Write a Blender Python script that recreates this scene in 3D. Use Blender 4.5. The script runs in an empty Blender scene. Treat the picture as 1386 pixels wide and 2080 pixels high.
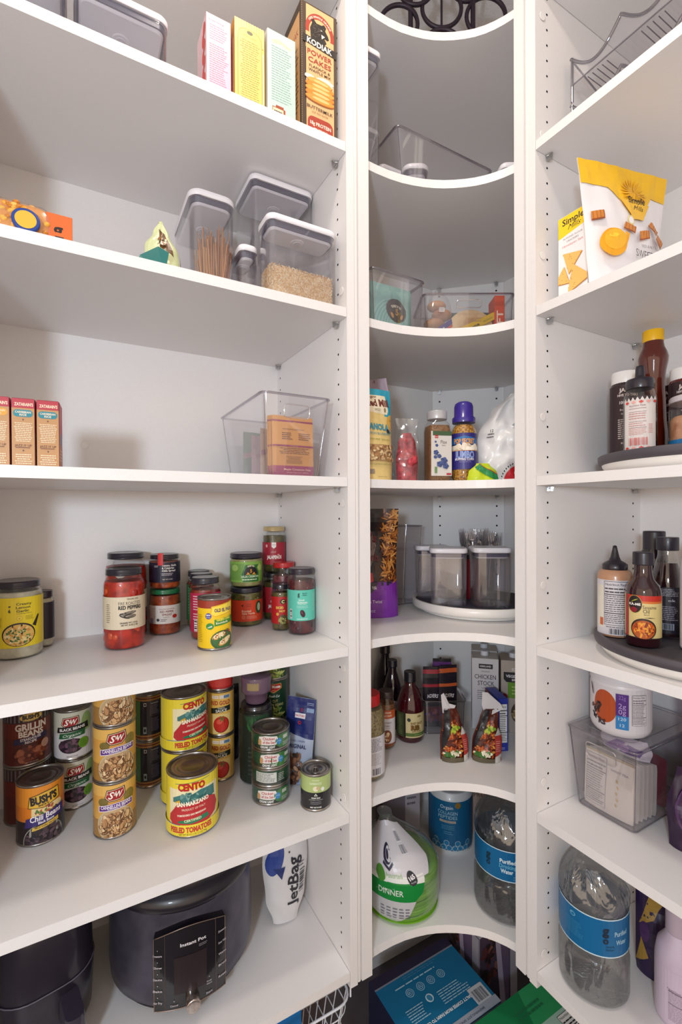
import bpy, bmesh, math, random
from mathutils import Vector, Matrix
from mathutils.geometry import tessellate_polygon
PI = math.pi
C = bpy.context.scene.collection
EYE = 1.45                      # the camera stands this high above the floor
random.seed(4)

# ------------------------------------------------------------------ camera, light, exposure
sc = bpy.context.scene
cam_data = bpy.data.cameras.new('camera')
cam = bpy.data.objects.new('camera', cam_data)
C.objects.link(cam)
FPX, CXP, CYP = 949.3, 684.48, 1049.34
YAW, PITCH, ROLL = 0.5097, -0.0082, -0.0054
cam_data.sensor_fit = 'HORIZONTAL'
cam_data.sensor_width = 24.0
cam_data.lens = 24.0 * FPX / 1386.0
cam_data.shift_x = (693.0 - CXP) / 1386.0
cam_data.shift_y = (CYP - 1040.0) / 1386.0
cam_data.clip_start = 0.02
cam.location = (0, 0, EYE)
fw = Vector((math.sin(YAW) * math.cos(PITCH), math.cos(YAW) * math.cos(PITCH), math.sin(PITCH)))
rt = Vector((math.cos(YAW), -math.sin(YAW), 0))
up = rt.cross(fw)
rt2 = rt * math.cos(ROLL) + up * math.sin(ROLL)
up2 = up * math.cos(ROLL) - rt * math.sin(ROLL)
cam.rotation_euler = Matrix((rt2, up2, -fw)).transposed().to_euler()
sc.camera = cam

sc.view_settings.view_transform = 'Standard'
sc.view_settings.look = 'None'
sc.view_settings.gamma = 1.0
sc.view_settings.use_curve_mapping = False
sc.view_settings.exposure = 0.62
world = bpy.data.worlds.new('world')
sc.world = world
world.use_nodes = True
world.node_tree.nodes['Background'].inputs[0].default_value = (1.0, 0.80, 0.62, 1)
world.node_tree.nodes['Background'].inputs[1].default_value = 0.84
sc.cycles.max_bounces = 10
sc.cycles.transparent_max_bounces = 32
sc.cycles.caustics_reflective = False
sc.cycles.caustics_refractive = False

def light(name, kind, loc, energy, color, size, aim=None):
    d = bpy.data.lights.new(name, kind)
    d.energy = energy
    d.color = color
    if kind == 'AREA':
        d.shape = 'DISK'
        d.size = size
    else:
        d.shadow_soft_size = size
    o = bpy.data.objects.new(name, d)
    C.objects.link(o)
    o.location = loc
    if aim is not None:
        o.rotation_euler = (Vector(aim) - Vector(loc)).to_track_quat('-Z', 'Y').to_euler()
    return o

# the lamp on the pantry ceiling, and an unseen flash-like light added left behind the camera, along the shadow directions
light('ceiling_lamp_light', 'AREA', (0.30, 0.44, EYE + 1.36), 4.6, (1.0, 0.89, 0.77), 0.16, (0.30, 0.44, 0))
light('unseen_side_light', 'POINT', (-0.65, -0.51, EYE + 0.14), 35.0, (0.74, 0.87, 1.0), 0.085)

# ------------------------------------------------------------------ materials
_mats = {}
def lin(c):
    c = c / 255.0
    return c / 12.92 if c <= 0.04045 else ((c + 0.055) / 1.055) ** 2.4
def hexc(h):
    return tuple(lin(int(h[i:i + 2], 16)) for i in (0, 2, 4))
def mat(h, rough=0.5, metal=0.0, coat=0.0, spec=0.5):
    key = (h, rough, metal, coat, spec)
    if key not in _mats:
        m = bpy.data.materials.new('paint_' + h)
        m.use_nodes = True
        b = m.node_tree.nodes['Principled BSDF']
        b.inputs['Base Color'].default_value = hexc(h) + (1,)
        b.inputs['Roughness'].default_value = rough
        b.inputs['Metallic'].default_value = metal
        b.inputs['Coat Weight'].default_value = coat
        b.inputs['Specular IOR Level'].default_value = spec
        _mats[key] = m
    return _mats[key]
def noisy(name, h1, h2, scale=80, rough=0.5, bump=0.0, metal=0.0, detail=3, coat=0.0, stretch=None):
    """two-tone procedural colour with an optional bump"""
    if name in _mats:
        return _mats[name]
    m = bpy.data.materials.new(name)
    m.use_nodes = True
    nt = m.node_tree
    b = nt.nodes['Principled BSDF']
    tc = nt.nodes.new('ShaderNodeTexCoord')
    mp = nt.nodes.new('ShaderNodeMapping')
    if stretch:
        mp.inputs['Scale'].default_value = stretch
    n = nt.nodes.new('ShaderNodeTexNoise')
    n.inputs['Scale'].default_value = scale
    n.inputs['Detail'].default_value = detail
    r = nt.nodes.new('ShaderNodeValToRGB')
    r.color_ramp.elements[0].position = 0.38
    r.color_ramp.elements[1].position = 0.62
    r.color_ramp.elements[0].color = hexc(h1) + (1,)
    r.color_ramp.elements[1].color = hexc(h2) + (1,)
    nt.links.new(tc.outputs['Object'], mp.inputs[0])
    nt.links.new(mp.outputs[0], n.inputs['Vector'])
    nt.links.new(n.outputs['Fac'], r.inputs[0])
    nt.links.new(r.outputs[0], b.inputs['Base Color'])
    b.inputs['Roughness'].default_value = rough
    b.inputs['Metallic'].default_value = metal
    b.inputs['Coat Weight'].default_value = coat
    if bump:
        bp = nt.nodes.new('ShaderNodeBump')
        bp.inputs['Strength'].default_value = bump
        bp.inputs['Distance'].default_value = 0.002
        nt.links.new(n.outputs['Fac'], bp.inputs['Height'])
        nt.links.new(bp.outputs[0], b.inputs['Normal'])
    _mats[name] = m
    return m
def clear(name, tint, rough=0.04, gloss=1.0, base=0.05, haze=0.0):
    """thin clear plastic or glass: see-through, mirror-like towards grazing angles"""
    if name in _mats:
        return _mats[name]
    m = bpy.data.materials.new(name)
    m.use_nodes = True
    nt = m.node_tree
    nt.nodes.clear()
    out = nt.nodes.new('ShaderNodeOutputMaterial')
    tr = nt.nodes.new('ShaderNodeBsdfTransparent')
    tr.inputs[0].default_value = tuple(tint) + (1,)
    gl = nt.nodes.new('ShaderNodeBsdfGlossy')
    gl.inputs['Roughness'].default_value = rough
    gl.inputs[0].default_value = (gloss, gloss, gloss, 1)
    lw = nt.nodes.new('ShaderNodeFresnel')
    ge = nt.nodes.new('ShaderNodeNewGeometry')
    io = nt.nodes.new('ShaderNodeMapRange')      # the same film reflectance from either side of the sheet
    io.inputs['To Min'].default_value = 1.45
    io.inputs['To Max'].default_value = 1 / 1.45
    nt.links.new(ge.outputs['Backfacing'], io.inputs['Value'])
    nt.links.new(io.outputs[0], lw.inputs[0])
    ad = nt.nodes.new('ShaderNodeMath')
    ad.operation = 'ADD'
    ad.inputs[1].default_value = base
    ad.use_clamp = True
    mx = nt.nodes.new('ShaderNodeMixShader')
    nt.links.new(lw.outputs[0], ad.inputs[0])
    nt.links.new(ad.outputs[0], mx.inputs[0])
    nt.links.new(tr.outputs[0], mx.inputs[1])
    nt.links.new(gl.outputs[0], mx.inputs[2])
    last = mx
    if haze:
        df = nt.nodes.new('ShaderNodeBsdfDiffuse')
        df.inputs[0].default_value = (0.8, 0.8, 0.82, 1)
        m2 = nt.nodes.new('ShaderNodeMixShader')
        m2.inputs[0].default_value = haze
        nt.links.new(mx.outputs[0], m2.inputs[1])
        nt.links.new(df.outputs[0], m2.inputs[2])
        last = m2
    nt.links.new(last.outputs[0], out.inputs[0])
    _mats[name] = m
    return m
def glassy(name, color, ior=1.33, rough=0.0):
    if name in _mats:
        return _mats[name]
    m = bpy.data.materials.new(name)
    m.use_nodes = True
    b = m.node_tree.nodes['Principled BSDF']
    b.inputs['Base Color'].default_value = tuple(color) + (1,)
    b.inputs['Transmission Weight'].default_value = 1.0
    b.inputs['IOR'].default_value = ior
    b.inputs['Roughness'].default_value = rough
    _mats[name] = m
    return m
CLEAR = clear('clear_plastic', (0.955, 0.95, 0.96), base=0.03, haze=0.02)
def water_mat(name):
    m = bpy.data.materials.new(name)
    m.use_nodes = True
    nt = m.node_tree
    nt.nodes.clear()
    out = nt.nodes.new('ShaderNodeOutputMaterial')
    tr = nt.nodes.new('ShaderNodeBsdfTransparent'); tr.inputs[0].default_value = (.93, .95, .95, 1)
    gl = nt.nodes.new('ShaderNodeBsdfGlass'); gl.inputs['IOR'].default_value = 1.25; gl.inputs['Roughness'].default_value = .03; gl.inputs[0].default_value = (.96, .98, .98, 1)
    mx = nt.nodes.new('ShaderNodeMixShader'); mx.inputs[0].default_value = .42
    ns = nt.nodes.new('ShaderNodeTexNoise'); ns.inputs['Scale'].default_value = 26; ns.inputs['Distortion'].default_value = 1.4
    bp = nt.nodes.new('ShaderNodeBump'); bp.inputs['Strength'].default_value = .9; bp.inputs['Distance'].default_value = .006
    tc = nt.nodes.new('ShaderNodeTexCoord'); mp = nt.nodes.new('ShaderNodeMapping'); mp.inputs['Scale'].default_value = (1, 1, .45)
    nt.links.new(tc.outputs['Object'], mp.inputs[0]); nt.links.new(mp.outputs[0], ns.inputs['Vector'])
    nt.links.new(ns.outputs['Fac'], bp.inputs['Height']); nt.links.new(bp.outputs[0], gl.inputs['Normal'])
    sh = nt.nodes.new('ShaderNodeBsdfGlossy'); sh.inputs['Roughness'].default_value = .10; nt.links.new(bp.outputs[0], sh.inputs['Normal'])
    df = nt.nodes.new('ShaderNodeBsdfTranslucent'); df.inputs[0].default_value = (.85, .88, .90, 1)
    m2 = nt.nodes.new('ShaderNodeMixShader'); m2.inputs[0].default_value = .22
    m3 = nt.nodes.new('ShaderNodeMixShader'); m3.inputs[0].default_value = .14
    nt.links.new(tr.outputs[0], mx.inputs[1]); nt.links.new(gl.outputs[0], mx.inputs[2]); nt.links.new(mx.outputs[0], m2.inputs[1]); nt.links.new(sh.outputs[0], m2.inputs[2])
    nt.links.new(m2.outputs[0], m3.inputs[1]); nt.links.new(df.outputs[0], m3.inputs[2]); nt.links.new(m3.outputs[0], out.inputs[0])
    return m
CLEAR_SMOKE = clear('clear_plastic_edge', (0.60, 0.57, 0.63), base=0.15)
CLEAR_BAG = clear('clear_film', (0.98, 0.98, 0.98), rough=0.15, base=0.04, haze=0.04)
JARGLASS = clear('jar_glass', (0.97, 0.975, 0.97), rough=0.02, base=0.01)
CANISTER = clear('clear_canister', (.925, .92, .935), base=0.045, haze=0.02)
WHITE_PL = mat('efecf2', 0.3)
GASKET = mat('4a4662', 0.35)
TIN = noisy('tinplate', '8d8782', 'a8a29c', 25, 0.28, 0.0, 0.9)
TIN_DARK = noisy('tin_lid', '6d6560', '8b827b', 18, 0.35, 0.0, 0.85)

# ------------------------------------------------------------------ mesh builder
class MB:
    def __init__(self):
        self.v = []; self.f = []; self.m = []; self.s = []; self.mats = []
    def mi(self, m):
        if m not in self.mats:
            self.mats.append(m)
        return self.mats.index(m)
    def add(self, vs, fs, m, smooth=False):
        o = len(self.v); k = self.mi(m)
        self.v.extend([tuple(p) for p in vs])
        for f in fs:
            self.f.append([i + o for i in f]); self.m.append(k); self.s.append(smooth)
        return self
    def box(self, x0, x1, y0, y1, z0, z1, m):
        vs = [(x, y, z) for z in (z0, z1) for y in (y0, y1) for x in (x0, x1)]
        return self.add(vs, [(0, 2, 3, 1), (4, 5, 7, 6), (0, 1, 5, 4), (1, 3, 7, 5), (3, 2, 6, 7), (2, 0, 4, 6)], m)
    def prism(self, pts, z0, z1, m, smooth=False, cap=True, z1f=None):
        """pts counter-clockwise seen from above"""
        n = len(pts)
        vs = [(p[0], p[1], z0) for p in pts] + [(p[0], p[1], z1) for p in pts]
        self.add(vs, [(i, (i + 1) % n, n + (i + 1) % n, n + i) for i in range(n)], m, smooth)
        if cap:
            tri = tessellate_polygon([[Vector((p[0], p[1], 0)) for p in pts]])
            a = lambda t: (pts[t[1]][0] - pts[t[0]][0]) * (pts[t[2]][1] - pts[t[0]][1]) - (pts[t[1]][1] - pts[t[0]][1]) * (pts[t[2]][0] - pts[t[0]][0])
            tri = [t if a(t) > 0 else (t[0], t[2], t[1]) for t in tri]
            self.add(vs[n:], tri, m)
            self.add(vs[:n], [tuple(reversed(t)) for t in tri], m)
        return self
    def loft(self, rings, m, smooth=True, cap0=True, cap1=True):
        """rings: lists of equal length of 3-D points, counter-clockwise from above, going up"""
        n = len(rings[0]); vs = [p for r in rings for p in r]
        fs = []
        for k in range(len(rings) - 1):
            for i in range(n):
                j = (i + 1) % n
                fs.append((k * n + i, k * n + j, (k + 1) * n + j, (k + 1) * n + i))
        self.add(vs, fs, m, smooth)
        if cap0: self.add(rings[0], [tuple(reversed(range(n)))], m)
        if cap1: self.add(rings[-1], [tuple(range(n))], m)
        return self
    def lathe(self, prof, m, n=40, smooth=True, cap0=True, cap1=True, c=(0, 0)):
        rings = [[(c[0] + r * math.cos(2 * PI * i / n), c[1] + r * math.sin(2 * PI * i / n), z) for i in range(n)] for r, z in prof]
        return self.loft(rings, m, smooth, cap0, cap1)
    def tube(self, pts, r, m, n=8, closed=False):
        P = [Vector(p) for p in pts]; L = len(P); rings = []
        prev = None
        for i, p in enumerate(P):
            a = P[(i - 1) % L] if (i > 0 or closed) else P[0]
            b = P[(i + 1) % L] if (i < L - 1 or closed) else P[-1]
            t = (b - a).normalized()
            if prev is None:
                u = t.orthogonal().normalized()
            else:
                u = (prev - t * prev.dot(t)).normalized()
            prev = u; w = t.cross(u)
            rings.append([p + (u * math.cos(2 * PI * k / n) + w * math.sin(2 * PI * k / n)) * r for k in range(n)])
        vs = [q for g in rings for q in g]; fs = []
        for k in range(L if closed else L - 1):
            k2 = (k + 1) % L
            for i in range(n):
                j = (i + 1) % n
                fs.append((k * n + i, k * n + j, k2 * n + j, k2 * n + i))
        self.add(vs, fs, m, True)
        if not closed:
            self.add(rings[0], [tuple(reversed(range(n)))], m)
            self.add(rings[-1], [tuple(range(n))], m)
        return self
    def ball(self, c, r, m, nu=10, nv=6, sc_=(1, 1, 1)):
        prof = [(max(1e-4, math.sin(PI * k / nv)), -math.cos(PI * k / nv)) for k in range(nv + 1)]
        rings = [[(c[0] + r * a * sc_[0] * math.cos(2 * PI * i / nu), c[1] + r * a * sc_[1] * math.sin(2 * PI * i / nu), c[2] + r * sc_[2] * z) for i in range(nu)] for a, z in prof]
        return self.loft(rings, m)
    def build(self, name, parent=None, label=None):
        me = bpy.data.meshes.new(name)
        me.from_pydata(self.v, [], self.f)
        for m in self.mats:
            me.materials.append(m)
        me.polygons.foreach_set('material_index', self.m)
        me.polygons.foreach_set('use_smooth', self.s)
        me.update()
        o = bpy.data.objects.new(name, me)
        C.objects.link(o)
        if parent is not None:
            o.parent = parent
        if label:
            o['label'] = label
        return o

def thing(name, label, cat, loc=(0, 0, 0), rz=0.0, group=None, rot=None):
    o = bpy.data.objects.new(name, None)
    C.objects.link(o)
    o.empty_display_size = 0.02
    o.location = (loc[0], loc[1], loc[2])
    o.rotation_euler = rot if rot else (0, 0, rz)
    o['label'] = label; o['category'] = cat
    if group: o['group'] = group
    return o
def tag(o, label, cat, group=None):
    o['label'] = label; o['category'] = cat
    if group: o['group'] = group
    return o
def structure(o):
    o['kind'] = 'structure'
    return o
def copy_thing(root, loc, rz, label, group=None):
    r = root.copy(); C.objects.link(r)
    r.location = loc; r.rotation_euler = (0, 0, rz); r['label'] = label
    if group: r['group'] = group
    for ch in list(root.children):
        c = ch.copy(); C.objects.link(c); c.parent = r
        for g in list(ch.children):
            d = g.copy(); C.objects.link(d); d.parent = c
    return r
def facing(x, y, turn=0.0):
    """rotation that turns a thing's front (its local -Y) towards the camera, plus TURN degrees"""
    return math.atan2(-x, y) + math.radians(turn)
def rrect(w, d, r, n=5, cx=0, cy=0):
    """rounded rectangle outline, counter-clockwise"""
    r = max(1e-4, min(r, w / 2 - 1e-5, d / 2 - 1e-5)); out = []
    for sx, sy, a0 in ((1, 1, 0), (-1, 1, 90), (-1, -1, 180), (1, -1, 270)):
        for k in range(n + 1):
            a = math.radians(a0 + 90 * k / n)
            out.append((cx + sx * (w / 2 - r) + r * math.cos(a), cy + sy * (d / 2 - r) + r * math.sin(a)))
    return out
def ring(pts, z):
    return [(p[0], p[1], z) for p in pts]

# ------------------------------------------------------------------ printed artwork
_txt = {}
def text_tris(s, weight=0.0, shear=0.0):
    key = (s, weight, shear)
    if key in _txt:
        return _txt[key]
    cu = bpy.data.curves.new('lettering', 'FONT')
    cu.body = s; cu.size = 1.0; cu.resolution_u = 2
    cu.offset = weight; cu.shear = shear
    o = bpy.data.objects.new('lettering', cu)
    me = o.to_mesh()
    me.calc_loop_triangles()
    vs = [(v.co.x, v.co.y) for v in me.vertices]
    ts = []
    for t in me.loop_triangles:
        a, b, c = (vs[i] for i in t.vertices)
        if (b[0] - a[0]) * (c[1] - a[1]) - (b[1] - a[1]) * (c[0] - a[0]) < 0:
            b, c = c, b
        ts.append((a, b, c))
    o.to_mesh_clear()
    bpy.data.objects.remove(o); bpy.data.curves.remove(cu)
    xs = [v[0] for v in vs] or [0, 1]
    x0, x1 = min(xs), max(xs)
    cap = 0.70
    ts = [tuple(((p[0] - (x0 + x1) / 2) / cap, p[1] / cap - 0.5) for p in t) for t in ts]
    _txt[key] = (ts, (x1 - x0) / cap)
    return _txt[key]
def _clip(poly, ax, v, keep_less):
    out = []
    for i in range(len(poly)):
        a, b = poly[i], poly[(i + 1) % len(poly)]
        ia = (a[ax] <= v) == keep_less; ib = (b[ax] <= v) == keep_less
        if ia: out.append(a)
        if ia != ib and a[ax] != b[ax]:
            t = (v - a[ax]) / (b[ax] - a[ax])
            out.append((a[0] + (b[0] - a[0]) * t, a[1] + (b[1] - a[1]) * t))
    return out
def _split(poly, ax, step):
    lo = min(p[ax] for p in poly); hi = max(p[ax] for p in poly)
    k0 = math.floor(lo / step + 1e-6) + 1; out = []
    rest = poly
    k = k0
    while k * step < hi - 1e-7:
        a = _clip(rest, ax, k * step, True)
        if len(a) > 2: out.append(a)
        rest = _clip(rest, ax, k * step, False)
        if len(rest) < 3: return out
        k += 1
    out.append(rest)
    return out
class Art:
    """flat artwork in metres, x to the right and y up; painted in order, later shapes over earlier ones"""
    def __init__(self, clip=None, rough=0.45, coat=0.0):
        self.L = []; self.z = 0; self.hold = False; self.clip = clip; self.rough = rough; self.coat = coat
    def m(self, c):
        return c if not isinstance(c, str) else mat(c, self.rough, 0.0, self.coat)
    def tris(self, ts, c, lift=True):
        if self.clip:
            x0, x1, y0, y1 = self.clip; o = []
            for t in ts:
                xs = [p[0] for p in t]; ys = [p[1] for p in t]
                if min(xs) >= x0 and max(xs) <= x1 and min(ys) >= y0 and max(ys) <= y1:
                    o.append(list(t)); continue
                q = list(t)
                for ax, v, less in ((0, x1, True), (0, x0, False), (1, y1, True), (1, y0, False)):
                    if len(q) > 2: q = _clip(q, ax, v, less)
                if len(q) > 2: o.append(q)
            ts = o
        if not self.hold: self.z += 1
        self.L.append((ts, self.m(c), self.z))
        return self
    def rect(self, x0, y0, x1, y1, c):
        return self.tris([[(x0, y0), (x1, y0), (x1, y1), (x0, y1)]], c)
    def poly(self, pts, c):
        tri = tessellate_polygon([[Vector((p[0], p[1], 0)) for p in pts]])
        out = []
        for t in tri:
            a, b, d = (tuple(pts[i]) for i in t)
            if (b[0] - a[0]) * (d[1] - a[1]) - (b[1] - a[1]) * (d[0] - a[0]) < 0: b, d = d, b
            out.append([a, b, d])
        return self.tris(out, c)
    def oval(self, cx, cy, rx, ry, c, n=24, rot=0.0):
        ca, sa = math.cos(rot), math.sin(rot)
        p = [(cx + rx * math.cos(2 * PI * i / n) * ca - ry * math.sin(2 * PI * i / n) * sa, cy + rx * math.cos(2 * PI * i / n) * sa + ry * math.sin(2 * PI * i / n) * ca) for i in range(n)]
        return self.tris([p], c)
    def rr(self, x0, y0, x1, y1, r, c):
        return self.tris([rrect(x1 - x0, y1 - y0, r, 4, (x0 + x1) / 2, (y0 + y1) / 2)], c)
    def text(self, s, cx, cy, h, c, w=None, rot=0.0, bold=0.0, shear=0.0, align='c', arc=0.0):
        """cap height H, optional total width W; ARC bends the line (1/radius)"""
        ts, wd = text_tris(s, bold, shear)
        k = h if w is None else w / wd
        ox = {'c': 0, 'l': wd / 2 * k, 'r': -wd / 2 * k}[align]
        ca, sa = math.cos(rot), math.sin(rot); out = []
        for t in ts:
            q = []
            for p in t:
                x = p[0] * k + ox; y = p[1] * h
                if arc:
                    a = x * arc; rr_ = 1.0 / arc + y
                    x, y = rr_ * math.sin(a), rr_ * math.cos(a) - 1.0 / arc
                q.append((cx + x * ca - y * sa, cy + x * sa + y * ca))
            out.append(q)
        return self.tris(out, c)
    def lines(self, x0, y0, x1, y1, n, c, fill=0.45, seed=1, center=False, rot=0.0):
        """small print too fine to read: rows of word-long dashes"""
        rd = random.Random(seed); out = []; dy = (y1 - y0) / n; h = dy * fill
        for k in range(n):
            y = y0 + dy * k + (dy - h) / 2
            e = x1 - (x1 - x0) * (rd.random() * 0.28)
            s = x0
            if center:
                s = x0 + (x1 - e) / 2; e = x1 - (x1 - e) / 2
            x = s
            while x < e:
                wl = (x1 - x0) * rd.uniform(0.07, 0.2)
                xe = min(x + wl, e)
                if xe - x > (x1 - x0) * 0.015:
                    out.append([(x, y), (xe, y), (xe, y + h), (x, y + h)])
                x = xe + (x1 - x0) * 0.022
        if rot:
            cx, cy = (x0 + x1) / 2, (y0 + y1) / 2; ca, sa = math.cos(rot), math.sin(rot)
            out = [[(cx + (p[0] - cx) * ca - (p[1] - cy) * sa, cy + (p[0] - cx) * sa + (p[1] - cy) * ca) for p in q] for q in out]
        return self.tris(out, c)
    def bars(self, x0, y0, x1, y1, c, seed=3, n=24, vertical=True):
        rd = random.Random(seed); out = []
        L = (x1 - x0) if vertical else (y1 - y0); p = 0.0
        while p < L:
            w = L / n * rd.choice((0.4, 0.6, 1.0)); g = L / n * rd.choice((0.4, 0.7, 1.0))
            q = min(p + w, L)
            out.append([(x0 + p, y0), (x0 + q, y0), (x0 + q, y1), (x0 + p, y1)] if vertical else [(x0, y0 + p), (x1, y0 + p), (x1, y0 + q), (x0, y0 + q)])
            p = q + g
        return self.tris(out, c)
    def facts(self, x0, y0, x1, y1, seed=5, ink='2a2630', paper='f4f1ee'):
        """a nutrition panel"""
        self.rect(x0, y0, x1, y1, ink)
        e = (x1 - x0) * 0.02
        self.rect(x0 + e, y0 + e, x1 - e, y1 - e, paper)
        w = x1 - x0; h = y1 - y0
        self.text('Nutrition Facts', x0 + w * 0.47, y1 - h * 0.07, h * 0.055, ink, w=w * 0.82, bold=0.01)
        self.lines(x0 + 2 * e, y0 + h * 0.72, x1 - 2 * e, y0 + h * 0.87, 2, ink, 0.4, seed)
        self.rect(x0 + e, y0 + h * 0.69, x1 - e, y0 + h * 0.71, ink)
        self.lines(x0 + 2 * e, y0 + h * 0.30, x1 - 2 * e, y0 + h * 0.68, 8, ink, 0.35, seed + 1)
        self.rect(x0 + e, y0 + h * 0.265, x1 - e, y0 + h * 0.285, ink)
        self.lines(x0 + 2 * e, y0 + h * 0.04, x1 - 2 * e, y0 + h * 0.25, 5, ink, 0.35, seed + 2)
        return self
    def scatter(self, cx, cy, rx, ry, size, cols, n, seed=7, aspect=1.8, n_side=8, inside='oval', shade=None):
        """beans, chips, pasta pieces..."""
        rd = random.Random(seed)
        z0 = self.z; K = min(n, 36); self.hold = True
        for i in range(n):
            self.z = z0 + 1 + i * K // n
            for _ in range(30):
                u, v = rd.uniform(-1, 1), rd.uniform(-1, 1)
                if inside == 'rect' or u * u + v * v < 1: break
            a = rd.uniform(0, PI); s = size * rd.uniform(0.75, 1.15)
            col = rd.choice(cols)
            x, y = cx + u * rx, cy + v * ry
            if shade: self.oval(x + s * 0.06, y - s * 0.1, s * 1.12, s * 1.12 / aspect * 1.1, shade, n_side, a)
            self.oval(x, y, s, s / aspect, col, n_side, a)
        self.hold = False; self.z = z0 + K
        return self
    def emit(self, mb, fn, dx=None, dy=None, eps=0.00007, base=0.0002, cap=0.0022):
        """FN(x, y, off) -> 3-D point; shapes are cut every DX / DY so they bend with the surface"""
        eps = min(eps, cap / max(1, self.z))
        for ts, m, zl in self.L:
            off = base + eps * (zl - 1)
            vs = []; fs = []
            for t in ts:
                ps = [list(t)]
                if dx: ps = [q for p in ps for q in _split(p, 0, dx)]
                if dy: ps = [q for p in ps for q in _split(p, 1, dy)]
                for q in ps:
                    o = len(vs)
                    vs.extend(fn(p[0], p[1], off) for p in q)
                    fs.append(tuple(range(o, o + len(q))))
            if fs: mb.add(vs, fs, m, True if dx else False)
        return mb
def on_cyl(r, z0=0.0):
    return lambda x, y, o: ((r + o) * math.sin(x / r), -(r + o) * math.cos(x / r), z0 + y)
def on_front(y, z0=0.0):
    return lambda x, z, o: (x, y - o, z0 + z)
def on_side(x, z0=0.0, sgn=1):
    """the +X (sgn 1) or -X side; artwork x runs to the viewer's right"""
    return lambda u, z, o: (x + o * sgn, u * sgn, z0 + z)
def on_top(z):
    return lambda x, y, o: (x, y, z + o)
# ------------------------------------------------------------------ the room
SH = {'T': 1.105, 'A': .7666, 'B': .4255, 'C': .0736, 'D': -.2801, 'E': -.6305, 'F': -.965}
SH = {k: v + EYE for k, v in SH.items()}
XL, YL = .4942, .8378           # front end of the shelves beside the corner, left unit
XR, YR = .8361, .6454           # the same, right unit
YW, XW = 1.221, 1.2243          # inner faces of the backs
TH = 0.019
BOARD = noisy('white_melamine', 'ebe7e6', 'edeae9', 400, 0.42, 0.0)
BOARD_EDGE = mat('efebe8', 0.35)
HOLE = mat('2b2422', 0.9)
WALL = noisy('orange_peel_wall', 'dddbdb', 'e4e2e2', 220, 0.8, 0.5)
FLOOR = noisy('taupe_vinyl_floor', '4e464c', '5c5358', 6, 0.5, 0.05)
CEIL = EYE + 1.46
structure(MB().box(-2.4, 1.5, -2.4, 1.4, -0.05, 0, FLOOR).build('floor'))
structure(MB().box(-2.4, 1.5, -2.4, 1.4, CEIL, CEIL + 0.05, WALL).build('ceiling'))
structure(MB().box(-2.4, 1.34, YW + 0.012, YW + 0.08, 0, CEIL, WALL).build('wall_left'))
structure(MB().box(XW + 0.012, XW + 0.08, -2.4, YW + 0.012, 0, CEIL, WALL).build('wall_right'))
lamp = thing('ceiling_light', 'round white flush ceiling light above the middle of the pantry', 'lamp', (0.30, 0.44, CEIL))
MB().lathe([(0.10, 0), (0.10, -0.02), (0.085, -0.035)][::-1], mat('f2f2f0', 0.3), 32).build('lamp_base', lamp)

ZB, ZT = EYE - 1.0, EYE + 1.125      # foot and top of the hanging units
XLL = -0.172                         # far end of the left unit
YRR = -0.42                          # near end of the right unit

def dots(mb, fn, rows, cols):
    for zz in rows:
        for cc in cols:
            p = [fn(cc + 0.0025 * math.cos(2 * PI * i / 10), zz + 0.0025 * math.sin(2 * PI * i / 10)) for i in range(10)]
            mb.add(p, [tuple(range(10))], HOLE)
            mb.add(p, [tuple(reversed(range(10)))], HOLE)
HROWS = [SH['C'] - 0.0225 + 0.032 * k for k in range(-32, 34)]
HROWS = [z for z in HROWS if ZB + 0.03 < z < ZT - 0.03 and min(abs(z + 0.0095 - s) for s in SH.values()) > 0.012]
def plug(name, p, n, parent):
    """round screw cover on a panel; n is the panel normal"""
    o = MB().lathe([(0.0085, 0), (0.0083, 0.0004), (0.0075, 0.0007)], mat('f1edea', 0.4), 20, cap0=False).build(name, parent)
    o.location = p
    o.rotation_euler = Vector(n).to_track_quat('Z', 'Y').to_euler()
def pin(p, n, parent):
    """clear shelf clip under the end of a shelf, standing out of the panel along n"""
    m = clear('clip_plastic', (0.80, 0.80, 0.80), base=0.22)
    b = MB()
    b.lathe([(0.006, 0.0), (0.0065, 0.003), (0.004, 0.004), (0.0035, 0.011)], m, 12)
    b.box(-0.0045, 0.0045, -0.011, -0.002, 0.001, 0.010, m)
    b.box(-0.0012, 0.0012, -0.011, 0.008, 0.001, 0.013, m)
    o = b.build('shelf_pin', parent)
    o.location = p
    q = Vector(n)
    # local Z along n, local Y up
    zz = q.normalized(); yy = Vector((0, 0, 1)); xx = yy.cross(zz)
    o.rotation_euler = Matrix((xx, yy, zz)).transposed().to_euler()

# left unit ---------------------------------------------------------
lu = thing('shelving_unit', 'white wall-hung shelving unit holding the jars, cans and multicooker', 'shelves', (0, 0, 0))
b = MB().box(XL + 0.0008, XL + TH, YL, YW, ZB, ZT, BOARD)
dots(b, lambda c, z: (XL + 0.0006, c, z), HROWS, (YL + 0.037, YW - 0.020))
b.build('side_panel', lu)
MB().box(XLL - TH, XLL, YL, YW, ZB, ZT, BOARD).build('side_panel', lu)
MB().box(XLL, XL + TH, YW + 0.0002, YW + 0.011, ZB, ZT, BOARD).build('back_panel', lu)
for k in SH:
    MB().box(XLL, XL, YL + 0.0005, YW, SH[k] - TH, SH[k], BOARD).build('shelf', lu)
    if k != 'T':
        for yy in (YL + 0.037, YW - 0.02):
            pin((XL, yy, SH[k] - TH - 0.0005), (-1, 0, 0), lu)
for z in (SH['B'] + 0.042, SH['D'] + 0.30, SH['E'] + 0.30, SH['E'] + 0.024):
    plug('screw_cover', (XL, YL + 0.021, z), (-1, 0, 0), lu)
plug('screw_cover', (0.02, YW, SH['C'] + 0.085), (0, -1, 0), lu)

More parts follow.
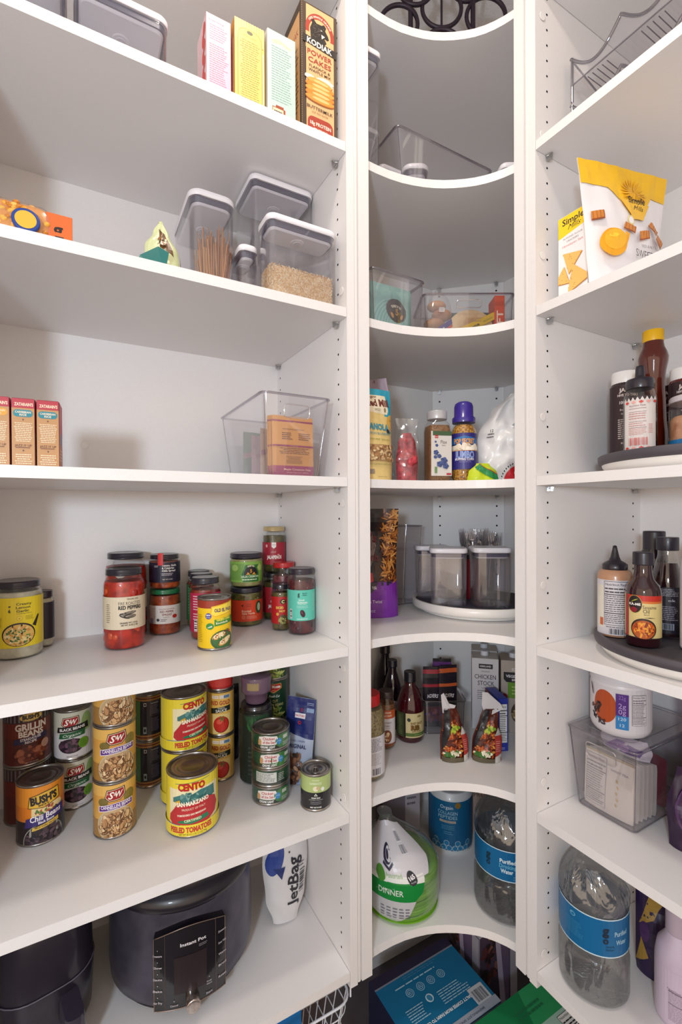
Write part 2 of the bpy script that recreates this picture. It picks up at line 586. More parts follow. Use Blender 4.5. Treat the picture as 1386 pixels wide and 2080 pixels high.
# right unit --------------------------------------------------------
ru = thing('shelving_unit', 'white wall-hung shelving unit holding the turntables of sauce bottles', 'shelves', (0, 0, 0))
b = MB().box(XR, XW, YR + 0.0008, YR + TH, ZB, ZT, BOARD)
dots(b, lambda c, z: (c, YR + 0.0006, z), HROWS, (XR + 0.037, XW - 0.030))
b.build('side_panel', ru)
MB().box(XR, XW, YRR - TH, YRR, ZB, ZT, BOARD).build('side_panel', ru)
MB().box(XW + 0.0002, XW + 0.011, YRR - TH, YR + TH, ZB, ZT, BOARD).build('back_panel', ru)
for k in SH:
    MB().box(XR + 0.0005, XW, YRR, YR, SH[k] - TH, SH[k], BOARD).build('shelf', ru)
    if k != 'T':
        for xx in (XR + 0.037, XW - 0.03):
            pin((xx, YR, SH[k] - TH - 0.0005), (0, -1, 0), ru)
for z in (SH['A'] + 0.02, SH['A'] + 0.265, SH['B'] + 0.11, SH['C'] + 0.125, SH['D'] + 0.125, SH['E'] + 0.06, SH['F'] + 0.03):
    plug('screw_cover', (XR + 0.022, YR, z), (0, -1, 0), ru)

# corner unit -------------------------------------------------------
cu_ = thing('corner_shelving_unit', 'white corner shelving unit with concave curved shelf fronts', 'shelves', (0, 0, 0))
MB().prism(rrect(0.0105, 0.03, 0.004, 3, XL + TH + 0.0065, YL + 0.0185), ZB, ZT, BOARD_EDGE).build('filler_strip', cu_)
MB().box(XL + TH + 0.0125, XL + 0.0571, YL + 0.002, YW, ZB, ZT, BOARD).build('side_panel', cu_)
MB().prism(rrect(0.03, 0.0105, 0.004, 3, XR + 0.0185, YR + TH + 0.0065), ZB, ZT, BOARD_EDGE).build('filler_strip', cu_)
MB().box(XR + 0.002, XW, YR + TH + 0.0125, YR + 0.0563, ZB, ZT, BOARD).build('side_panel', cu_)
PA, PB = (1.055, YW - 0.001), (XW - 0.001, 1.067)
b = MB().prism([PA, PB, (PB[0] + 0.0, PB[1] + 0.02), (PA[0] + 0.02, PA[1] + 0.0)], ZB, ZT, BOARD)
dv = (Vector(PB) - Vector(PA)); nn = Vector((dv.y, -dv.x)).normalized()
for c0 in (0.10, 0.90):
    for zz in HROWS:
        pc = Vector(PA) + dv * c0 + nn * 0.0004; dn = dv.normalized()
        p = [(pc.x + dn.x * 0.003 * math.cos(2 * PI * i / 10), pc.y + dn.y * 0.003 * math.cos(2 * PI * i / 10), zz + 0.003 * math.sin(2 * PI * i / 10)) for i in range(10)]
        b.add(p, [tuple(range(10)), tuple(reversed(range(10)))], HOLE)
b.build('corner_panel', cu_)
MB().box(XL + 0.0571, PA[0] + 0.02, YW + 0.0002, YW + 0.011, ZB, ZT, BOARD).build('back_panel', cu_)
MB().box(XW + 0.0002, XW + 0.011, YR + 0.0563, PB[1] + 0.02, ZB, ZT, BOARD).build('back_panel', cu_)
FR = [(.5513, .858), (.585, .8602), (.62, .8600), (.652, .857), (.68, .851), (.706, .8435), (.728, .835), (.749, .8245), (.769, .8125), (.789, .798), (.806, .7835), (.821, .767), (.833, .750), (.843, .732), (.850, .7155), (.855, .7017)]
foot = FR + [(XW, .7017), (XW, PB[1]), (PA[0], YW), (.5513, YW)]
for k in SH:
    # front outline runs left to right: reversed outline is clockwise, so flip for counter-clockwise
    MB().prism(foot, SH[k] - TH, SH[k], BOARD).build('shelf', cu_)
    for c0 in (0.10, 0.90):
        p = Vector(PA) + dv * c0
        pin((p.x, p.y, SH[k] - TH - 0.0005), (nn.x, nn.y, 0), cu_)

SH = {k: v + 0.0004 for k, v in SH.items()}      # things stand a hair above the boards
# ------------------------------------------------------------------ builders for packages
def sleeve(r, z0, z1, base, art=None, ang=180.0, name='label', parent=None, rough=0.4, coat=0.0, shift=0.0, dx=None):
    """paper or film wrapped round a cylinder; ang = half of the wrapped angle in degrees; artwork origin at the bottom middle"""
    a = Art(clip=(-r * math.radians(ang), r * math.radians(ang), 0, z1 - z0), rough=rough, coat=coat)
    W = r * math.radians(ang)
    a.rect(-W, 0, W, z1 - z0, base)
    if art: art(a, z1 - z0)
    b = MB()
    f = on_cyl(r, z0)
    if shift:
        g = on_cyl(r, z0); f = lambda x, y, o: g(x + shift, y, o)
    a.emit(b, f, dx=dx or r * 0.16, eps=0.00005, base=0.0001)
    return b.build(name, parent)
def can(name, label, loc, r, h, base, art, turn=0, group=None, ring_pull=False, top=None, cat='can', paper=True):
    x, y, z = loc
    t = thing(name, label, cat, loc, facing(x, y, turn), group)
    b = MB()
    rr_ = r - 0.0012
    b.lathe([(r * 0.93, 0.0015), (r - 0.0006, 0.0), (r, 0.0016), (r - 0.0004, 0.0034), (rr_, 0.0042), (rr_, h - 0.0042), (r - 0.0004, h - 0.0034), (r, h - 0.0016), (r - 0.0006, h), (r - 0.0022, h - 0.0002), (r - 0.0028, h - 0.0035)], TIN, 48, cap1=False)
    lid = top or TIN_DARK
    q = r - 0.0028; z1 = h - 0.0035
    b.lathe([(q, z1), (q * 0.9, z1), (q * 0.88, z1 + 0.0009), (q * 0.76, z1 + 0.0009), (q * 0.74, z1 + 0.0001), (q * 0.62, z1 + 0.0001), (q * 0.60, z1 + 0.0008), (q * 0.44, z1 + 0.0008), (q * 0.42, z1), (0.001, z1)], lid, 48, cap0=False)
    b.build('tin', t)
    if ring_pull:
        p = MB()
        p.tube([(0.010 * math.cos(a) * 0.8, -r * 0.42 + 0.012 * math.sin(a), h + 0.0002) for a in [2 * PI * i / 16 for i in range(16)]], 0.0012, TIN, 6, True)
        p.lathe([(0.004, h - 0.003), (0.004, h + 0.0006)], TIN, 12, c=(0, -r * 0.42 + 0.015))
        p.build('ring_pull', t)
    if base:
        sleeve(rr_ + 0.0003, 0.0045, h - 0.0045, base, art, 180, 'label', t, rough=0.38, coat=0.15)
    return t
def lid_mesh(r, h, m, top=None, ridges=0, name='lid', parent=None, z=0.0):
    b = MB()
    if ridges:
        n = ridges * 2
        R = [r if i % 2 else r - 0.0006 for i in range(n)]
        rg = lambda k, zz: [(R[i] * k * math.cos(2 * PI * i / n), R[i] * k * math.sin(2 * PI * i / n), zz) for i in range(n)]
        b.loft([rg(0.985, z), rg(1, z + 0.001), rg(1, z + h - 0.0015), rg(0.97, z + h)], m)
    else:
        b.lathe([(r * 0.97, z), (r, z + 0.0012), (r, z + 0.003), (r * 0.985, z + 0.0036), (r * 0.985, z + h - 0.003), (r * 0.955, z + h - 0.0008), (r * 0.92, z + h - 0.0002), (r * 0.86, z + h - 0.0008), (r * 0.80, z + h - 0.001), (0.001, z + h - 0.001)], m, 44)
    return b.build(name, parent)
def jar(name, label, loc, r, h, lidc, content, lab, turn=0, group=None, lid_r=None, lid_h=0.014, shoulder=0.82, fill=0.86, chunks=None, cat='jar', content_name='contents', lid_art=None):
    """lab: (z0, z1, colour, art, half angle) as fractions of h"""
    x, y, z = loc
    t = thing(name, label, cat, loc, facing(x, y, turn), group)
    lr = lid_r or r * 0.88
    nr = lr - 0.0022
    hs = h * shoulder; zt = h - lid_h
    prof = [(r * 0.86, 0.0), (r * 0.96, 0.002), (r, 0.007), (r, hs - 0.006), (r * 0.985, hs), (nr + (r - nr) * 0.55, hs + (zt - hs) * 0.42), (nr, hs + (zt - hs) * 0.80), (nr, h - 0.001)]
    MB().lathe(prof, JARGLASS, 44, cap1=False).build('glass', t)
    k = [(max(0.001, a - 0.0022), max(b_, 0.003)) for a, b_ in prof if b_ < h * fill] 
    k.append((k[-1][0] * 0.985, h * fill)); 
    cb = MB().lathe(k, content, 36)
    if chunks:
        rd = random.Random(int(h * 1e5)); cols, n, s = chunks
        for i in range(n):
            a = rd.uniform(0, 2 * PI); zz = rd.uniform(0.01, h * min(fill, shoulder) - 0.01)
            cb.ball(((r - 0.0035 - s * 0.55) * math.cos(a), (r - 0.0035 - s * 0.55) * math.sin(a), zz), s, mat(rd.choice(cols), 0.35), 7, 5, (1, 1, rd.uniform(0.6, 1.3)))
    cb.build(content_name, t)
    lm = mat(lidc, 0.28, 0.3 if lidc == 'c2ae7e' else 0.0, 0.3) if isinstance(lidc, str) else lidc
    lo = lid_mesh(lr, lid_h, lm, parent=t, z=h - lid_h)
    for l in (lab if isinstance(lab, list) else [lab]):
        if l:
            z0, z1, c, art, ang = l[:5]
            sleeve(r + 0.0001, z0 * h, z1 * h, c, art, ang, 'label', t, rough=0.45)
    return t
def bottle(name, label, loc, prof, body, cap, lab=None, turn=0, group=None, cat='bottle', flat=None, extra=None, liquid=None, n=44):
    """prof [(r, z)]; cap (r, z0, z1, colour, ridges); lab list of (z0, z1, colour, art, half angle, r)"""
    x, y, z = loc
    t = thing(name, label, cat, loc, facing(x, y, turn), group)
    MB().lathe(prof, body, n).build('body', t)
    if liquid:
        MB().lathe(liquid[0], liquid[1], 36).build('contents', t)
    if cap:
        cr, z0, z1, cc, rg = cap
        lid_mesh(cr, z1 - z0, mat(cc, 0.35, 0, 0.1) if isinstance(cc, str) else cc, ridges=rg, name='cap', parent=t, z=z0)
    for l in (lab or []):
        z0, z1, c, art, ang, lr = l
        sleeve(lr, z0, z1, c, art, ang, 'label', t)
    if extra: extra(t)
    return t
def carton(name, label, loc, w, d, h, rz, base, front=None, side=None, top=None, side_sgn=1, group=None, cat='box', rough=0.45, flap=True, tilt=None):
    """a printed box standing on its base; front is local -Y"""
    t = thing(name, label, cat, loc, rz, group, rot=tilt)
    b = MB()
    bm_ = mat(base, rough)
    o = rrect(w, d, 0.0012, 2)
    b.loft([ring(rrect(w - 0.001, d - 0.001, 0.001, 2), 0), ring(o, 0.0007), ring(o, h - 0.0007), ring(rrect(w - 0.001, d - 0.001, 0.001, 2), h)], bm_, False)
    if front:
        a = Art(clip=(-w / 2 + 0.0004, w / 2 - 0.0004, 0.0004, h - 0.0004), rough=rough); front(a, w, h); a.emit(b, on_front(-d / 2))
    if side:
        a = Art(clip=(-d / 2 + 0.0004, d / 2 - 0.0004, 0.0004, h - 0.0004), rough=rough); side(a, d, h); a.emit(b, on_side(side_sgn * w / 2, 0, side_sgn))
    if top:
        a = Art(clip=(-w / 2 + 0.0004, w / 2 - 0.0004, -d / 2 + 0.0004, d / 2 - 0.0004), rough=rough); top(a, w, d); a.emit(b, on_top(h))
    b.build('carton', t)
    if flap and not top:
        MB().box(-w / 2 + 0.001, w / 2 - 0.001, -d / 2 + 0.0008, 0.0, h + 0.0001, h + 0.0006, bm_).build('lid_flap', t)
    return t
def pop_container(name, label, loc, w, d, h, rz, group=None, content=None, lid_h=0.013, rad=0.016, clear_m=None, button=True):
    """clear square canister with a white push-button lid and a dark gasket"""
    t = thing(name, label, 'storage container', loc, rz, group)
    cm = clear_m or CANISTER
    zt = h - lid_h
    b = MB()
    b.loft([ring(rrect(w - 0.012, d - 0.012, rad * 0.8), 0.0), ring(rrect(w - 0.004, d - 0.004, rad), 0.002), ring(rrect(w - 0.002, d - 0.002, rad), 0.008), ring(rrect(w, d, rad), zt)], cm, True, cap1=False)
    b.loft([ring(rrect(w - 0.010, d - 0.010, rad * 0.7), 0.005), ring(rrect(w - 0.005, d - 0.005, rad * 0.85), 0.010), ring(rrect(w - 0.004, d - 0.004, rad * 0.88), zt)], cm, True, cap1=False)
    b.build('canister', t)
    e = MB()
    R = rrect(w + 0.0006, d + 0.0006, rad)
    e.loft([ring(R, zt - 0.0012), ring(rrect(w + 0.002, d + 0.002, rad), zt)], CLEAR_SMOKE, True, False, False)
    e.build('rim', t)
    l = MB()
    l.loft([ring(rrect(w + 0.001, d + 0.001, rad), zt + 0.0004), ring(rrect(w + 0.004, d + 0.004, rad + 0.001), zt + 0.002), ring(rrect(w + 0.004, d + 0.004, rad + 0.001), h - 0.003), ring(rrect(w, d, rad), h)], WHITE_PL, True)
    lo = l.build('lid', t)
    g = MB()
    g.loft([ring(rrect(w - 0.0055, d - 0.0055, rad * 0.85), zt - 0.0105), ring(rrect(w - 0.0052, d - 0.0052, rad * 0.85), zt - 0.0005)], GASKET, True)
    g.build('gasket', lo)
    i = MB()
    i.loft([ring(rrect(w - 0.018, d - 0.018, rad * 0.7), zt - 0.0145), ring(rrect(w - 0.012, d - 0.012, rad * 0.8), zt - 0.0125), ring(rrect(w - 0.011, d - 0.011, rad * 0.8), zt - 0.0106)], WHITE_PL, True)
    if button:
        i.lathe([(0.013, zt - 0.0158), (0.015, zt - 0.0146)], WHITE_PL, 24)
        i.lathe([(0.008, zt - 0.0168), (0.009, zt - 0.0156)], mat('dcd8e0', 0.3), 24)
    i.build('lid_insert', lo)
    if content: content(t, w, d, zt)
    return t
def bin_mesh(w, d, h, taper=0.86, rad=0.012, m=None, handle=True, t=0.003, handle_w=0.045, handle_h=0.028, sides=False):
    """clear tapered bin, handle cut-out outlined on the front"""
    m = m or CLEAR
    b = MB()
    o0, o1 = rrect(w * taper, d * (taper + 0.04), rad), rrect(w, d, rad)
    i0, i1 = rrect(w * taper - 2 * t, d * (taper + 0.04) - 2 * t, rad * 0.8), rrect(w - 2 * t, d - 2 * t, rad * 0.8)
    b.loft([ring(o0, 0), ring(o1, h)], m, True, cap1=False)
    b.loft([ring(i0, t), ring(i1, h)], m, True, cap1=False)
    return b
def clear_bin(name, label, loc, w, d, h, rz, group=None, taper=0.86, handle_w=0.045, handle_h=0.026, m=None, rot=None, side_handle=False, handle=True):
    t = thing(name, label, 'storage bin', loc, rz, group, rot=rot)
    bin_mesh(w, d, h, taper, m=m).build('bin_body', t)
    e = MB()
    R0, R1 = rrect(w, d, 0.012), rrect(w + 0.008, d + 0.008, 0.015)
    e.loft([ring(R0, h - 0.004), ring(R1, h - 0.0035), ring(R1, h), ring(rrect(w - 0.006, d - 0.006, 0.010), h)], CLEAR_SMOKE, True, False, False)
    e.build('rim', t)
    s = MB()
    for sx in (-1, 1):
        for sy in (-1, 1):
            a = (sx * (w * taper / 2 - 0.003), sy * (d * (taper + 0.04) / 2 - 0.003), 0.002); c = (sx * (w / 2 - 0.003), sy * (d / 2 - 0.003), h - 0.004)
            s.tube([a, c], 0.0012, CLEAR_SMOKE, 6)
    q = rrect(w * taper - 0.002, d * (taper + 0.04) - 0.002, 0.010)
    s.tube([(p[0], p[1], 0.0018) for p in q], 0.0012, CLEAR_SMOKE, 6, True)
    s.build('corner_rib', t)
    if handle:
        hm = clear('handle_edge', (0.85, 0.83, 0.86), base=0.35)
        zc = h * 0.80
        y_at = lambda z: -(d * (taper + 0.04) / 2 + (d / 2 - d * (taper + 0.04) / 2) * z / h) - 0.0012
        pts = [(p[0], y_at(zc + p[1]), zc + p[1]) for p in rrect(handle_w, handle_h, 0.007, 4)]
        MB().tube(pts, 0.0013, hm, 6, True).build('handle', t)
    return t
from mathutils import noise as mnoise
class Bag:
    """pillow or stand-up pouch: half width W(v), half thickness T(v), both over v = 0..1 from foot to top"""
    def __init__(s, w, h, t, wprof=None, tprof=None, crumple=0.002, seed=0, lean=0.0, curl=None, fscale=30, ridged=0):
        s.w, s.h, s.t, s.cr, s.seed, s.lean = w, h, t, crumple, seed, lean
        s.wp = wprof or [(0, 0.96), (0.1, 1), (0.9, 1), (1, 0.98)]
        s.tp = tprof or [(0, 1.0), (0.3, 0.95), (0.8, 0.4), (0.92, 0.06), (1, 0.04)]
        s.fs = fscale
        s.curl = curl; s.ridged = ridged
    def _i(s, P, v):
        v = min(max(v, 0), 1)
        for a, b in zip(P, P[1:]):
            if v <= b[0]:
                k = (v - a[0]) / max(1e-6, b[0] - a[0]); k = k * k * (3 - 2 * k)
                return a[1] + (b[1] - a[1]) * k
        return P[-1][1]
    def pt(s, x, y, sgn, off=0.0):
        v = y / s.h
        W = s.w / 2 * s._i(s.wp, v)
        u = max(-1, min(1, x / (s.w / 2)))
        th = s.t / 2 * s._i(s.tp, v) * max(0.0, 1 - abs(u) ** 2.6) ** 0.75
        n = mnoise.noise(Vector((x * s.fs + s.seed, y * s.fs, sgn * 3.1))) * s.cr + mnoise.noise(Vector((x * s.fs * 2.7 + s.seed, y * s.fs * 2.7, sgn * 5.7))) * s.cr * 0.4
        if s.ridged:
            n -= abs(mnoise.noise(Vector((x * s.fs * 1.3 + s.seed + y * 9, y * s.fs * .9 - x * 7, 2.2)))) * s.ridged - s.ridged * .3
        n *= min(1, (1 - abs(u)) * 5) * min(1, v * 8 + 0.1)
        c = s.curl(u, v) if s.curl else (0, 0, 0)
        return (u * W + c[0], (-(th + n + off) if sgn > 0 else (th + n + off)) + s.lean * y + c[1], y + c[2])
    def mesh(s, m, mback=None, art=None, nx=18, ny=24, name='bag', parent=None, dx=None, back=None, edge_seal=None):
        b = MB(); F = []; K = []
        for j in range(ny + 1):
            for i in range(nx + 1):
                x = -s.w / 2 + s.w * i / nx; y = s.h * j / ny
                F.append(s.pt(x, y, 1)); K.append(s.pt(x, y, -1))
        fs = [(j * (nx + 1) + i, j * (nx + 1) + i + 1, (j + 1) * (nx + 1) + i + 1, (j + 1) * (nx + 1) + i) for j in range(ny) for i in range(nx)]
        b.add(F, fs, m, True)
        b.add(K, [tuple(reversed(f)) for f in fs], mback or m, True)
        b.add([F[i] for i in range(nx + 1)] + [K[i] for i in range(nx + 1)], [(i, i + nx + 1, i + nx + 2, i + 1) for i in range(nx)], mback or m, True)
        if art:
            a = Art(clip=(-s.w / 2 * 0.995, s.w / 2 * 0.995, 0.0003, s.h), rough=0.38); art(a, s.w, s.h)
            a.emit(b, lambda x, y, o: s.pt(x, y, 1, o), dx=dx or s.w / nx, dy=dx or s.h / ny, eps=0.00022, base=0.0005 + s.cr * 0.28, cap=0.008)
        if back:
            a = Art(clip=(-s.w / 2 * 0.995, s.w / 2 * 0.995, 0.0003, s.h), rough=0.38); back(a, s.w, s.h)
            a.emit(b, lambda x, y, o: s.pt(-x, y, -1, o), dx=dx or s.w / nx, dy=dx or s.h / ny, eps=0.00006, base=0.0003)
        return b.build(name, parent)
def pouch(name, label, loc, rz, bag, m, art=None, group=None, cat='bag', mback=None, rot=None, back=None, nx=18, ny=24):
    t = thing(name, label, cat, loc, rz, group, rot=rot)
    bag.mesh(m, mback, art, nx, ny, 'pouch', t, back=back)
    return t
# ------------------------------------------------------------------ left unit, two upper shelves
za, zb, zc, zd, ze, zf = (SH[k] for k in 'ABCDEF')
# storage canisters on the top shelf
pop_container('pop_canister', 'large empty clear canister with white lid alone on the top straight shelf', (0.078, 0.925, za), 0.144, 0.11, 0.108, 0)
pop_container('pop_canister', 'clear white-lidded canister cut by the frame edge on the top shelf', (-0.082, 0.925, za), 0.150, 0.11, 0.125, 0)
# cake and cereal cartons
def pink_front(a, w, h):
    a.rect(-w / 2, 0, w / 2, h, 'f0aec4'); a.rect(-w / 2, 0, -w / 2 + .003, h, 'fbe6ea')
    a.text('Simple baking', -w * .1, h * .93, .0026, 'd4506a', w=w * .6)
    a.lines(-w * .36, h * .70, w * .38, h * .89, 7, 'd67f98', .3, 2)
    a.lines(-w * .38, h * .03, w * .40, h * .66, 24, 'd67f98', .3, 3)
def pink_side(a, w, h):
    a.rect(-w / 2, 0, w / 2, h, 'f8d2d6')
    for i in range(9): a.oval(w * (.30 - .12 * (i % 2)), h * (.07 + .10 * i), .008, .012, 'e4514c')
    a.text('strawberry', -w * .2, h * .3, .012, 'e9a39a', w=w * .5, rot=PI / 2)
carton('baking_mix_box', 'slim pink baking mix box with rows of fine print', (0.240, 0.905, za), 0.046, 0.070, 0.155, 0, 'f2b8c8', pink_front, pink_side, side_sgn=-1)
def yel_front(a, w, h):
    a.rect(-w / 2, 0, w / 2, h, 'eec667')
    for i in range(12): a.rect(-w / 2 + w / 12 * i, h * .78, -w / 2 + w / 24 + w / 12 * i, h, 'f3d88c')
    a.rr(-w * .40, -.02, w * .40, h * .92, .016, 'c99a3e'); a.rr(-w * .385, -.02, w * .385, h * .912, .016, 'f2d368')
    a.rect(w * .42, 0, w * .47, h * .72, 'f1cfa8')
    a.oval(0, h * .885, .006, .0035, '5f5a3a')
    a.text('Perfectly Sweet', 0, h * .84, .0022, 'a58a43', w=w * .45)
    a.lines(-w * .33, h * .05, w * .33, h * .80, 30, 'a9934e', .28, 4, True)
def yel_side(a, w, h):
    a.rect(-w / 2, 0, w / 2, h, 'd99a2e'); a.rect(w * .3, 0, w * .45, h * .8, 'f0c9a0')
carton('baking_mix_box', 'yellow baking mix box with striped top between pink and mint boxes', (0.300, 0.905, za), 0.060, 0.070, 0.174, 0, 'edc25c', yel_front, yel_side, side_sgn=-1)
def mint_front(a, w, h):
    a.rect(-w / 2, 0, w / 2, h, 'bcd8cc'); a.rect(-w / 2, 0, -w / 2 + .002, h, 'f3f6f4')
    a.poly([(-w * .36, h * .90), (-w * .1, h * .93), (w * .1, h * .91), (w * .36, h * .885), (w * .3, h * .865), (0, h * .89), (-w * .3, h * .87)], 'ead9ae')
    a.lines(-w * .36, h * .26, w * .36, h * .85, 22, '8fa8a3', .28, 5)
    a.rect(-w * .34, 0, w * .12, h * .20, 'a34b2f'); a.rect(-w * .32, 0, w * .05, h * .19, 'efe2b0'); a.rr(-w * .22, h * .2, w * .06, h * .222, .001, 'a34b2f')
    a.lines(-w * .28, h * .09, w * .02, h * .17, 3, '3d3a33', .5, 3); a.rect(-w * .2, 0, -w * .04, h * .07, '3d3a33')
    a.poly([(w * .12, 0), (w * .5, 0), (w * .5, h * .03), (w * .12, h * .08)], 'dd9c33')
carton('baking_mix_box', 'pale mint baking mix box beside the tall brown pancake box', (0.366, 0.905, za), 0.060, 0.070, 0.185, 0, 'd6e5de', mint_front, lambda a, w, h: a.rect(-w / 2, 0, w / 2, h, 'eef2ee'), side_sgn=-1)
def kod_front(a, w, h):
    BR, TN, RD = '4b3a2c', 'e2b380', 'a8402f'
    a.rect(-w / 2, 0, w / 2, h, BR)
    for i in range(60):
        a.rect(-w * .485, h * i / 60, -w * .475, h * (i + .5) / 60, 'b9915f')
    a.rect(-w * .37, h * .01, w * .40, h * .985, TN)
    cy = h * .815
    a.oval(0.001, cy, w * .40, w * .44, RD, 40); a.oval(0.001, cy - .002, w * .30, w * .33, TN, 40)
    a.poly([(-w * .38, cy - w * .1), (w * .40, cy - w * .1), (w * .40, cy - w * .5), (-w * .38, cy - w * .5)], TN)
    a.text('100% WHOLE GRAINS', 0.001, cy + w * .365, .0042, 'f4e3cf', w=w * .72, arc=1 / (w * .36), bold=.02)
    # bear head, snarling
    a.poly([(-w * .24, cy - w * .22), (-w * .26, cy + w * .02), (-w * .20, cy + w * .17), (-w * .24, cy + w * .22), (-w * .16, cy + w * .27), (-w * .08, cy + w * .20), (w * .06, cy + w * .21), (w * .13, cy + w * .26), (w * .19, cy + w * .20), (w * .16, cy + w * .12), (w * .24, cy + w * .02), (w * .27, cy - w * .06), (w * .22, cy - w * .10), (w * .14, cy - w * .08), (w * .20, cy - w * .18), (w * .12, cy - w * .26), (0, cy - w * .28)], '2e2824')
    for i in range(40):
        rd = random.Random(i); a.oval(rd.uniform(-.2, .14) * w, cy + rd.uniform(-.18, .16) * w, .0009, .0006, '8a7a6a', 5)
    a.poly([(w * .05, cy - w * .02), (w * .15, cy - w * .04), (w * .06, cy - w * .13)], 'efe3d3')
    a.oval(w * .05, cy + w * .07, .0016, .0010, 'efe3d3', 8)
    a.poly([(-w * .46, cy - w * .20), (w * .48, cy - w * .27), (w * .48, cy - w * .46), (-w * .46, cy - w * .38)], '2e2824')
    a.text('KODIAK', 0, cy - w * .325, w * .135, 'f7f1e6', w=w * .70, rot=-.06, bold=.03)
    a.text('POWER', 0, h * .640, w * .12, RD, w=w * .68, bold=.01)
    a.text('CAKES', 0, h * .585, w * .12, RD, w=w * .64, bold=.01)
    a.text('FLAPJACK &', 0, h * .538, w * .062, BR, w=w * .58, bold=.01)
    a.text('WAFFLE MIX', 0, h * .508, w * .062, BR, w=w * .62, bold=.01)
    rd = random.Random(5)
    for i in range(9): a.oval(rd.uniform(-.3, .3) * w, h * rd.uniform(.44, .475), w * .13, h * .014, 'efdfd0', 10)
    for i in range(5):
        y = h * (.43 - .032 * i); k = .40 if i else .34
        a.oval(0, y - .001, w * k, h * .028, 'a85a1c', 26); a.oval(0, y + .0012, w * k, h * .026, ['f0a24e', 'e28c34', 'ee9d46', 'dd8630', 'e8943e'][i], 26)
        a.oval(w * .03, y + .002, w * k * .6, h * .012, 'f6bf7c', 18)
    a.text('BUTTERMILK', 0, h * .232, w * .075, '2e2824', w=w * .72, bold=.01)
    a.text('JUST ADD WATER', 0, h * .198, w * .036, BR, w=w * .45)
    a.rr(-w * .34, -.03, w * .36, h * .165, .012, RD)
    a.text('18g PROTEIN', 0.001, h * .115, w * .085, 'f6e9d8', w=w * .58, bold=.02)
    a.text('PER SERVING', 0.001, h * .075, w * .045, 'f6e9d8', w=w * .38, bold=.02)
def kod_side(a, w, h):
    a.rect(-w / 2, 0, w / 2, h, '4b3a2c'); a.rect(-w * .4, .004, w * .42, h * .93, 'd9a772')
    a.text('KODIAK', 0, h * .8, .014, 'a8402f', w=w * .7); a.lines(-w * .35, h * .2, w * .35, h * .7, 14, '6b4a32', .3, 9)
carton('pancake_mix_box', 'tall brown pancake and waffle mix box with a snarling bear', (0.4475, 0.905, za), 0.083, 0.082, 0.272, 0, '4b3a2c', kod_front, kod_side, side_sgn=-1)

# second shelf
RICE = noisy('rice_grain', 'dcae74', 'f6dcaa', 900, 0.6, 0.6)
def rice(t, w, d, zt):
    b = MB(); rd = random.Random(3)
    b.loft([ring(rrect(w - .011, d - .011, .012), .0055), ring(rrect(w - .0105, d - .0105, .012), .062)], RICE, True)
    b.build('rice', t, 'uncooked brown rice')
    g = MB(); cols = [mat(c, .6) for c in ('e9bd80', 'f6d9a6', 'dba666', 'fae8c4')]
    def grain(x, y, z, ax):
        L = rd.uniform(.0026, .0036); a = rd.uniform(0, PI); m = rd.choice(cols)
        if ax == 'y': u = Vector((math.cos(a), 0, math.sin(a))); n = Vector((0, -1, 0))
        elif ax == 'x': u = Vector((0, math.cos(a), math.sin(a))); n = Vector((-1, 0, 0))
        else: u = Vector((math.cos(a), math.sin(a), rd.uniform(-.3, .3))); n = Vector((0, 0, 1))
        s = u.cross(n).normalized() * .0008; c = Vector((x, y, z)); n = n * .0008
        g.add([c - u * L, c + s - u * L * .3, c + s + u * L * .3, c + u * L, c - s + u * L * .3, c - s - u * L * .3, c + n], [(0, 1, 6), (1, 2, 6), (2, 3, 6), (3, 4, 6), (4, 5, 6), (5, 0, 6)], m)
        g.add([c - u * L, c + s - u * L * .3, c + s + u * L * .3, c + u * L, c - s + u * L * .3, c - s - u * L * .3], [(5, 4, 3, 2, 1, 0)], m)
    for i in range(1700): grain(rd.uniform(-w / 2 + .008, w / 2 - .008), -d / 2 + .0052, rd.uniform(.006, .066), 'y')
    for i in range(700): grain(-w / 2 + .0052, rd.uniform(-d / 2 + .008, d / 2 - .008), rd.uniform(.006, .066), 'x')
    for i in range(1200): grain(rd.uniform(-w / 2 + .006, w / 2 - .006), rd.uniform(-d / 2 + .006, d / 2 - .006), .062 + rd.uniform(0, .0025) + .004 * math.sin(9 + i), 'z')
    o = g.build('rice_grain', t, 'loose grains of brown rice'); o['kind'] = 'stuff'
pop_container('pop_canister', 'clear canister part filled with brown rice at the shelf front', (0.4080, 0.893, zb), 0.150, 0.066, 0.163, 0, content=rice)
pop_container('pop_canister', 'tallest empty clear canister behind the rice, its lid near the shelf above', (0.4140, 1.040, zb), 0.148, 0.125, 0.3165, 0)
def spaghetti(t, w, d, zt):
    rd = random.Random(8); b = MB(); cols = [mat(c, .5) for c in ('c98343', 'b56f35', 'dd9c58', 'a8632f')]
    for i in range(190):
        x = .008 + rd.uniform(-.030, .030); y = rd.uniform(-.075, -.03); h = rd.uniform(.10, .14) if i % 3 else rd.uniform(.13, .165)
        dx = (x - .0) * rd.uniform(.1, .4); 
        b.tube([(x * .8, y, .006), (x * .8 + dx + rd.uniform(-.008, .008), y + rd.uniform(-.006, .006), h)], .0010, rd.choice(cols), 5)
    o = b.build('spaghetti', t, 'bundle of uncooked whole wheat spaghetti'); o['kind'] = 'stuff'
pop_container('pop_canister', 'clear canister holding a bundle of brown spaghetti', (0.2470, 1.033, zb), 0.090, 0.184, 0.217, 0, content=spaghetti, rad=.022)
pop_container('pop_canister', 'short clear canister tucked behind the canister of rice', (0.3180, 0.9760, zb), 0.038, 0.086, 0.128, 0, rad=.014)
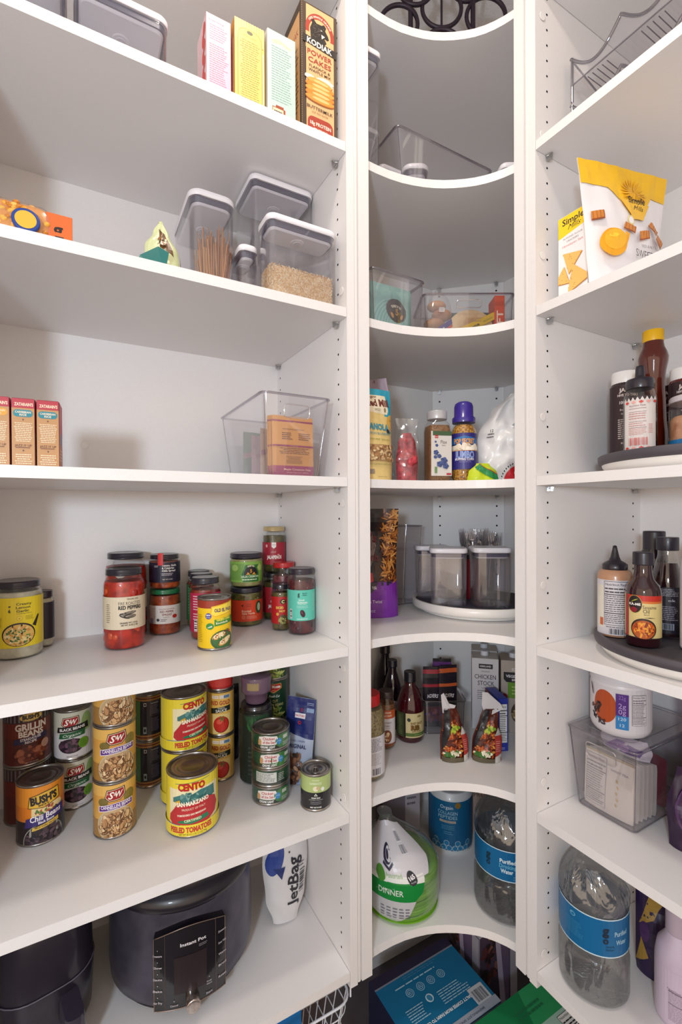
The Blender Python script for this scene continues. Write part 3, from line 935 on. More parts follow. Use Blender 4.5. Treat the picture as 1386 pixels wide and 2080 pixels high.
# folded snack bag
t = thing('snack_bag', 'half-empty snack bag in pale green and teal with a folded corner', 'bag', (0.147, 0.925, zb), 0.10)
def snack_art(a, w, h):
    a.rect(-w / 2, 0, w / 2, h, 'cfd6a6'); a.poly([(-w * .1, h * .55), (w * .3, h * .45), (w * .2, h * .8), (-w * .2, h * .85)], '6a4a28')
    a.scatter(-.0, h * .68, w * .16, h * .10, .0045, ['8a5a2c', 'e9e0c0', '5a3a22'], 26, 4)
    for i in range(9): a.poly([(w * .05 + i * .003, h * .04), (w * .5, h * (.08 + .05 * i)), (w * .5, h * (.10 + .05 * i)), (w * .05 + i * .003, h * .06)], '5b4a34')
Bag(.072, .128, .034, [(0, 1), (.55, .85), (.8, .4), (1, .08)], [(0, 1), (.5, .7), (.85, .2), (1, .05)], .004, 2, lean=.12).mesh(mat('c6cfa0', .35), mat('d9ddc4', .4), snack_art, 14, 22, 'bag_body', t)
def teal_flap():
    b = MB(); v = [(-.058, -.030, .002), (-.006, -.030, .002), (.004, -.026, .052), (-.014, -.022, .060), (-.046, -.024, .034), (-.055, -.020, .002), (-.008, -.020, .002), (-.006, -.020, .050)]
    b.add(v, [(0, 1, 4), (1, 3, 4), (1, 2, 3), (0, 4, 5), (4, 3, 7), (4, 7, 5), (5, 7, 6), (0, 5, 6, 1), (1, 6, 7, 2), (2, 7, 3)], mat('0d6a66', .3))
    return b.build('folded_corner', t, 'teal folded corner')
teal_flap()
# pasta shells
def pasta_bag(name, label, loc, rz, w, h, th, seed):
    t = thing(name, label, 'bag', loc, rz)
    b = MB(); rd = random.Random(seed)
    rings = []
    for k in range(9):
        f = k / 8; s = math.sin(PI * min(1, f * .9 + .1)) ** .5
        rings.append([(p[0] * (0.6 + .4 * s), p[1] * (0.6 + .4 * s), th * (1 - math.cos(PI * f)) / 2) for p in rrect(w, h, .02, 6)])
    b.loft(rings, mat('d98a1e', .35)); 
    for i in range(170):
        a = rd.uniform(0, 2 * PI); k = rd.uniform(.0, .95)
        x, y = math.cos(a) * w * .46 * k, math.sin(a) * h * .46 * k
        if rd.random() < .45: x = rd.choice((-1, 1)) * w * .47 * rd.uniform(.9, 1); z = rd.uniform(.1, .8) * th
        elif rd.random() < .6: y = -h * .47; z = rd.uniform(.1, .85) * th
        else: z = th * .97
        b.ball((x, y, z), rd.uniform(.004, .006), mat(rd.choice(['e89a22', 'f0ae3c', 'c87a18', 'f6bd58']), .4), 7, 4, (1, .8, .7))
    b.build('pasta_shells', t)
    MB().loft([[(p[0] * 1.03, p[1] * 1.03, z * 1.04 + .0003) for p in r for z in [r[0][2]] ] for r in rings], CLEAR_BAG).build('clear_bag', t)
    return t
pasta_bag('pasta_bag', 'clear bag of orange pasta shells lying flat on its side', (-0.080, 0.895, zb), 0, .115, .075, .052, 4)
def obox(a, w, h):
    a.rect(-w / 2, 0, w / 2, h, 'd9692c'); a.text('g', -.002, h * .50, h * .42, '2b1a18', bold=.03); a.rect(-.006, h * .22, .006, h * .26, '2b1a18')
carton('pasta_box', 'small orange pasta box lying beside the bag of shells', (-0.0185, 0.895, zb), 0.036, 0.07, 0.047, 0, 'd9692c', obox, flap=False)
d = MB(); d.lathe([(.0185, 0), (.0185, .004), (.017, .0045)], mat('1f3f8c', .4), 28); d.lathe([(.014, .0046), (.0141, .0049)], mat('e9b23a', .4), 24)
o = d.build('pasta_seal', None); tag(o, 'round blue and yellow seal leaning against the bag of pasta shells', 'sticker'); o.location = (-.062, .8515, zb + .0188); o.rotation_euler = (PI / 2 - .12, 0, 0)

# third shelf: rice boxes and bin
def zat(c1, w1, w2):
    def f(a, w, h):
        K = 'f3dcc0'
        a.rect(-w / 2, 0, w / 2, h, 'b98955'); a.rect(-w / 2, h * .86, w / 2, h, 'b02a3c')
        a.text("ZATARAIN'S", .001, h * .915, w * .15, K, w=w * .80, bold=.03)
        a.rr(-w * .42, h * .73, w * .42, h * .835, .005, c1)
        a.text(w1, 0, h * .80, w * .10, K, w=w * .68, bold=.02); a.text(w2, 0, h * .76, w * .10, K, w=w * .30, bold=.02)
        a.poly([(0, h * .705), (.0012, h * .69), (0, h * .675), (-.0012, h * .69)], '5e3a22')
        a.lines(-w * .40, h * .36, w * .42, h * .65, 11, 'f0d6b4', .42, 6, True)
        a.text('JAZZ IT UP', 0, h * .31, w * .11, '6b3c22', w=w * .72, bold=.01); a.lines(-w * .32, h * .265, w * .32, h * .29, 1, '6b3c22', .5, 3)
        a.poly([(0, h * .25), (.0012, h * .235), (0, h * .22), (-.0012, h * .235)], '5e3a22')
        a.lines(-w * .36, h * .03, w * .38, h * .19, 5, 'f0d6b4', .42, 7, True)
    return f
def zside(a, w, h):
    a.rect(-w / 2, 0, w / 2, h, 'a5695a'); a.rect(-w / 2, h * .5, w / 2, h, 'a8364a'); a.oval(0, h * .45, w * .3, h * .1, '6a6f92'); a.lines(-w * .3, h * .1, w * .3, h * .3, 4, 'd9b9a0', .4, 2)
for i, (x, c1, w1, w2, lb) in enumerate([(-0.1005, 'd99a24', 'YELLOW', 'RICE', 'rice mix box with yellow badge, cut by the frame edge'), (-0.0680, '177e8d', 'CARIBBEAN', 'RICE', 'rice mix box with teal badge, between two others'), (-0.0355, '177e8d', 'CARIBBEAN', 'RICE', 'rice mix box with teal badge, its printed side showing')]):
    carton('rice_mix_box', 'brown ' + lb, (x, 0.890, zc), 0.0305, 0.05, 0.1045, -.06, '8c2634', zat(c1, w1, w2), zside, group='rice mix boxes')
clear_bin('clear_bin', 'clear plastic bin of oat packets beside the right end of its shelf', (0.393, 1.010, zc), 0.148, 0.296, 0.164, 0, taper=.80, handle_w=.056)
def oats(a, w, h):
    a.rect(-w / 2, 0, w / 2, h, 'd99a55'); a.rect(-w / 2, h * .90, w / 2, h * .93, '9a2f5c'); a.rect(-w / 2, 0, w / 2, h * .17, 'a52f66')
    a.text('Maple Cinnamon Oats', w * .08, h * .11, .0042, 'f3c9b6', w=w * .66, bold=.02); a.text('GRAIN FREE HOT CEREAL', w * .08, h * .06, .0026, 'e8b0a8', w=w * .56)
    a.text('MICROWAVE DIRECTIONS', 0, h * .78, .0028, '5d2a2c', w=w * .52); a.lines(-w * .28, h * .60, -w * .02, h * .73, 4, '6d3a2c', .4, 1); a.lines(w * .12, h * .60, w * .42, h * .73, 4, '6d3a2c', .4, 5)
    a.rect(-w / 2, h * .485, w / 2, h * .515, '9a2f5c'); a.text('NUTRITION', 0, h * .50, .002, 'e8b0a8', w=w * .2)
    a.lines(-w * .36, h * .36, w * .38, h * .47, 4, '6d3a2c', .35, 7, True); a.lines(-w * .2, h * .2, w * .2, h * .33, 6, '6d3a2c', .3, 8, True)
for i, (dx, y, w, ln) in enumerate([(0, .905, .094, .12), (-.002, .915, .094, .13), (-.003, .925, .094, .14)]):
    pouch('oat_packet', ['foremost', 'middle', 'hindmost'][i] + ' of three tan oatmeal packets with magenta bands in the clear bin', (.402 + dx, y, zc + .0035), 0, Bag(w, .126 + .001 * i, .008, crumple=.0008, seed=i, lean=.03), mat('d99a55', .4), oats, group='oatmeal packets', nx=10, ny=14)
def soft(a, w, h):
    a.poly([(-w * .5, h * .55), (w * .5, h * .7), (w * .5, h * .62), (-w * .5, h * .45)], 'a87078')
for i, (x, y, h, c, lb) in enumerate([(.385, .985, .108, 'caa58c', 'crumpled tan packet in the middle of the clear bin of oats'), (.385, 1.035, .100, 'b58a8e', 'dusty pink packet behind the oatmeal packets in the bin'), (.390, 1.095, .118, '6d7a62', 'green packet at the far end of the bin of oats')]):
    pouch('snack_packet', lb, (x, y, zc + .0035), (.5, .4, .2)[i], Bag(.078, h, .022, crumple=.006, seed=20 + i), mat(c, .4), soft, nx=12, ny=12)
# ------------------------------------------------------------------ left unit, jars on the fourth shelf
FOODRED = noisy('red_pepper', '8c120e', 'c9301a', 45, .35, .4)
def lemon(a, h):
    a.text('g', -.016, h * .83, .006, '20252e', bold=.04); a.text('6', -.016, h * .74, .006, '20252e', bold=.04)
    a.text('Creamy', .008, h * .87, .0048, '3b3218', w=.026, bold=.02); a.text('Lemon', .0065, h * .80, .0048, '3b3218', w=.024, bold=.02); a.text('Garlic', .0055, h * .73, .0048, '3b3218', w=.021, bold=.02)
    a.text('Cooking Sauce', .008, h * .68, .0022, '3b3218', w=.026)
    a.oval(.000, h * .585, .0052, .0048, 'b89a20'); a.oval(.000, h * .585, .0047, .0043, 'edd23c'); a.poly([(-.002, h * .59), (0, h * .57), (.002, h * .59), (0, h * .583)], '3b3218')
    a.lines(.010, h * .54, .026, h * .63, 4, '7b6a20', .3, 4)
    a.oval(-.001, h * .26, .0285, .0225, '2a2322', 36); a.poly([(.022, h * .42), (.034, h * .62), (.037, h * .61), (.029, h * .38)], '2a2322')
    a.oval(-.001, h * .25, .0262, .0205, 'e6bd62', 34)
    a.scatter(-.001, h * .24, .022, .016, .0042, ['f3d88a', 'e3a95a', 'f6e2a8', 'd9984a'], 60, 3)
    a.scatter(-.001, h * .24, .021, .015, .0024, ['3f6a35', '2f5a32', '57813c'], 30, 9)
    a.lines(-.040, h * .40, -.028, h * .62, 9, '8c7a20', .35, 6)
CREAM = noisy('cream_sauce', 'b9b49c', 'd2cdb4', 60, .4, .3)
jar('sauce_jar', 'cream sauce jar with yellow label and dark lid, at the picture edge', (-.103, 1.123, zd), .0435, .150, '2c2630', CREAM, (.16, .80, 'ecd32e', lemon, 150), turn=4, lid_r=.040)
jar('sauce_jar', 'small dark-labelled jar peeking out from behind the yellow-labelled jar', (-.062, 1.174, zd), .0200, .118, '2c2630', CREAM, (.15, .80, '2a2430', None, 170), lid_r=.018)
def pepper(a, h):
    a.text("TRADER JOE'S", .018, h * .93, .0030, '3a332c', w=.024, bold=.02)
    a.text('FIRE ROASTED', .012, h * .80, .0068, '4a4038', w=.044)
    a.text('RED PEPPERS', .013, h * .67, .0072, '1e1a18', w=.046, bold=.04)
    for k, (x, y, r1, r2, ro) in enumerate([(.006, .44, .014, .0035, -.2), (.010, .50, .015, .0032, .15), (.002, .40, .011, .0035, -.35), (.012, .40, .012, .004, .05)]):
        a.oval(x, h * y, r1, r2, '2b2622', 16, ro); a.oval(x + .001, h * y + .0004, r1 * .84, r2 * .6, '9a8f80', 16, ro); a.oval(x + .002, h * y, r1 * .6, r2 * .2, '3a332c', 10, ro)
    a.text('DRAINED WT. 12 OZ', .010, h * .20, .0030, '3a332c', w=.034, bold=.02); a.text('NET WT. 16 OZ (1 LB)', .011, h * .13, .0030, '3a332c', w=.032, bold=.02)
    a.lines(-.036, h * .2, -.026, h * .8, 10, '8a7f70', .35, 2)
jar('pepper_jar', 'tall jar of fire roasted red peppers with cream label, standing in front', (.0885, 1.0855, zd), .0410, .166, '26222c', FOODRED, (.26, .66, 'ddd0b6', pepper, 110), chunks=(['c43a1e', 'a8200f', 'd4522a'], 40, .009), fill=.84, turn=-2)
def pepper_b(a, h):
    a.lines(-.034, h * .1, -.024, h * .9, 12, '8a7f70', .4, 3); a.text('RED', .036, h * .6, .007, '1e1a18', bold=.04)
jj = jar('pepper_jar', 'larger jar of red peppers hidden behind the roasted pepper jar', (.096, 1.148 + .0, zd), .0385 + .006, .192, '26222c', FOODRED, [(.34, .56, 'd8ccb4', pepper_b, 100)], chunks=(['a8200f', 'b8321c', '8c160c'], 40, .010), fill=.84)
jj.location = (.1000, 1.1755, zd)
lb = Art(); lb.oval(0, 0, .0145, .0145, 'b8322a'); lb.oval(0, 0, .0128, .0128, 'e8e0d4'); lb.poly([(-.009, -.002), (-.004, .003), (.003, .001), (.010, .006), (.006, -.001), (.009, -.004), (.002, -.003)], '2a2422')
bb = MB(); lb.emit(bb, on_cyl(.0449, 0), dx=.006); o = bb.build('round_sticker', jj); o.location = (0, 0, .150); o.rotation_euler = (0, 0, -.28)
def chile(a, h):
    a.text('Tomato, Garlic', .010, h * .85, .0042, 'efe9e2', w=.034, bold=.02); a.text('& Calabrian', .0075, h * .72, .0042, 'efe9e2', w=.028, bold=.02); a.text('Chile Spread', .009, h * .59, .0042, 'efe9e2', w=.031, bold=.02)
    a.lines(-.007, h * .34, .024, h * .48, 2, 'c9c2c8', .4, 2); a.text('NET WT 6.7OZ', .006, h * .16, .0024, 'efe9e2', w=.022); a.lines(-.024, h * .76, -.014, h * .86, 2, 'c9c2c8', .4, 5)
c1 = noisy('chile_spread', '7a2a12', 'b4552a', 60, .4, .3)
def chilejar():
    t = jar('spread_jar', 'small black-labelled chile spread jar with red paper tab, stacked on another', (.1825, 1.160, zd + .1055), .0345, .080, '241e28', c1, (.20, .78, '201b30', chile, 150), lid_h=.011, lid_r=.0325, shoulder=.84, fill=.8)
    b = MB(); a = Art(); a.rect(-.0155, 0, -.0035, .028, 'c8201e'); a.emit(b, on_cyl(.0351, .056), dx=.004)
    a = Art(); a.rect(-.0155, -.033, -.0035, -.010, 'c8201e'); a.emit(b, lambda x, y, o: (x, y, .0803 + o)); b.build('paper_tab', t, 'red paper tab')
chilejar()
def rps(a, h):
    a.text('ROASTED RED PEPPER', .004, h * .80, .0028, '7a2a26', w=.034); a.text('RED PEPPER', .004, h * .66, .0046, '7a2a26', w=.030, bold=.02); a.text('SPREAD', .004, h * .50, .0042, '7a2a26', w=.022, bold=.02); a.text('GARLIC', .002, h * .36, .003, '5a6a3a', w=.014)
    a.oval(.022, h * .38, .006, .0045, 'b32a24'); a.oval(-.016, h * .22, .0035, .0035, '3a3a42'); a.lines(-.010, h * .12, .004, h * .28, 2, '5a5058', .4, 5)
    a.lines(-.034, h * .2, -.020, h * .9, 8, 'a39a98', .35, 6); a.rect(-.038, 0, -.028, h * .3, '7a7a9c')
c2 = noisy('pepper_spread', '7a2c16', 'a84c26', 90, .45, .5)
jar('spread_jar', 'red pepper spread jar with bright green lid under the black-labelled jar', (.1825, 1.160, zd), .0355, .105, '1f6a42', c2, (.26, .66, 'd6cec8', rps, 165), lid_h=.011, lid_r=.0338, shoulder=.86, fill=.86)
# pasta sauces
SAUCE = noisy('tomato_sauce', '6a1c12', '97331c', 70, .4, .3)
def green_l(a, h):
    a.lines(-.030, h * .15, -.014, h * .95, 10, 'b9d4ba', .35, 4); a.rect(-.026, h * .02, -.014, h * .30, 'e9efe9'); a.bars(-.025, h * .03, -.015, h * .28, '2a2a30', n=10)
def red_l(a, h):
    a.lines(-.030, h * .55, -.012, h * .95, 6, 'efc3cc', .4, 4); a.rect(-.027, h * .02, -.019, h * .34, 'f2e6e6'); a.bars(-.0265, h * .03, -.0195, h * .33, '2a2a30', n=8, vertical=False); a.oval(.014, h * .86, .008, .005, '8c1230'); a.lines(-.030, h * .30, -.016, h * .5, 3, 'efc3cc', .4, 8)
for x, y, c, f, lb in [(.268, 1.1905, '2f6a3a', green_l, 'hindmost pasta sauce jar with dark green label'), (.261, 1.1325, '3a7a48', green_l, 'green-labelled pasta sauce jar in the middle of its row of three'), (.2555, 1.070, 'b3244a', red_l, 'pasta sauce jar with raspberry red label behind the yellow can')]:
    jar('pasta_sauce_jar', lb, (x, y, zd), .0335 if y < 1.1 else .029, .137 if y < 1.1 else .138, '2b2a33', SAUCE, (.13, .76, c, f, 165), lid_r=.0305 if y < 1.1 else .0262, group='pasta sauce jars in a row', fill=.8)
def oep(a, h):
    a.rect(-.12, h * .84, .12, h, 'a83a26')
    for i in range(24): a.poly([(-.04 + i * .003, h * .84), (-.0395 + i * .003, h * .84), (-.036 + i * .003, h), (-.0365 + i * .003, h)], '7a2218')
    a.poly([(-.008, h * .70), (.002, h * .66), (.034, h * .72), (.046, h * .80), (.046, h * .97), (.020, h * .93), (-.006, h * .88)], 'e9b41e'); a.poly([(-.006, h * .72), (.002, h * .68), (.033, h * .74), (.044, h * .81), (.044, h * .95), (.020, h * .91), (-.004, h * .86)], 'f7dc4c')
    a.text('OLD EL PASO', .020, h * .80, .0066, '3a2a5c', w=.040, bold=.04, rot=.03)
    a.oval(-.012, h * .68, .0062, .0062, '3d3f92'); a.text('NEW', -.012, h * .70, .0030, 'fff', w=.008) if False else a.text('NEW', -.012, h * .70, .0028, 'ffffff', w=.009, bold=.03); a.text('Design', -.012, h * .655, .0018, 'ffffff', w=.008)
    a.poly([(.000, h * .60), (.046, h * .66), (.046, h * .52), (.000, h * .46)], '3f8a2c'); a.text('GREEN CHILE', .020, h * .605, .0046, 'f7e24c', w=.032, bold=.04, rot=.09); a.text('Enchilada', .016, h * .535, .0040, 'f3ead0', w=.026, bold=.02, rot=.09)
    a.oval(-.009, h * .465, .0078, .0066, '2f8a36'); a.text('mild', -.009, h * .455, .003, 'ffffff', w=.009, rot=.3, bold=.02)
    a.oval(.018, h * .16, .026, .020, '2f5a2c', 30); a.oval(.020, h * .16, .023, .017, '3a6a34', 30)
    for x, y, ro in ((.010, .26, .35), (.022, .14, .5)):
        a.oval(x, h * y, .016, .0062, 'c9924a', 20, ro); a.oval(x + .001, h * y + .001, .0145, .0050, 'ecd6a4', 20, ro); a.scatter(x, h * y, .012, .004, .0022, ['f6ecd0', 'b06a34', 'ddb878'], 12, 5)
    a.scatter(.026, h * .33, .006, .005, .003, ['b0302a', '6a2a20', '3a6a34'], 14, 6)
    a.lines(-.038, h * .12, -.024, h * .72, 16, 'a88a1c', .3, 7)
can('enchilada_sauce_can', 'yellow can of green chile enchilada sauce at the shelf front', (.2535, .985, zd), .0350, .106, 'f1c811', oep, turn=0, top=TIN)
SALSA = noisy('green_salsa', '4a4a26', '76703c', 80, .4, .4)
def cremosa(a, h):
    a.rect(-.12, h * .10, -.004, h * .9, '6f9a48')
    a.poly([(-.014, h * .28), (.034, h * .30), (.034, h * .48), (.028, h * .7), (.034, h * .85), (-.002, h * .85), (-.006, h * .62)], '2e6a34')
    a.oval(.012, h * .42, .0175, .0175, '18181c', 30); a.rect(-.008, h * .02, .033, h * .40, '2e6a34')
    a.text('SIETE', .012, h * .80, .0034, 'e8ddc0', w=.018, bold=.03, arc=1 / .02); a.text('5', .012, h * .55, .008, 'd9952c', bold=.03)
    a.poly([(.000, h * .36), (.004, h * .5), (.010, h * .38)], 'd9952c'); a.poly([(.024, h * .36), (.020, h * .5), (.014, h * .38)], 'd9952c')
    a.text('SALSA CREMOSA', .010, h * .28, .0052, 'd3ecc4', w=.046, bold=.02); a.lines(-.010, h * .08, .030, h * .18, 1, 'd3ecc4', .5, 3)
    a.oval(.038, h * .7, .008, .008, 'b4c86c'); a.oval(-.030, h * .7, .010, .008, '9fc06a')
jar('salsa_jar', 'green creamy salsa jar stacked on the orange-labelled salsa verde', (.377, 1.148, zd + .0965), .0405, .084, '25242e', noisy('creamy_salsa', '8c8a56', 'a39f68', 40, .45), (.16, .76, '7fae4c', cremosa, 170), lid_h=.013, lid_r=.0405, shoulder=.82, fill=.82)
def verde(a, h):
    a.text('g', -.010, h * .76, .008, '2b1a18', bold=.04); a.text('Good &', .006, h * .82, .0028, '5a2418', w=.011); a.text('Gather', .006, h * .73, .0028, '5a2418', w=.011)
    a.text('Roasted', .000, h * .50, .0050, 'f6d3b8', w=.022, bold=.02); a.text('Salsa Verde', .005, h * .385, .0050, 'f6d3b8', w=.032, bold=.02); a.oval(-.007, h * .20, .0042, .0042, 'f6c3a4'); a.oval(-.007, h * .20, .0036, .0036, 'e2522a'); a.text('2', -.007, h * .2, .003, 'f6d3b8')
    a.lines(.000, h * .12, .028, h * .28, 4, 'f0a888', .35, 3); a.oval(.032, h * .64, .009, .016, '3d4a2c'); a.oval(.033, h * .66, .005, .010, 'b8c49a')
jar('salsa_jar', 'roasted green salsa jar with orange label holding up the creamy salsa', (.377, 1.148, zd), .0412, .096, '201e28', SALSA, (.14, .68, 'd9482a', verde, 160), lid_h=.013, lid_r=.0405, shoulder=.82, fill=.85, chunks=(['5c5a2e', '8a7f46', '43431f'], 40, .006))
JAL = noisy('pickled_jalapeno', '332e18', '5a5226', 60, .35, .4)
def jal(a, h):
    a.poly([(-.006, h), (.006, h), (.006, h * .80), (0, h * .72), (-.006, h * .80)], 'ece6e2'); a.rect(-.0045, h * .88, .0045, h * .90, '8a8a92')
    a.oval(-.020, h * .84, .003, .004, 'e0a8a8'); a.text('sliced', -.001, h * .58, .0052, 'd9b9b0', w=.014, shear=.3, rot=.1); a.text('JALAPENOS', .001, h * .34, .0085, 'f0e6e0', w=.040, bold=.05); a.text('~', .012, h * .47, .006, 'f0e6e0', bold=.03)
jar('jalapeno_jar', 'tall sliced jalapeno jar with brassy lid on top of another jar', (.4610, 1.170, zd + .1235), .0300, .121, 'c2ae7e', JAL, (.18, .66, 'a01f33', jal, 140), lid_h=.012, lid_r=.0285, shoulder=.84, fill=.8, chunks=(['4f4a22', '6b6230', '2f2c16', '8c2c1c'], 50, .005))
def jal2(a, h):
    a.text('PICKLED', .002, h * .45, .0052, 'f0e6e0', w=.022, bold=.04); a.text('JALAPENOS', .002, h * .26, .0072, 'f0e6e0', w=.036, bold=.05)
jar('jalapeno_jar', 'dark jalapeno jar at the bottom, beneath the brassy-lidded one', (.4610, 1.170, zd), .0300, .123, '201c22', JAL, (.16, .70, 'a01f2a', jal2, 140), lid_h=.012, lid_r=.0285, shoulder=.84, fill=.8)
def mez(a, h):
    a.rect(-.03, h * .15, .03, h * .85, '54256a'); a.poly([(-.02, h * .15), (.02, h * .15), (.0, h * .05)], 'c9b060'); a.rect(-.03, h * .56, .03, h * .60, 'c9b060'); a.oval(-.004, h * .75, .016, .020, 'ddc878', 30); a.oval(-.004, h * .75, .0148, .0188, 'b3242c', 30)
    a.text('Mezzetta', -.001, h * .75, .0062, 'f3e6da', w=.026, bold=.02, shear=.2); a.text('PICKLED', .000, h * .42, .0034, 'e9d9e6', w=.016, bold=.03); a.text('RED ONION', .000, h * .30, .0040, 'e9d9e6', w=.024, bold=.03)
ONION = noisy('pickled_onion', '5a2430', '8f4a50', 50, .35, .4)
jar('onion_jar', 'pickled onion jar with red lid and purple label', (.4620, 1.1060, zd), .0290, .156, 'b81f24', ONION, (.22, .68, '74306c', mez, 75), lid_h=.014, lid_r=.0272, shoulder=.80, fill=.78, chunks=(['7a3440', 'a4606a', '5c2430'], 40, .006))
def dice(a, h):
    a.rect(-.05, 0, .05, h, 'b81f22'); a.oval(.004, h * .82, .007, .006, '2a1a18'); a.text('C', .004, h * .82, .007, 'ead98a', bold=.05); a.text('DICED', -.004, h * .60, .0055, 'ecc85a', w=.018, bold=.04); a.text('HOT', .002, h * .47, .0045, 'ecc85a', bold=.04)
    a.oval(-.009, h * .36, .0034, .0036, 'e0b050'); a.oval(.004, h * .14, .011, .013, '5a4a2a', 20); a.scatter(.004, h * .14, .009, .010, .003, ['a8a060', '7a8a3c', 'c8b880'], 24, 4)
jar('relish_jar', 'small diced pepper jar with red label squeezed behind the turquoise one', (.4320, 1.0500, zd), .0240, .110, '26222c', noisy('relish', '4c4326', '6f6238', 90, .4, .4), (.16, .74, 'b81f22', dice, 150), lid_h=.012, lid_r=.0215, fill=.82)
def olive(a, h):
    a.text('g', -.008, h * .88, .0066, '123a3c', bold=.05); a.text('o', -.008, h * .80, .0060, '123a3c', bold=.05); a.text('Good &', .006, h * .90, .0028, '123a3c', w=.011, bold=.02); a.text('Gather', .006, h * .84, .0028, '123a3c', w=.011, bold=.02)
    a.text('Greek', -.001, h * .68, .0045, 'dff3ee', w=.014, bold=.02); a.text('Kalamata', .001, h * .605, .0045, 'dff3ee', w=.023, bold=.02); a.text('Pitted Olives', .000, h * .55, .0028, 'dff3ee', w=.020); a.lines(-.013, h * .41, .014, h * .50, 3, 'a9ddd4', .35, 3, True)
    a.oval(.001, h * .24, .0055, .0088, '3a1626', 18, .35); a.oval(-.0005, h * .27, .0016, .0034, '6a3a4c', 10, .35); a.lines(-.012, h * .04, .014, h * .08, 1, 'dff3ee', .5, 3)
    a.rect(-.031, h * .06, -.024, h * .38, 'e0e6e4'); a.bars(-.0305, h * .08, -.0245, h * .36, '3a3a42', n=9, vertical=False); a.lines(.026, h * .3, .034, h * .9, 14, 'a9ddd4', .35, 9)
OLV = noisy('kalamata_olives', '3a1622', '662a30', 50, .3, .3)
jar('olive_jar', 'dark-lidded olive jar with turquoise label near the shelf end', (.4605, .9975, zd), .0322, .152, '2a2430', OLV, (.22, .68, '5cc3b0', olive, 160), lid_h=.014, lid_r=.0302, shoulder=.83, fill=.82, chunks=(['4a1a26', '5c2430', '301018'], 60, .008), turn=4)
# ------------------------------------------------------------------ left unit, cans on the fifth shelf
def logo_sw(a, x, y, s):
    a.oval(x, y, .019 * s, .0125 * s, 'e9dcc0', 6, .0) if False else a.poly([(x - .018 * s, y - .006 * s), (x - .014 * s, y + .009 * s), (x + .017 * s, y + .012 * s), (x + .019 * s, y - .003 * s), (x + .010 * s, y - .012 * s), (x - .010 * s, y - .013 * s)], '4a2a16')
    a.poly([(x - .0165 * s, y - .005 * s), (x - .013 * s, y + .0075 * s), (x + .0155 * s, y + .0105 * s), (x + .0175 * s, y - .0025 * s), (x + .0095 * s, y - .0105 * s), (x - .0095 * s, y - .0115 * s)], 'e6d6b8')
    a.poly([(x - .0155 * s, y - .0045 * s), (x - .012 * s, y + .0065 * s), (x + .0145 * s, y + .0095 * s), (x + .0165 * s, y - .002 * s), (x + .009 * s, y - .0095 * s), (x - .009 * s, y - .0105 * s)], '9c1c22')
    a.text('S', x - .0062 * s, y - .001 * s, .0125 * s, 'f8f1e6', bold=.02, shear=.3); a.text('&', x + .0005 * s, y + .0005 * s, .0055 * s, 'f8f1e6'); a.text('W', x + .0075 * s, y - .000, .0105 * s, 'f8f1e6', w=.0125 * s, bold=.02, shear=.3)
def cann(dx):
    def f(a, h):
        a.rect(-.2, h * .62, .2, h, 'd9a04a'); a.rect(-.2, h * .8, .2, h, 'e3b45e'); a.oval(dx + .026, h * .72, .012, .012, '8a7a3c'); a.oval(dx - .024, h * .68, .010, .008, '7a6a34')
        a.rect(-.2, 0, .2, h * .34, 'a5793c')
        logo_sw(a, dx - .002, h * .82, 1.05)
        a.oval(dx, h * .23, .036, h * .33, 'c9bfa4', 34); a.oval(dx, h * .23, .0345, h * .315, 'c4a67c', 34)
        a.scatter(dx, h * .22, .0285, h * .245, .0078, ['d6aa78', 'e2bd8c', 'c89a68', 'ebcda0', 'bb8a5c'], 72, 5, aspect=2.0, shade='6a4528', n_side=14)
        a.poly([(dx - .031, h * .50), (dx - .031, h * .62), (dx, h * .66), (dx + .031, h * .655), (dx + .031, h * .54), (dx, h * .53)], 'efe6e6'); a.poly([(dx - .030, h * .515), (dx - .030, h * .61), (dx, h * .648), (dx + .030, h * .642), (dx + .030, h * .55), (dx, h * .54)], '5b2a86')
        a.text('CANNELLINI BEANS', dx, h * .60, .0062, 'f4eef6', w=.054, bold=.02, rot=.06); a.text('WHITE KIDNEY BEANS', dx, h * .555, .0024, 'f4eef6', w=.030, rot=.05)
    return f
ch = .1085
for i, (dx, lb) in enumerate([(.000, 'cannellini bean can with a bean photo, bottom of the three-can tower'), (.007, 'cannellini bean can in the middle of the three-can tower'), (.004, 'cannellini bean can topping the tower, partly hidden by the shelf above')]):
    can('bean_can', lb, (.0640 + .0006 * i, 1.038, ze + i * (ch + .0004)), .0398, ch, 'd9a650', cann(dx), turn=3 - 6 * (i == 1), group='tower of cannellini bean cans')
def blackb(dx):
    def f(a, h):
        a.rect(-.2, h * .55, .2, h, 'c9c6b4'); a.oval(dx + .03, h * .75, .012, .02, '8fa86a'); a.rect(-.2, 0, .2, h * .5, 'd4cfd0')
        logo_sw(a, dx - .004, h * .80, 1.0)
        a.poly([(dx - .032, h * .56), (dx - .030, h * .68), (dx + .032, h * .74), (dx + .033, h * .60)], '1d1a1e'); a.text('BLACK BEANS', dx + .000, h * .645, .0055, 'efe9e4', w=.050, bold=.03, rot=.08)
        a.poly([(dx - .027, h * .43), (dx - .025, h * .545), (dx + .026, h * .60), (dx + .025, h * .47)], '1f5a34'); a.text('Organic', dx, h * .51, .0058, 'e6efe2', w=.036, shear=.4, rot=.08)
        a.oval(dx - .002, h * .27, .026, h * .16, '2a1c26', 28); a.scatter(dx - .002, h * .28, .021, h * .115, .0048, ['3a2430', '4f3444', '221820', '6a4a5c'], 50, 4, aspect=1.5)
        a.oval(dx + .021, h * .30, .0098, .0115, '6a9a2c'); a.lines(dx + .014, h * .22, dx + .028, h * .38, 5, '3a5a1a', .35, 3); a.text('NET WT 15 OZ', dx, h * .05, .0022, '3a3438', w=.020)
    return f
bh = .106
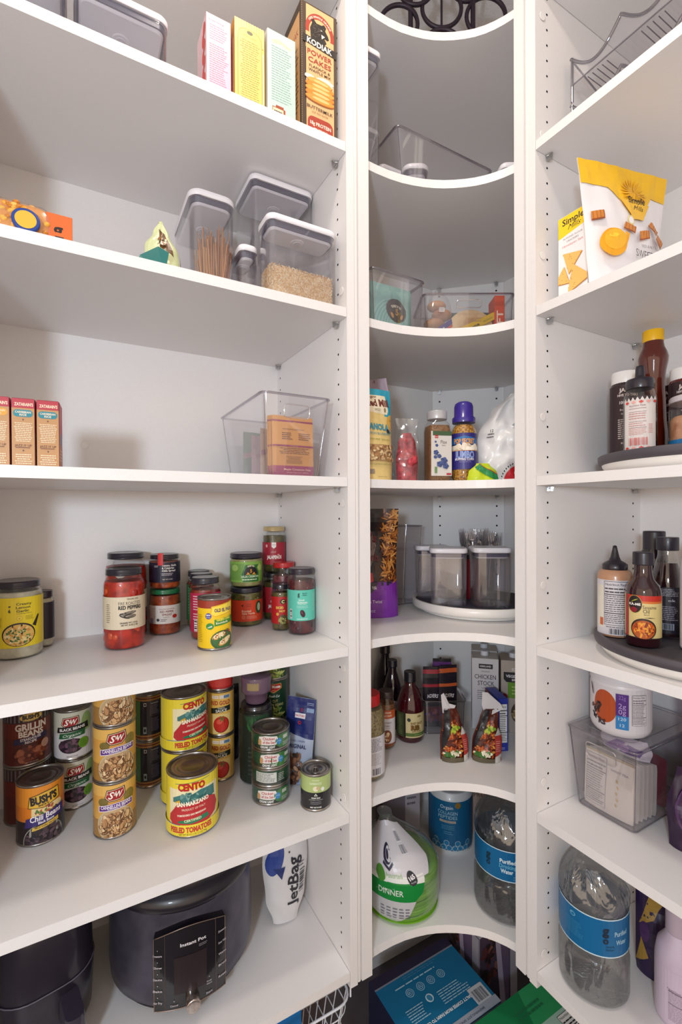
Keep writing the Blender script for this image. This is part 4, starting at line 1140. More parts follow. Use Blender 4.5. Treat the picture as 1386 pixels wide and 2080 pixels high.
for i, (dx, lb) in enumerate([(.004, 'organic black bean can with dark banner, lower of two stacked'), (-.003, 'organic black bean can with dark banner, upper of two stacked')]):
    can('bean_can', lb, (-.008 + .002 * (1 - i), 1.178, ze + i * (bh + .0004)), .0385, bh, 'cdc8c2', blackb(dx), turn=0, group='stacked black bean cans')
def grill(dx):
    def f(a, h):
        a.rect(-.2, h * .0, .2, h * .5, '5a1f18'); a.rect(-.2, h * .78, .2, h, '39201c')
        for k in range(16): a.rect(-.06 + .008 * k, h * .8, -.057 + .008 * k, h, '6f6a70')
        a.oval(dx, h * .88, .020, h * .075, 'b99a4c'); a.oval(dx, h * .88, .0188, h * .066, 'd9b765'); a.text("BUSH'S", dx, h * .885, .0078, '231a1a', w=.030, bold=.06)
        a.text('GRILLIN', dx, h * .705, .013, 'e3d7cc', w=.056, bold=.04); a.text('BEANS', dx, h * .575, .011, 'e3d7cc', w=.044, bold=.04)
        a.poly([(dx - .032, h * .38), (dx - .030, h * .49), (dx + .030, h * .545), (dx + .030, h * .43)], '2b2346'); a.text('STEAKHOUSE', dx - .001, h * .48, .0050, 'e3d9dc', w=.036, bold=.03, rot=.07); a.text('RECIPE', dx - .001, h * .42, .0046, 'e3d9dc', w=.020, bold=.03, rot=.07)
        a.oval(dx, h * .20, .034, h * .19, '4a1712', 30); a.scatter(dx, h * .19, .029, h * .145, .0055, ['7a3626', '94503a', '5a221a', 'a8644a'], 80, 6, aspect=1.6)
        a.oval(dx + .025, h * .32, .008, .009, 'b58a78'); a.text('NET WT 22 OZ', dx, h * .04, .0024, 'd9c9bc', w=.022)
    return f
gh = .1175
for i, (dx, lb) in enumerate([(.006, 'maroon grilling bean can, lower of two behind the black chili bean can'), (.002, 'maroon grilling bean can, upper of two under the shelf above')]):
    can('bean_can', lb, (-.1065 + .014, 1.175, ze + i * (gh + .0004)), .0435, gh, '6b2218', grill(dx), turn=6, group='stacked maroon bean cans')
def chili(a, h):
    a.rect(-.2, h * .40, .2, h, 'd97a22'); a.rect(-.2, h * .66, .2, h, 'e08c28')
    a.rr(-.006 - .015, h * .42, .034, h * .66, .006, 'ecd49a'); a.scatter(.004, h * .56, .018, .007, .0035, ['b8603a', '8a3a4a', '4f7a34', 'd9a070'], 26, 3)
    a.poly([(-.027, h * .64), (-.024, h * .84), (.000, h * .90), (.026, h * .92), (.028, h * .70), (.000, h * .62)], '3a2a20'); a.poly([(-.0255, h * .65), (-.0228, h * .83), (.000, h * .885), (.0248, h * .905), (.0265, h * .71), (.000, h * .632)], 'e3b53e')
    a.text("BUSH'S", .000, h * .775, .0138, '2a2320', w=.045, bold=.06, rot=.08); a.text('BEST', .000, h * .675, .0034, '2a2320', w=.018, bold=.03, rot=.05)
    a.oval(.000, h * .04, .036, h * .32, '9c9a92', 34); a.oval(.000, h * .04, .0345, h * .305, '2a2024', 34); a.scatter(.000, h * .10, .029, h * .19, .0046, ['3a2c34', '4c3a42', '201820', '5f4a54'], 70, 7, aspect=1.4)
    a.poly([(-.032, h * .30), (-.030, h * .46), (.036, h * .58), (.036, h * .40)], '372a6c'); a.text('Chili Beans', .003, h * .475, .0105, 'f4f0f4', w=.052, bold=.02, shear=.2, rot=.12); a.text('Black Beans', .003, h * .385, .0046, 'f4f0f4', w=.026, bold=.02, shear=.15, rot=.11)
    a.poly([(-.020, h * .24), (-.019, h * .30), (.024, h * .375), (.024, h * .31)], 'd9b44c'); a.text('MILD CHILI SAUCE', .002, h * .307, .0030, '3a2a20', w=.034, bold=.02, rot=.10)
can('bean_can', 'black chili bean can with orange and purple label at the shelf front', (-.0655, 1.090, ze), .0415, .116, '241c20', chili, turn=8)
def tins(a, h):
    a.rect(-.2, 0, .2, h * .10, 'a8763c'); a.rect(-.2, h * .90, .2, h, 'a8763c'); a.rect(-.2, h * .03, .2, h * .06, '5a2a20'); a.rect(-.2, h * .94, .2, h * .97, '5a2a20')
    a.rect(-.012, h * .78, -.006, h * .86, 'c9c4cc'); a.rect(-.0108, h * .795, -.0072, h * .845, '241f30')
    a.rect(.002, h * .55, .024, h * .88, '6a6274'); a.rect(.0027, h * .557, .0233, h * .873, '1d1926'); a.text('BABY CORN', .012, h * .84, .0030, 'c9c4cc', w=.016, bold=.02) if False else a.text('NUTRITION', .012, h * .84, .0030, 'c9c4cc', w=.016, bold=.02); a.lines(.004, h * .58, .022, h * .81, 9, '8a8494', .35, 3)
    a.lines(.004, h * .18, .022, h * .50, 12, '77708a', .35, 5); a.rect(-.013, h * .14, -.006, h * .30, '8fa6ae'); a.oval(-.0095, h * .22, .0022, .004, '1d1926'); a.rect(-.032, h * .1, -.020, h * .9, '4c7a34')
for i in range(2):
    can('food_can', ['black and gold banded can, lower of two behind the cannellini tower', 'black and gold banded can, upper of two under the shelf above'][i], (.1475, 1.177, ze + i * .1074), .0335, .107, '1d1926', tins, turn=0, group='stacked black and gold cans')
def cento(dx):
    def f(a, h):
        a.rect(-.3, 0, .3, h, 'ead63a'); a.rect(dx - .046, h * .17, dx + .06, h * .82, 'efe4b8')
        a.poly([(dx - .030, h * .915), (dx + .038, h * .975), (dx + .038, h * .965), (dx - .030, h * .905)], '2a7a6a')
        a.text('CENTO', dx + .002, h * .865, .0130, 'b8271f', w=.053, bold=.06, rot=.04)
        a.poly([(dx - .036, h * .66), (dx - .020, h * .72), (dx + .004, h * .73), (dx + .020, h * .79), (dx + .050, h * .78), (dx + .052, h * .60), (dx + .02, h * .56), (dx - .036, h * .58)], '3f7a78'); a.scatter(dx + .012, h * .70, .030, .009, .004, ['6a9a94', '2f625e', '8ab0a2'], 26, 4)
        a.poly([(dx - .026, h * .56), (dx - .032, h * .48), (dx - .043, h * .36), (dx - .044, h * .26), (dx - .036, h * .19), (dx - .020, h * .155), (dx + .010, h * .16), (dx + .034, h * .20), (dx + .052, h * .28), (dx + .058, h * .42), (dx + .052, h * .56), (dx + .034, h * .63), (dx + .012, h * .60), (dx - .006, h * .55), (dx - .018, h * .56)], 'b8252a')
        a.poly([(dx - .030, h * .60), (dx - .026, h * .55), (dx - .018, h * .56), (dx - .020, h * .64)], 'd9a92c')
        a.text('SAN MARZANO', dx + .004, h * .585, .0078, 'f6efd8', w=.062, bold=.05, rot=.12); a.text('PRODUCT OF ITALY', dx + .006, h * .485, .0040, 'efd9c0', w=.044, bold=.01, rot=.10)
        a.text('POMODORO SAN MARZANO', dx + .002, h * .385, .0036, 'f6efd8', w=.054, bold=.03, rot=.11)
        a.poly([(dx - .026, h * .235), (dx - .022, h * .27), (dx + .032, h * .345), (dx + .036, h * .27), (dx + .0, h * .22)], '1f7a54'); a.text('CERTIFIED', dx + .004, h * .285, .0046, 'f0efc4', w=.032, bold=.02, rot=.11)
        a.rect(-.3, 0, .3, h * .20, 'ead63a'); a.poly([(dx - .06, h * .20), (dx - .06, h * .19), (dx - .020, h * .19), (dx - .020, h * .20)], '3f8fc0')
        a.text('PEELED TOMATOES', dx + .000, h * .115, .0098, 'c2452a', w=.082, bold=.06, rot=.03); a.text('NET WT 28 OZ (1 LB 12 OZ) 794g', dx + .004, h * .035, .0034, '4a4420', w=.052, rot=.02)
    return f
can('tomato_can', 'large yellow peeled tomato can standing alone at the shelf front', (.2040, .9765, ze), .0512, .1185, 'ead63a', cento(-.004), turn=0)
for i, dx in enumerate((.014, .016)):
    can('tomato_can', ['large yellow peeled tomato can, lower of the pair behind the front one', 'large yellow peeled tomato can on top of its twin, half shaded'][i], (.2090, 1.0830, ze + i * .1177), .0500, .1173, 'ead63a', cento(dx + .006), turn=0, group='stacked yellow tomato cans')
def redg(a, h):
    a.rect(-.2, 0, .2, h, 'ddb458'); a.rect(-.004, h * .86, .022, h * .95, 'dcd4cc'); a.rect(.006, h * .87, .020, h * .94, '5a7a9a'); a.rect(-.022, h * .87, -.006, h * .94, 'e8dccb'); a.text('MADE WITH CARE', -.014, h * .905, .002, 'a02020', w=.013)
    a.text('RED GOLD', -.001, h * .765, .0092, 'a8241c', w=.046, bold=.03)
    a.poly([(-.025, h * .50), (-.025, h * .63), (.022, h * .69), (.022, h * .56)], '1f2a24'); a.text('TOMATO', .000, h * .635, .0032, 'eae6da', w=.016, rot=.05); a.text('SAUCE', .000, h * .575, .0064, 'eae6da', w=.026, bold=.02, rot=.05)
    a.rect(-.021, h * .02, .021, h * .49, 'e6cb84'); a.oval(.0, h * .24, .0185, h * .20, '8c1a14', 28); a.oval(-.001, h * .25, .0170, h * .185, 'c42c22', 28); a.oval(-.004, h * .31, .007, h * .06, 'e05a48', 14, .4)
    for k in range(6): a.oval(.001 + .004 * math.cos(k * 1.05), h * .38 + .004 * math.sin(k * 1.05), .0045, .0011, '4f6a24', 8, k * 1.05)
rgh = .1060
for i in range(2):
    can('tomato_sauce_can', ['tan tomato sauce can with a tomato picture, lower of the stack', 'tan tomato sauce can with a tomato picture, upper, shaded'][i], (.3015, 1.1185, ze + i * (rgh + .0004)), .0318, rgh, 'ddb458', redg, turn=2, group='stacked tomato sauce cans')
can('tomato_sauce_can', 'red can lying highest on the tomato sauce cans', (.3000, 1.1185, ze + 2 * rgh + .0012), .0315, .055, 'a81f22', lambda a, h: a.rect(-.03, h * .1, .03, h * .9, 'c43a34'), turn=0)
# dark jar, cup and bag behind
DG = noisy('dark_greens', '141c16', '2c3a26', 40, .3, .3)
def dgl(a, h):
    a.oval(-.006, h * .85, .016, .016, '2f6a34'); a.poly([(-.030, h * .98), (.030, h), (.030, h * .62), (-.004, h * .70)], '24462c'); a.oval(.012, h * .80, .0058, .003, 'dfe6dc'); a.text('organic', .012, h * .80, .0016, '24462c', w=.008); a.lines(-.02, h * .1, .02, h * .55, 7, '3f4a42', .35, 4)
jar('vegetable_jar', 'tall dark jar of greens behind the tuna tower', (.3720, 1.065, ze), .0390, .182, '18141a', DG, (.04, .90, '1e2a22', dgl, 150), lid_h=.012, lid_r=.036, shoulder=.9)
t = thing('snack_cup', 'upturned purple-brown cup set on the dark jar of greens', 'cup', (.3730, 1.066, ze + .1826))
MB().lathe([(.0235, 0), (.026, .006), (.0275, .022), (.0345, .025), (.0350, .030), (.0345, .036), (.036, .060), (.035, .063), (.0, .063)], mat('6a5266', .3, 0, .3), 36).build('cup', t)
a = Art(rough=.4); a.rect(-.034, .036, -.006, .060, 'a08a60'); b = MB(); a.emit(b, lambda x, y, o: ((.0353 + o) * math.sin(x / .035), -(.0353 + o) * math.cos(x / .035), y), dx=.005); b.build('paper_patch', t)
pouch('dark_pouch', 'dark glossy pouch standing between tomato sauce cans and the dark jar', (.3120, 1.0440 + .15, ze), .2, Bag(.060, .165, .026, crumple=.006, seed=9), mat('1c1620', .3), lambda a, w, h: a.scatter(0, h * .4, w * .4, h * .3, .006, ['3a2c3c', '2a2030', '54445c'], 20, 4)) if False else None
pouch('dark_pouch', 'black wrinkled pouch wedged beside the dark jar of greens', (.3290 + .006, 1.178, ze), .1, Bag(.062, .190, .026, crumple=.006, seed=9), mat('1c1620', .3), lambda a, w, h: a.scatter(0, h * .4, w * .4, h * .3, .006, ['3a2c3c', '2a2030', '54445c'], 20, 4))
def delm(a, h):
    a.poly([(-.022, h * .80), (-.020, h * .93), (.020, h * .95), (.022, h * .82), (0, h * .70)], 'c9a84a'); a.poly([(-.0205, h * .81), (-.019, h * .92), (.019, h * .938), (.0205, h * .825), (0, h * .715)], 'b8242a')
    a.text('Del Monte', .000, h * .87, .0070, 'f4efe6', w=.036, bold=.04); a.text('QUALITY', 0, h * .775, .0022, 'e6c46c', w=.010)
    a.text('Fresh Cut', .002, h * .62, .0060, 'e6ede2', w=.028, shear=.4, bold=.01); a.text('CUT', .004, h * .49, .0064, 'd9cf8a', w=.013, bold=.01); a.text('GREEN BEANS', .002, h * .39, .0064, 'd9cf8a', w=.048, bold=.01)
    a.oval(.006, h * .14, .026, h * .20, '24401e', 26); a.scatter(.006, h * .16, .022, h * .14, .007, ['a9b85a', '8a9c44', 'c6cc78', '6f8236'], 44, 4, aspect=3)
for i in range(3):
    can('green_bean_can', ['dark green bean can at the foot of a three-can tower', 'dark green bean can with red heart-shaped emblem, middle of its tower', 'green bean can crowning its tower beneath the shelf above'][i], (.4450, 1.135, ze + i * .1048), .0350, .1044, '173a26', delm, turn=-2, group='tower of green bean cans')
def tuna(kind):
    def f(a, h):
        a.rect(-.2, 0, .2, h, '1d4a34'); a.rect(-.2, 0, .2, h * .22, '24302c')
        if kind == 2:
            a.rect(-.036, h * .2, .012, h * .92, 'd9dcd8'); a.lines(-.034, h * .25, .010, h * .88, 7, '4a5a54', .4, 3); a.rect(.014, h * .2, .034, h * .9, '1a3a2a'); a.lines(.016, h * .25, .032, h * .85, 5, 'c9d4cc', .35, 4)
            return
        a.oval(.024, h * .5, .022, h * .5, '3a7a3c', 18)
        x = {0: -.012, 1: .002, 3: -.012}.get(kind, 0)
        a.poly([(x - .024, h * .30), (x - .022, h * .86), (x - .006, h * .97), (x + .018, h * .90), (x + .022, h * .62), (x + .016, h * .30)], 'efe9e6')
        a.text('Chicken', x + .000, h * .76, .0056, 'b8282c', w=.026, bold=.02); a.text('of the Sea', x + .000, h * .50, .0056, 'b8282c', w=.026, bold=.02)
        a.oval(x - .020, h * .5, .0042, .0068, 'c99a6a'); a.oval(x + .023, h * .52, .0062, .0066, '2a8ac8'); a.poly([(x + .018, h * .45), (x + .028, h * .45), (x + .023, h * .22)], '2a8ac8'); a.text('IN WATER', x + .023, h * .54, .0016, 'ffffff', w=.009)
        a.text('CHUNK LIGHT', x - .002, h * .16, .0048, 'f4f4f0', w=.032, bold=.04)
        a.rect(x + .033, h * .6, x + .046, h * .86, 'c9d4cc'); a.lines(x + .032, h * .1, x + .050, h * .4, 3, 'c9d4cc', .4, 5)
    return f
for i in range(4):
    can('tuna_can', ['flat tuna can on the board, under three more', 'flat tuna can second from the bottom, showing its nutrition print', 'flat tuna can third from the bottom with a blue drop', 'flat tuna can on top of the four-can tower'][i], (.3760 + (.0008 if i % 2 else 0), .982, ze + i * .0392), .0418, .0388, '1d4a34', tuna([0, 2, 1, 3][i]), turn=[6, 0, -3, 10][i], group='tower of flat tuna cans', top=TIN)
w_ = MB(); w_.lathe([(.0432, 0), (.0432, .154)], clear('shrink_film', (.97, .97, .97), base=.02), 36, cap0=False, cap1=False)
o = w_.build('shrink_wrap'); o.location = (.3764, .982, ze); tag(o, 'clear shrink film round the tower of tuna cans', 'plastic wrap')
def orig(a, w, h):
    a.rect(-w / 2, h * .60, w / 2, h, '1d2a6c'); a.poly([(-w / 2, h * .60), (w / 2, h * .60), (w / 2, h * .52), (-w * .1, h * .56)], '1d2a6c'); a.rect(-w / 2, 0, w / 2, h * .10, '8fa3c2')
    a.rect(-w * .18, h * .76, w * .18, h * .82, 'e6e2ea'); a.text('SNACK', 0, h * .79, .0040, 'b8242c', w=w * .32, bold=.03) if False else a.text('FACTORY', 0, h * .79, .0036, 'b8242c', w=w * .32, bold=.03)
    a.text('o', 0, h * .72, .012, 'b8242c', bold=.02); a.text('8', w * .03, h * .86, .008, 'b8242c'); a.rect(w * .2, h * .84, w * .45, h * .89, '7f9ac4'); a.lines(w * .2, h * .92, w * .45, h * .96, 2, '9fb4d4', .4, 3)
    a.text('PRETZEL CRISPS', -w * .05, h * .50, .0034, '5a6a9a', w=w * .62); a.text('ORIGINAL', -w * .02, h * .44, .0085, '2a2a5c', w=w * .66, bold=.02); a.text('P', -w * .4, h * .36, .016, '2a2a5c', bold=.03)
    a.scatter(-w * .12, h * .18, w * .34, h * .17, .0085, ['6a4636', '8a6048', '54362a', 'a87c5c', '3f2a22'], 70, 6, aspect=1.9, inside='rect')
pouch('pretzel_crisp_bag', 'blue and silver bag of original pretzel crisps leaning on the side panel', (.4455, 1.0010, ze + .003), -.8, Bag(.072, .188, .024, crumple=.003, seed=14, lean=.10), mat('a7b4cc', .35), orig, rot=(-.02, .05, -.80))
def beans_s(a, h):
    a.rect(-.2, h * .52, .2, h, 'a9bc78'); a.text('ORGANIC', 0, h * .90, .003, 'e6ecd4', w=.016); a.text('GARBANZO', 0, h * .80, .0046, 'e6ecd4', w=.026, bold=.01)
    a.oval(.0, h * .64, .006, .0055, 'e3dcc2'); a.oval(.005, h * .66, .004, .004, 'c9b48c'); a.oval(.015, h * .62, .004, .0042, 'dfe6dc')
    a.poly([(.0, h * .50), (-.004, h * .42), (.004, h * .42)], 'dfe6dc'); a.poly([(.0, h * .47), (-.002, h * .435), (.002, h * .435)], '1c1a20'); a.text('FESTIVAL', 0, h * .36, .0036, 'e6e6e2', w=.015, bold=.04) if False else a.text('ORGANIC BEANS', 0, h * .36, .003, 'e6e6e2', w=.019, bold=.03)
    a.text('CERTIFIED ORGANIC', 0, h * .30, .0018, 'c9c9c4', w=.030); a.lines(-.012, h * .16, .012, h * .26, 3, '8a8a90', .35, 3, True); a.text('NET WT 8 OZ', 0, h * .07, .0026, 'f4f4f0', w=.024, bold=.03)
can('bean_can', 'small green and black bean can with ring pull near the shelf end', (.4510, .9075, ze), .0335, .0775, '1c1a20', beans_s, turn=0, ring_pull=True, top=TIN)

# ------------------------------------------------------------------ left unit, bottom shelf
BLK = mat('1b1720', .35, 0, .2); STEEL = noisy('dark_steel', '494654', '545160', 30, .30, 0, .45)
t = thing('multicooker', 'large black electric multicooker with a chrome dial, on the bottom shelf', 'appliance', (.2000, 1.0640, zf), facing(.200, 1.064, 5))
R = .148
MB().lathe([(R * .80, .0), (R * .86, .004), (R * .90, .012), (R * .88, .016)], BLK, 64).build('base', t)
MB().lathe([(R * .90, .015), (R * .985, .030), (R, .055), (R * .995, .12), (R * .985, .190), (R * .97, .205)], STEEL, 72).build('body', t)
MB().lathe([(R * 1.0, .205), (R * 1.03, .212), (R * 1.03, .222), (R * .98, .230), (R * .94, .236)], BLK, 64).build('rim', t)
MB().lathe([(R * .95, .236), (R * .94, .258), (R * .82, .276), (R * .5, .286), (.001, .288)], BLK, 64).build('lid', t)
for s in (-1, 1):
    MB().box(s * (R + .004) - .012, s * (R + .004) + .012, -.035, .035, .205, .222, BLK).build('side_handle', t)
f = MB(); f.tube([(.03 * math.cos(a), .03 * math.sin(a) * .4, .291 + .014 * math.sin(a)) for a in [PI * i / 12 for i in range(13)]], .008, BLK, 8); f.build('lid_handle', t)
def panel(t):
    r = R + .004; zz0, zz1 = .030, .168
    b = MB(); n = 24; a0, a1 = -.43, .43
    outer = []; 
    top = lambda th: zz1 + .016 * math.cos(th / .43 * PI / 2)
    ang = [a0 + (a1 - a0) * i / n for i in range(n + 1)]
    P = lambda r_, th, z: (r_ * math.sin(th), -r_ * math.cos(th), z)
    F0 = [P(r + .006, a, zz0) for a in ang]; F1 = [P(r + .006, a, top(a)) for a in ang]
    B0 = [P(r - .008, a * 1.04, zz0 - .003) for a in ang]; B1 = [P(r - .008, a * 1.04, top(a) + .003) for a in ang]
    N = n + 1; vs = F0 + F1 + B0 + B1
    fs = [(i, i + 1, N + i + 1, N + i) for i in range(n)] + [(2 * N + i, 2 * N + i + 1, i + 1, i) for i in range(n)] + [(N + i, N + i + 1, 3 * N + i + 1, 3 * N + i) for i in range(n)] + [(2 * N, 0, N, 3 * N), (N - 1, 3 * N - 1, 4 * N - 1, 2 * N - 1)]
    b.add(vs, fs, mat('120f15', .16, 0, .6))
    cp = b.build('control_panel', t)
    g = MB(); edge = [P(r + .0062, a, top(a) - .001) for a in ang] + [P(r + .0062, a1, zz0 + .001)] + [P(r + .0062, a, zz0 + .001) for a in reversed(ang)]
    g.tube(edge, .0009, mat('9a8478', .3, .8), 5, True)
    for th in (-.30, .30): g.tube([P(r + .0062, th, zz0 + .002), P(r + .0062, th, top(th) - .002)], .0006, mat('7a6a62', .3, .8), 5)
    g.build('panel_trim', cp)
    a = Art(rough=.3); K = 'cfc8d0'
    a.rect(-.030, .058, .028, .128, '2a1f22')
    a.text('Instant Pot', .004, .1500, .0062, 'ece8ec', w=.046, bold=.02); a.lines(.014, .136, .032, .142, 2, '8a848a', .4, 2)
    for i, s_ in enumerate(('Pressure', 'Slow', 'Saute', 'Bake', 'Air Fry')):
        a.text(s_, -.0585, .136 - .022 * i, .0042, K, w=.016, bold=.01, rot=0); a.oval(-.0585, .146 - .022 * i, .0008, .0008, K, 8)
    for i, s_ in enumerate(('Steam', 'Sous Vide', 'Warm', 'Broil', 'Roast')):
        a.text(s_, .0585, .144 - .022 * i, .0042, K, w=.016, bold=.01)
    a.text('Cancel', -.030, .040, .0034, K, w=.013); a.oval(-.030, .048, .0008, .0008, K, 8); a.text('Start', .032, .040, .0042, K, w=.012); a.text('Keep', .032, .062, .003, K, w=.009); a.text('Warm', .032, .057, .003, K, w=.010); a.oval(.032, .070, .0008, .0008, K, 8)
    b = MB(); a.emit(b, lambda x, y, o: ((r + .0063 + o) * math.sin(x / r), -(r + .0063 + o) * math.cos(x / r), y), dx=.01); b.build('panel_print', cp)
    k = MB(); k.lathe([(.0135, 0), (.0135, .014), (.0125, .016), (.0115, .0162), (.001, .0155)], noisy('brushed_chrome', 'b8aaa2', 'd4cac4', 120, .22, 0, 1.0), 36)
    o = k.build('control_dial', cp, 'chrome dial'); o.location = (.002, -(r + .006), .040); o.rotation_euler = (PI / 2, 0, 0)
panel(t)
f = MB()
for x in (.05, -.05): f.lathe([(.012, 0), (.012, .006)], BLK, 12, c=(x, -.10))
# sealed vacuum storage bag
def jet(a, w, h):
    a.text('JetBag', w * .10, h * .42, .028, '26242e', w=.105, rot=PI / 2, bold=.02); a.oval(w * .02, h * .72, .0022, .0022, '26242e', 10)
    a.bars(w * .26, h * .30, w * .40, h * .52, '3a3842', n=14, vertical=False); a.lines(w * .2, h * .54, w * .4, h * .60, 2, '5a5862', .4, 2)
    a.oval(-w * .28, h * .68, w * .17, h * .17, '25408c', 24, -.3); a.poly([(-w * .32, h * .58), (-w * .08, h * .60), (-w * .16, h * .48)], '1d2f6c')
pouch('wine_travel_bag', 'white padded travel bag with dark lettering leaning in the corner of the shelf', (.4250, 1.020, zf + .004), 0, Bag(.115, .215, .046, [(0, .52), (.25, .85), (.6, 1), (1, .9)], [(0, .4), (.3, 1), (.7, .9), (1, .2)], crumple=.004, seed=31, lean=.15), clear('white_film', (.97, .97, .98), rough=.2, base=.1, haze=.72), jet, rot=(0, .06, -.05))
# air fryer at the edge of the frame
t = thing('air_fryer', 'glossy black air fryer cut off by the picture edge on the bottom shelf', 'appliance', (-.067, 1.080, zf), .18)
DK = mat('221c28', .3, 0, .3)
b = MB(); b.loft([ring(rrect(.140, .19, .05, 8), 0), ring(rrect(.158, .21, .06, 8), .02), ring(rrect(.164, .22, .06, 8), .10), ring(rrect(.158, .21, .06, 8), .20), ring(rrect(.13, .18, .06, 8), .26), ring(rrect(.08, .12, .04, 8), .275)], DK); b.build('body', t)
b = MB(); b.loft([ring(rrect(.030, .07, .012, 5, .030, -.135), .045), ring(rrect(.034, .074, .014, 5, .030, -.137), .075), ring(rrect(.030, .07, .012, 5, .030, -.135), .095)], mat('3a3442', .25, 0, .4)); b.build('basket_handle', t)
b = MB(); b.tube([(p[0], p[1], .112) for p in rrect(.1655, .2215, .061, 8)], .0012, mat('6a6270', .3), 5, True); b.build('seam_trim', t)
# wire basket below
def wire_basket():
    t = thing('wire_basket', 'white wire basket hanging below the bottom shelf of the jar unit', 'basket', (.330, 1.02, EYE - 1.27), 0)
    m = mat('e6e8f0', .35); w0, d0, w1, d1, h = .30, .28, .36, .34, .23
    b = MB()
    for k, z in enumerate((0, .05, .10, .15, .20, h)):
        f_ = z / h; w, d = w0 + (w1 - w0) * f_, d0 + (d1 - d0) * f_
        b.tube([(p[0], p[1], z) for p in rrect(w, d, .035, 5)], .0028 if z == h else .0013, m, 6, True)
    for i in range(9):
        u = -1 + 2 * i / 8
        for s in (-1, 1):
            b.tube([(u * (w0 / 2 - .03), s * d0 / 2, 0), (u * (w1 / 2 - .03), s * d1 / 2, h)], .0013, m, 5)
            b.tube([(s * w0 / 2, u * (d0 / 2 - .03), 0), (s * w1 / 2, u * (d1 / 2 - .03), h)], .0013, m, 5)
        b.tube([(u * (w0 / 2 - .02), -d0 / 2, 0), (u * (w0 / 2 - .02), d0 / 2, 0)], .0013, m, 5)
    b.build('wire_frame', t)
    b = MB()
    for s in (-1, 1): b.tube([(s * .178, -.16, h - .002), (s * .178, -.16, h + .030), (s * .178, .14, h + .030), (s * .178, .14, h - .002)], .0022, m, 6)
    b.build('hanger', t)
wire_basket()
def blue_pack(a, w, h):
    a.rect(-w / 2, 0, w / 2, h, '1f7ac4'); a.text('WIPES', 0, h * .6, .02, 'e6f0f8', w=w * .6, bold=.03); a.oval(w * .3, h * .3, .02, .015, '6ab4e6')
carton('blue_package', 'bright blue package lying inside the white wire basket', (.345, .985, EYE - 1.266), .16, .10, .165, .1, '1f7ac4', blue_pack, top=lambda a, w, d: a.rect(-w / 2, -d / 2, w / 2, d / 2, '2a86cc'))
# ------------------------------------------------------------------ corner unit
RZC = -YAW
# wrought iron scroll panel standing on the very top
def scroll():
    t = thing('iron_scroll_panel', 'dark wrought iron panel with rings standing on top of the corner unit', 'decoration', (.862, .955, SH['T']), RZC)
    m = mat('2a1f2c', .4, .3); b = MB()
    for x in (-.205, -.083, .083, .205):
        MB().tube([(x, 0, 0), (x, 0, .33)], .0065, m, 8).build('upright_bar', t)
    for z in (.006, .326): MB().tube([(-.212, 0, z), (.212, 0, z)], .006, m, 8).build('cross_bar', t)
    for i, (cx, cz, r) in enumerate([(.0, .235, .052), (-.115, .190, .050), (.118, .212, .052), (-.070, .285, .045), (.066, .295, .042), (0, .12, .055), (-.11, .08, .045), (.11, .08, .045)]):
        o = MB(); o.tube([(cx + r * math.cos(a), -.004 * (i % 2), cz + r * math.sin(a)) for a in [2 * PI * k / 36 for k in range(36)]], .0055, m, 8, True); o.build('ring', t)
    o = MB(); o.tube([(0, .002, .01), (0, .002, .32)], .003, m, 6); o.build('centre_rod', t)
    return t
scroll()
# top bay
pop_container('pop_canister', 'tall clear canister squeezed against the corner unit side, only its edge showing', (.5810, .915, za), .052, .09, .262, 0, rad=.012)
pop_container('pop_canister', 'clear canister with dark gasket behind the upturned clear tray', (.6640, 1.050, za), .075, .075, .225, 0, rad=.014)
pop_container('pop_canister', 'small clear canister in the far part of the top corner shelf', (.7650, 1.080, za), .085, .085, .170, 0, rad=.014)
t0 = clear_bin('clear_tray', 'empty long clear tray on the top corner shelf, canister lid visible through it', (.805, .943, za), .305, .142, .123, 0, taper=.90, handle=False)
pop_container('pop_canister', 'small round-cornered canister seen through the walls of the clear tray', (.7560, .942, za + .0035), .062, .070, .088, -.5, rad=.020)
pop_container('pop_canister', 'low canister beside the clear tray, close to the right upright of the corner unit', (.9750, .822, za), .074, .060, .098, -.5, rad=.014)
bottle('white_bottle', 'small white bottle half hidden by the right upright of the corner unit', (1.092, .872, za), [(.030, 0), (.031, .01), (.031, .12), (.022, .15), (.016, .16)], mat('e8e6e4', .4), (.019, .16, .19, 'f2f0ee', 0))

# second bay: two clear bins of bread and tortillas
clear_bin('clear_bin', 'clear bin holding a teal chip bag, beside the bin of buns', (.655, .925, zb), .150, .105, .122, 0, taper=.92, handle=False)
def siete(a, w, h):
    a.rect(-w / 2, 0, w / 2, h, '79a8a2')
    for i in range(13): a.oval(0, 0, .060 - .0035 * i, .072 - .0035 * i, ['86b3ac', '6d9e99'][i % 2], 30)
    a.oval(w * .04, h * .40, .0290, .0290, '201c20', 34); a.text('SIETE', w * .04, h * .50, .0058, 'd9cdb4', w=.030, bold=.03, arc=1 / .030)
    a.text('5', w * .04, h * .36, .014, 'a87a34', bold=.04)
    a.oval(w * .04 - .014, h * .27, .0035, .007, 'b5813a', 10, .5); a.oval(w * .04 + .014, h * .27, .0035, .007, 'b5813a', 10, -.5)
pouch('chip_bag', 'teal chip bag with round black emblem in a clear bin', (.655, .905, zb + .0045), 0, Bag(.118, .104, .030, crumple=.003, seed=3), mat('79a8a2', .35), siete)
clear_bin('clear_bin', 'wide clear bin with oblong handle packed with buns and tortillas', (.9180, .9450, zb), .232, .150, .132, RZC, taper=.94, handle_w=.062, handle_h=.020)
BUN = noisy('toasted_bun', 'a85f24', 'c98a44', 30, .5, .2)
def in_bin(x, y):      # from the wide bin's own axes to the room
    return (.9180 + x * math.cos(RZC) - y * math.sin(RZC), .9450 + x * math.sin(RZC) + y * math.cos(RZC))
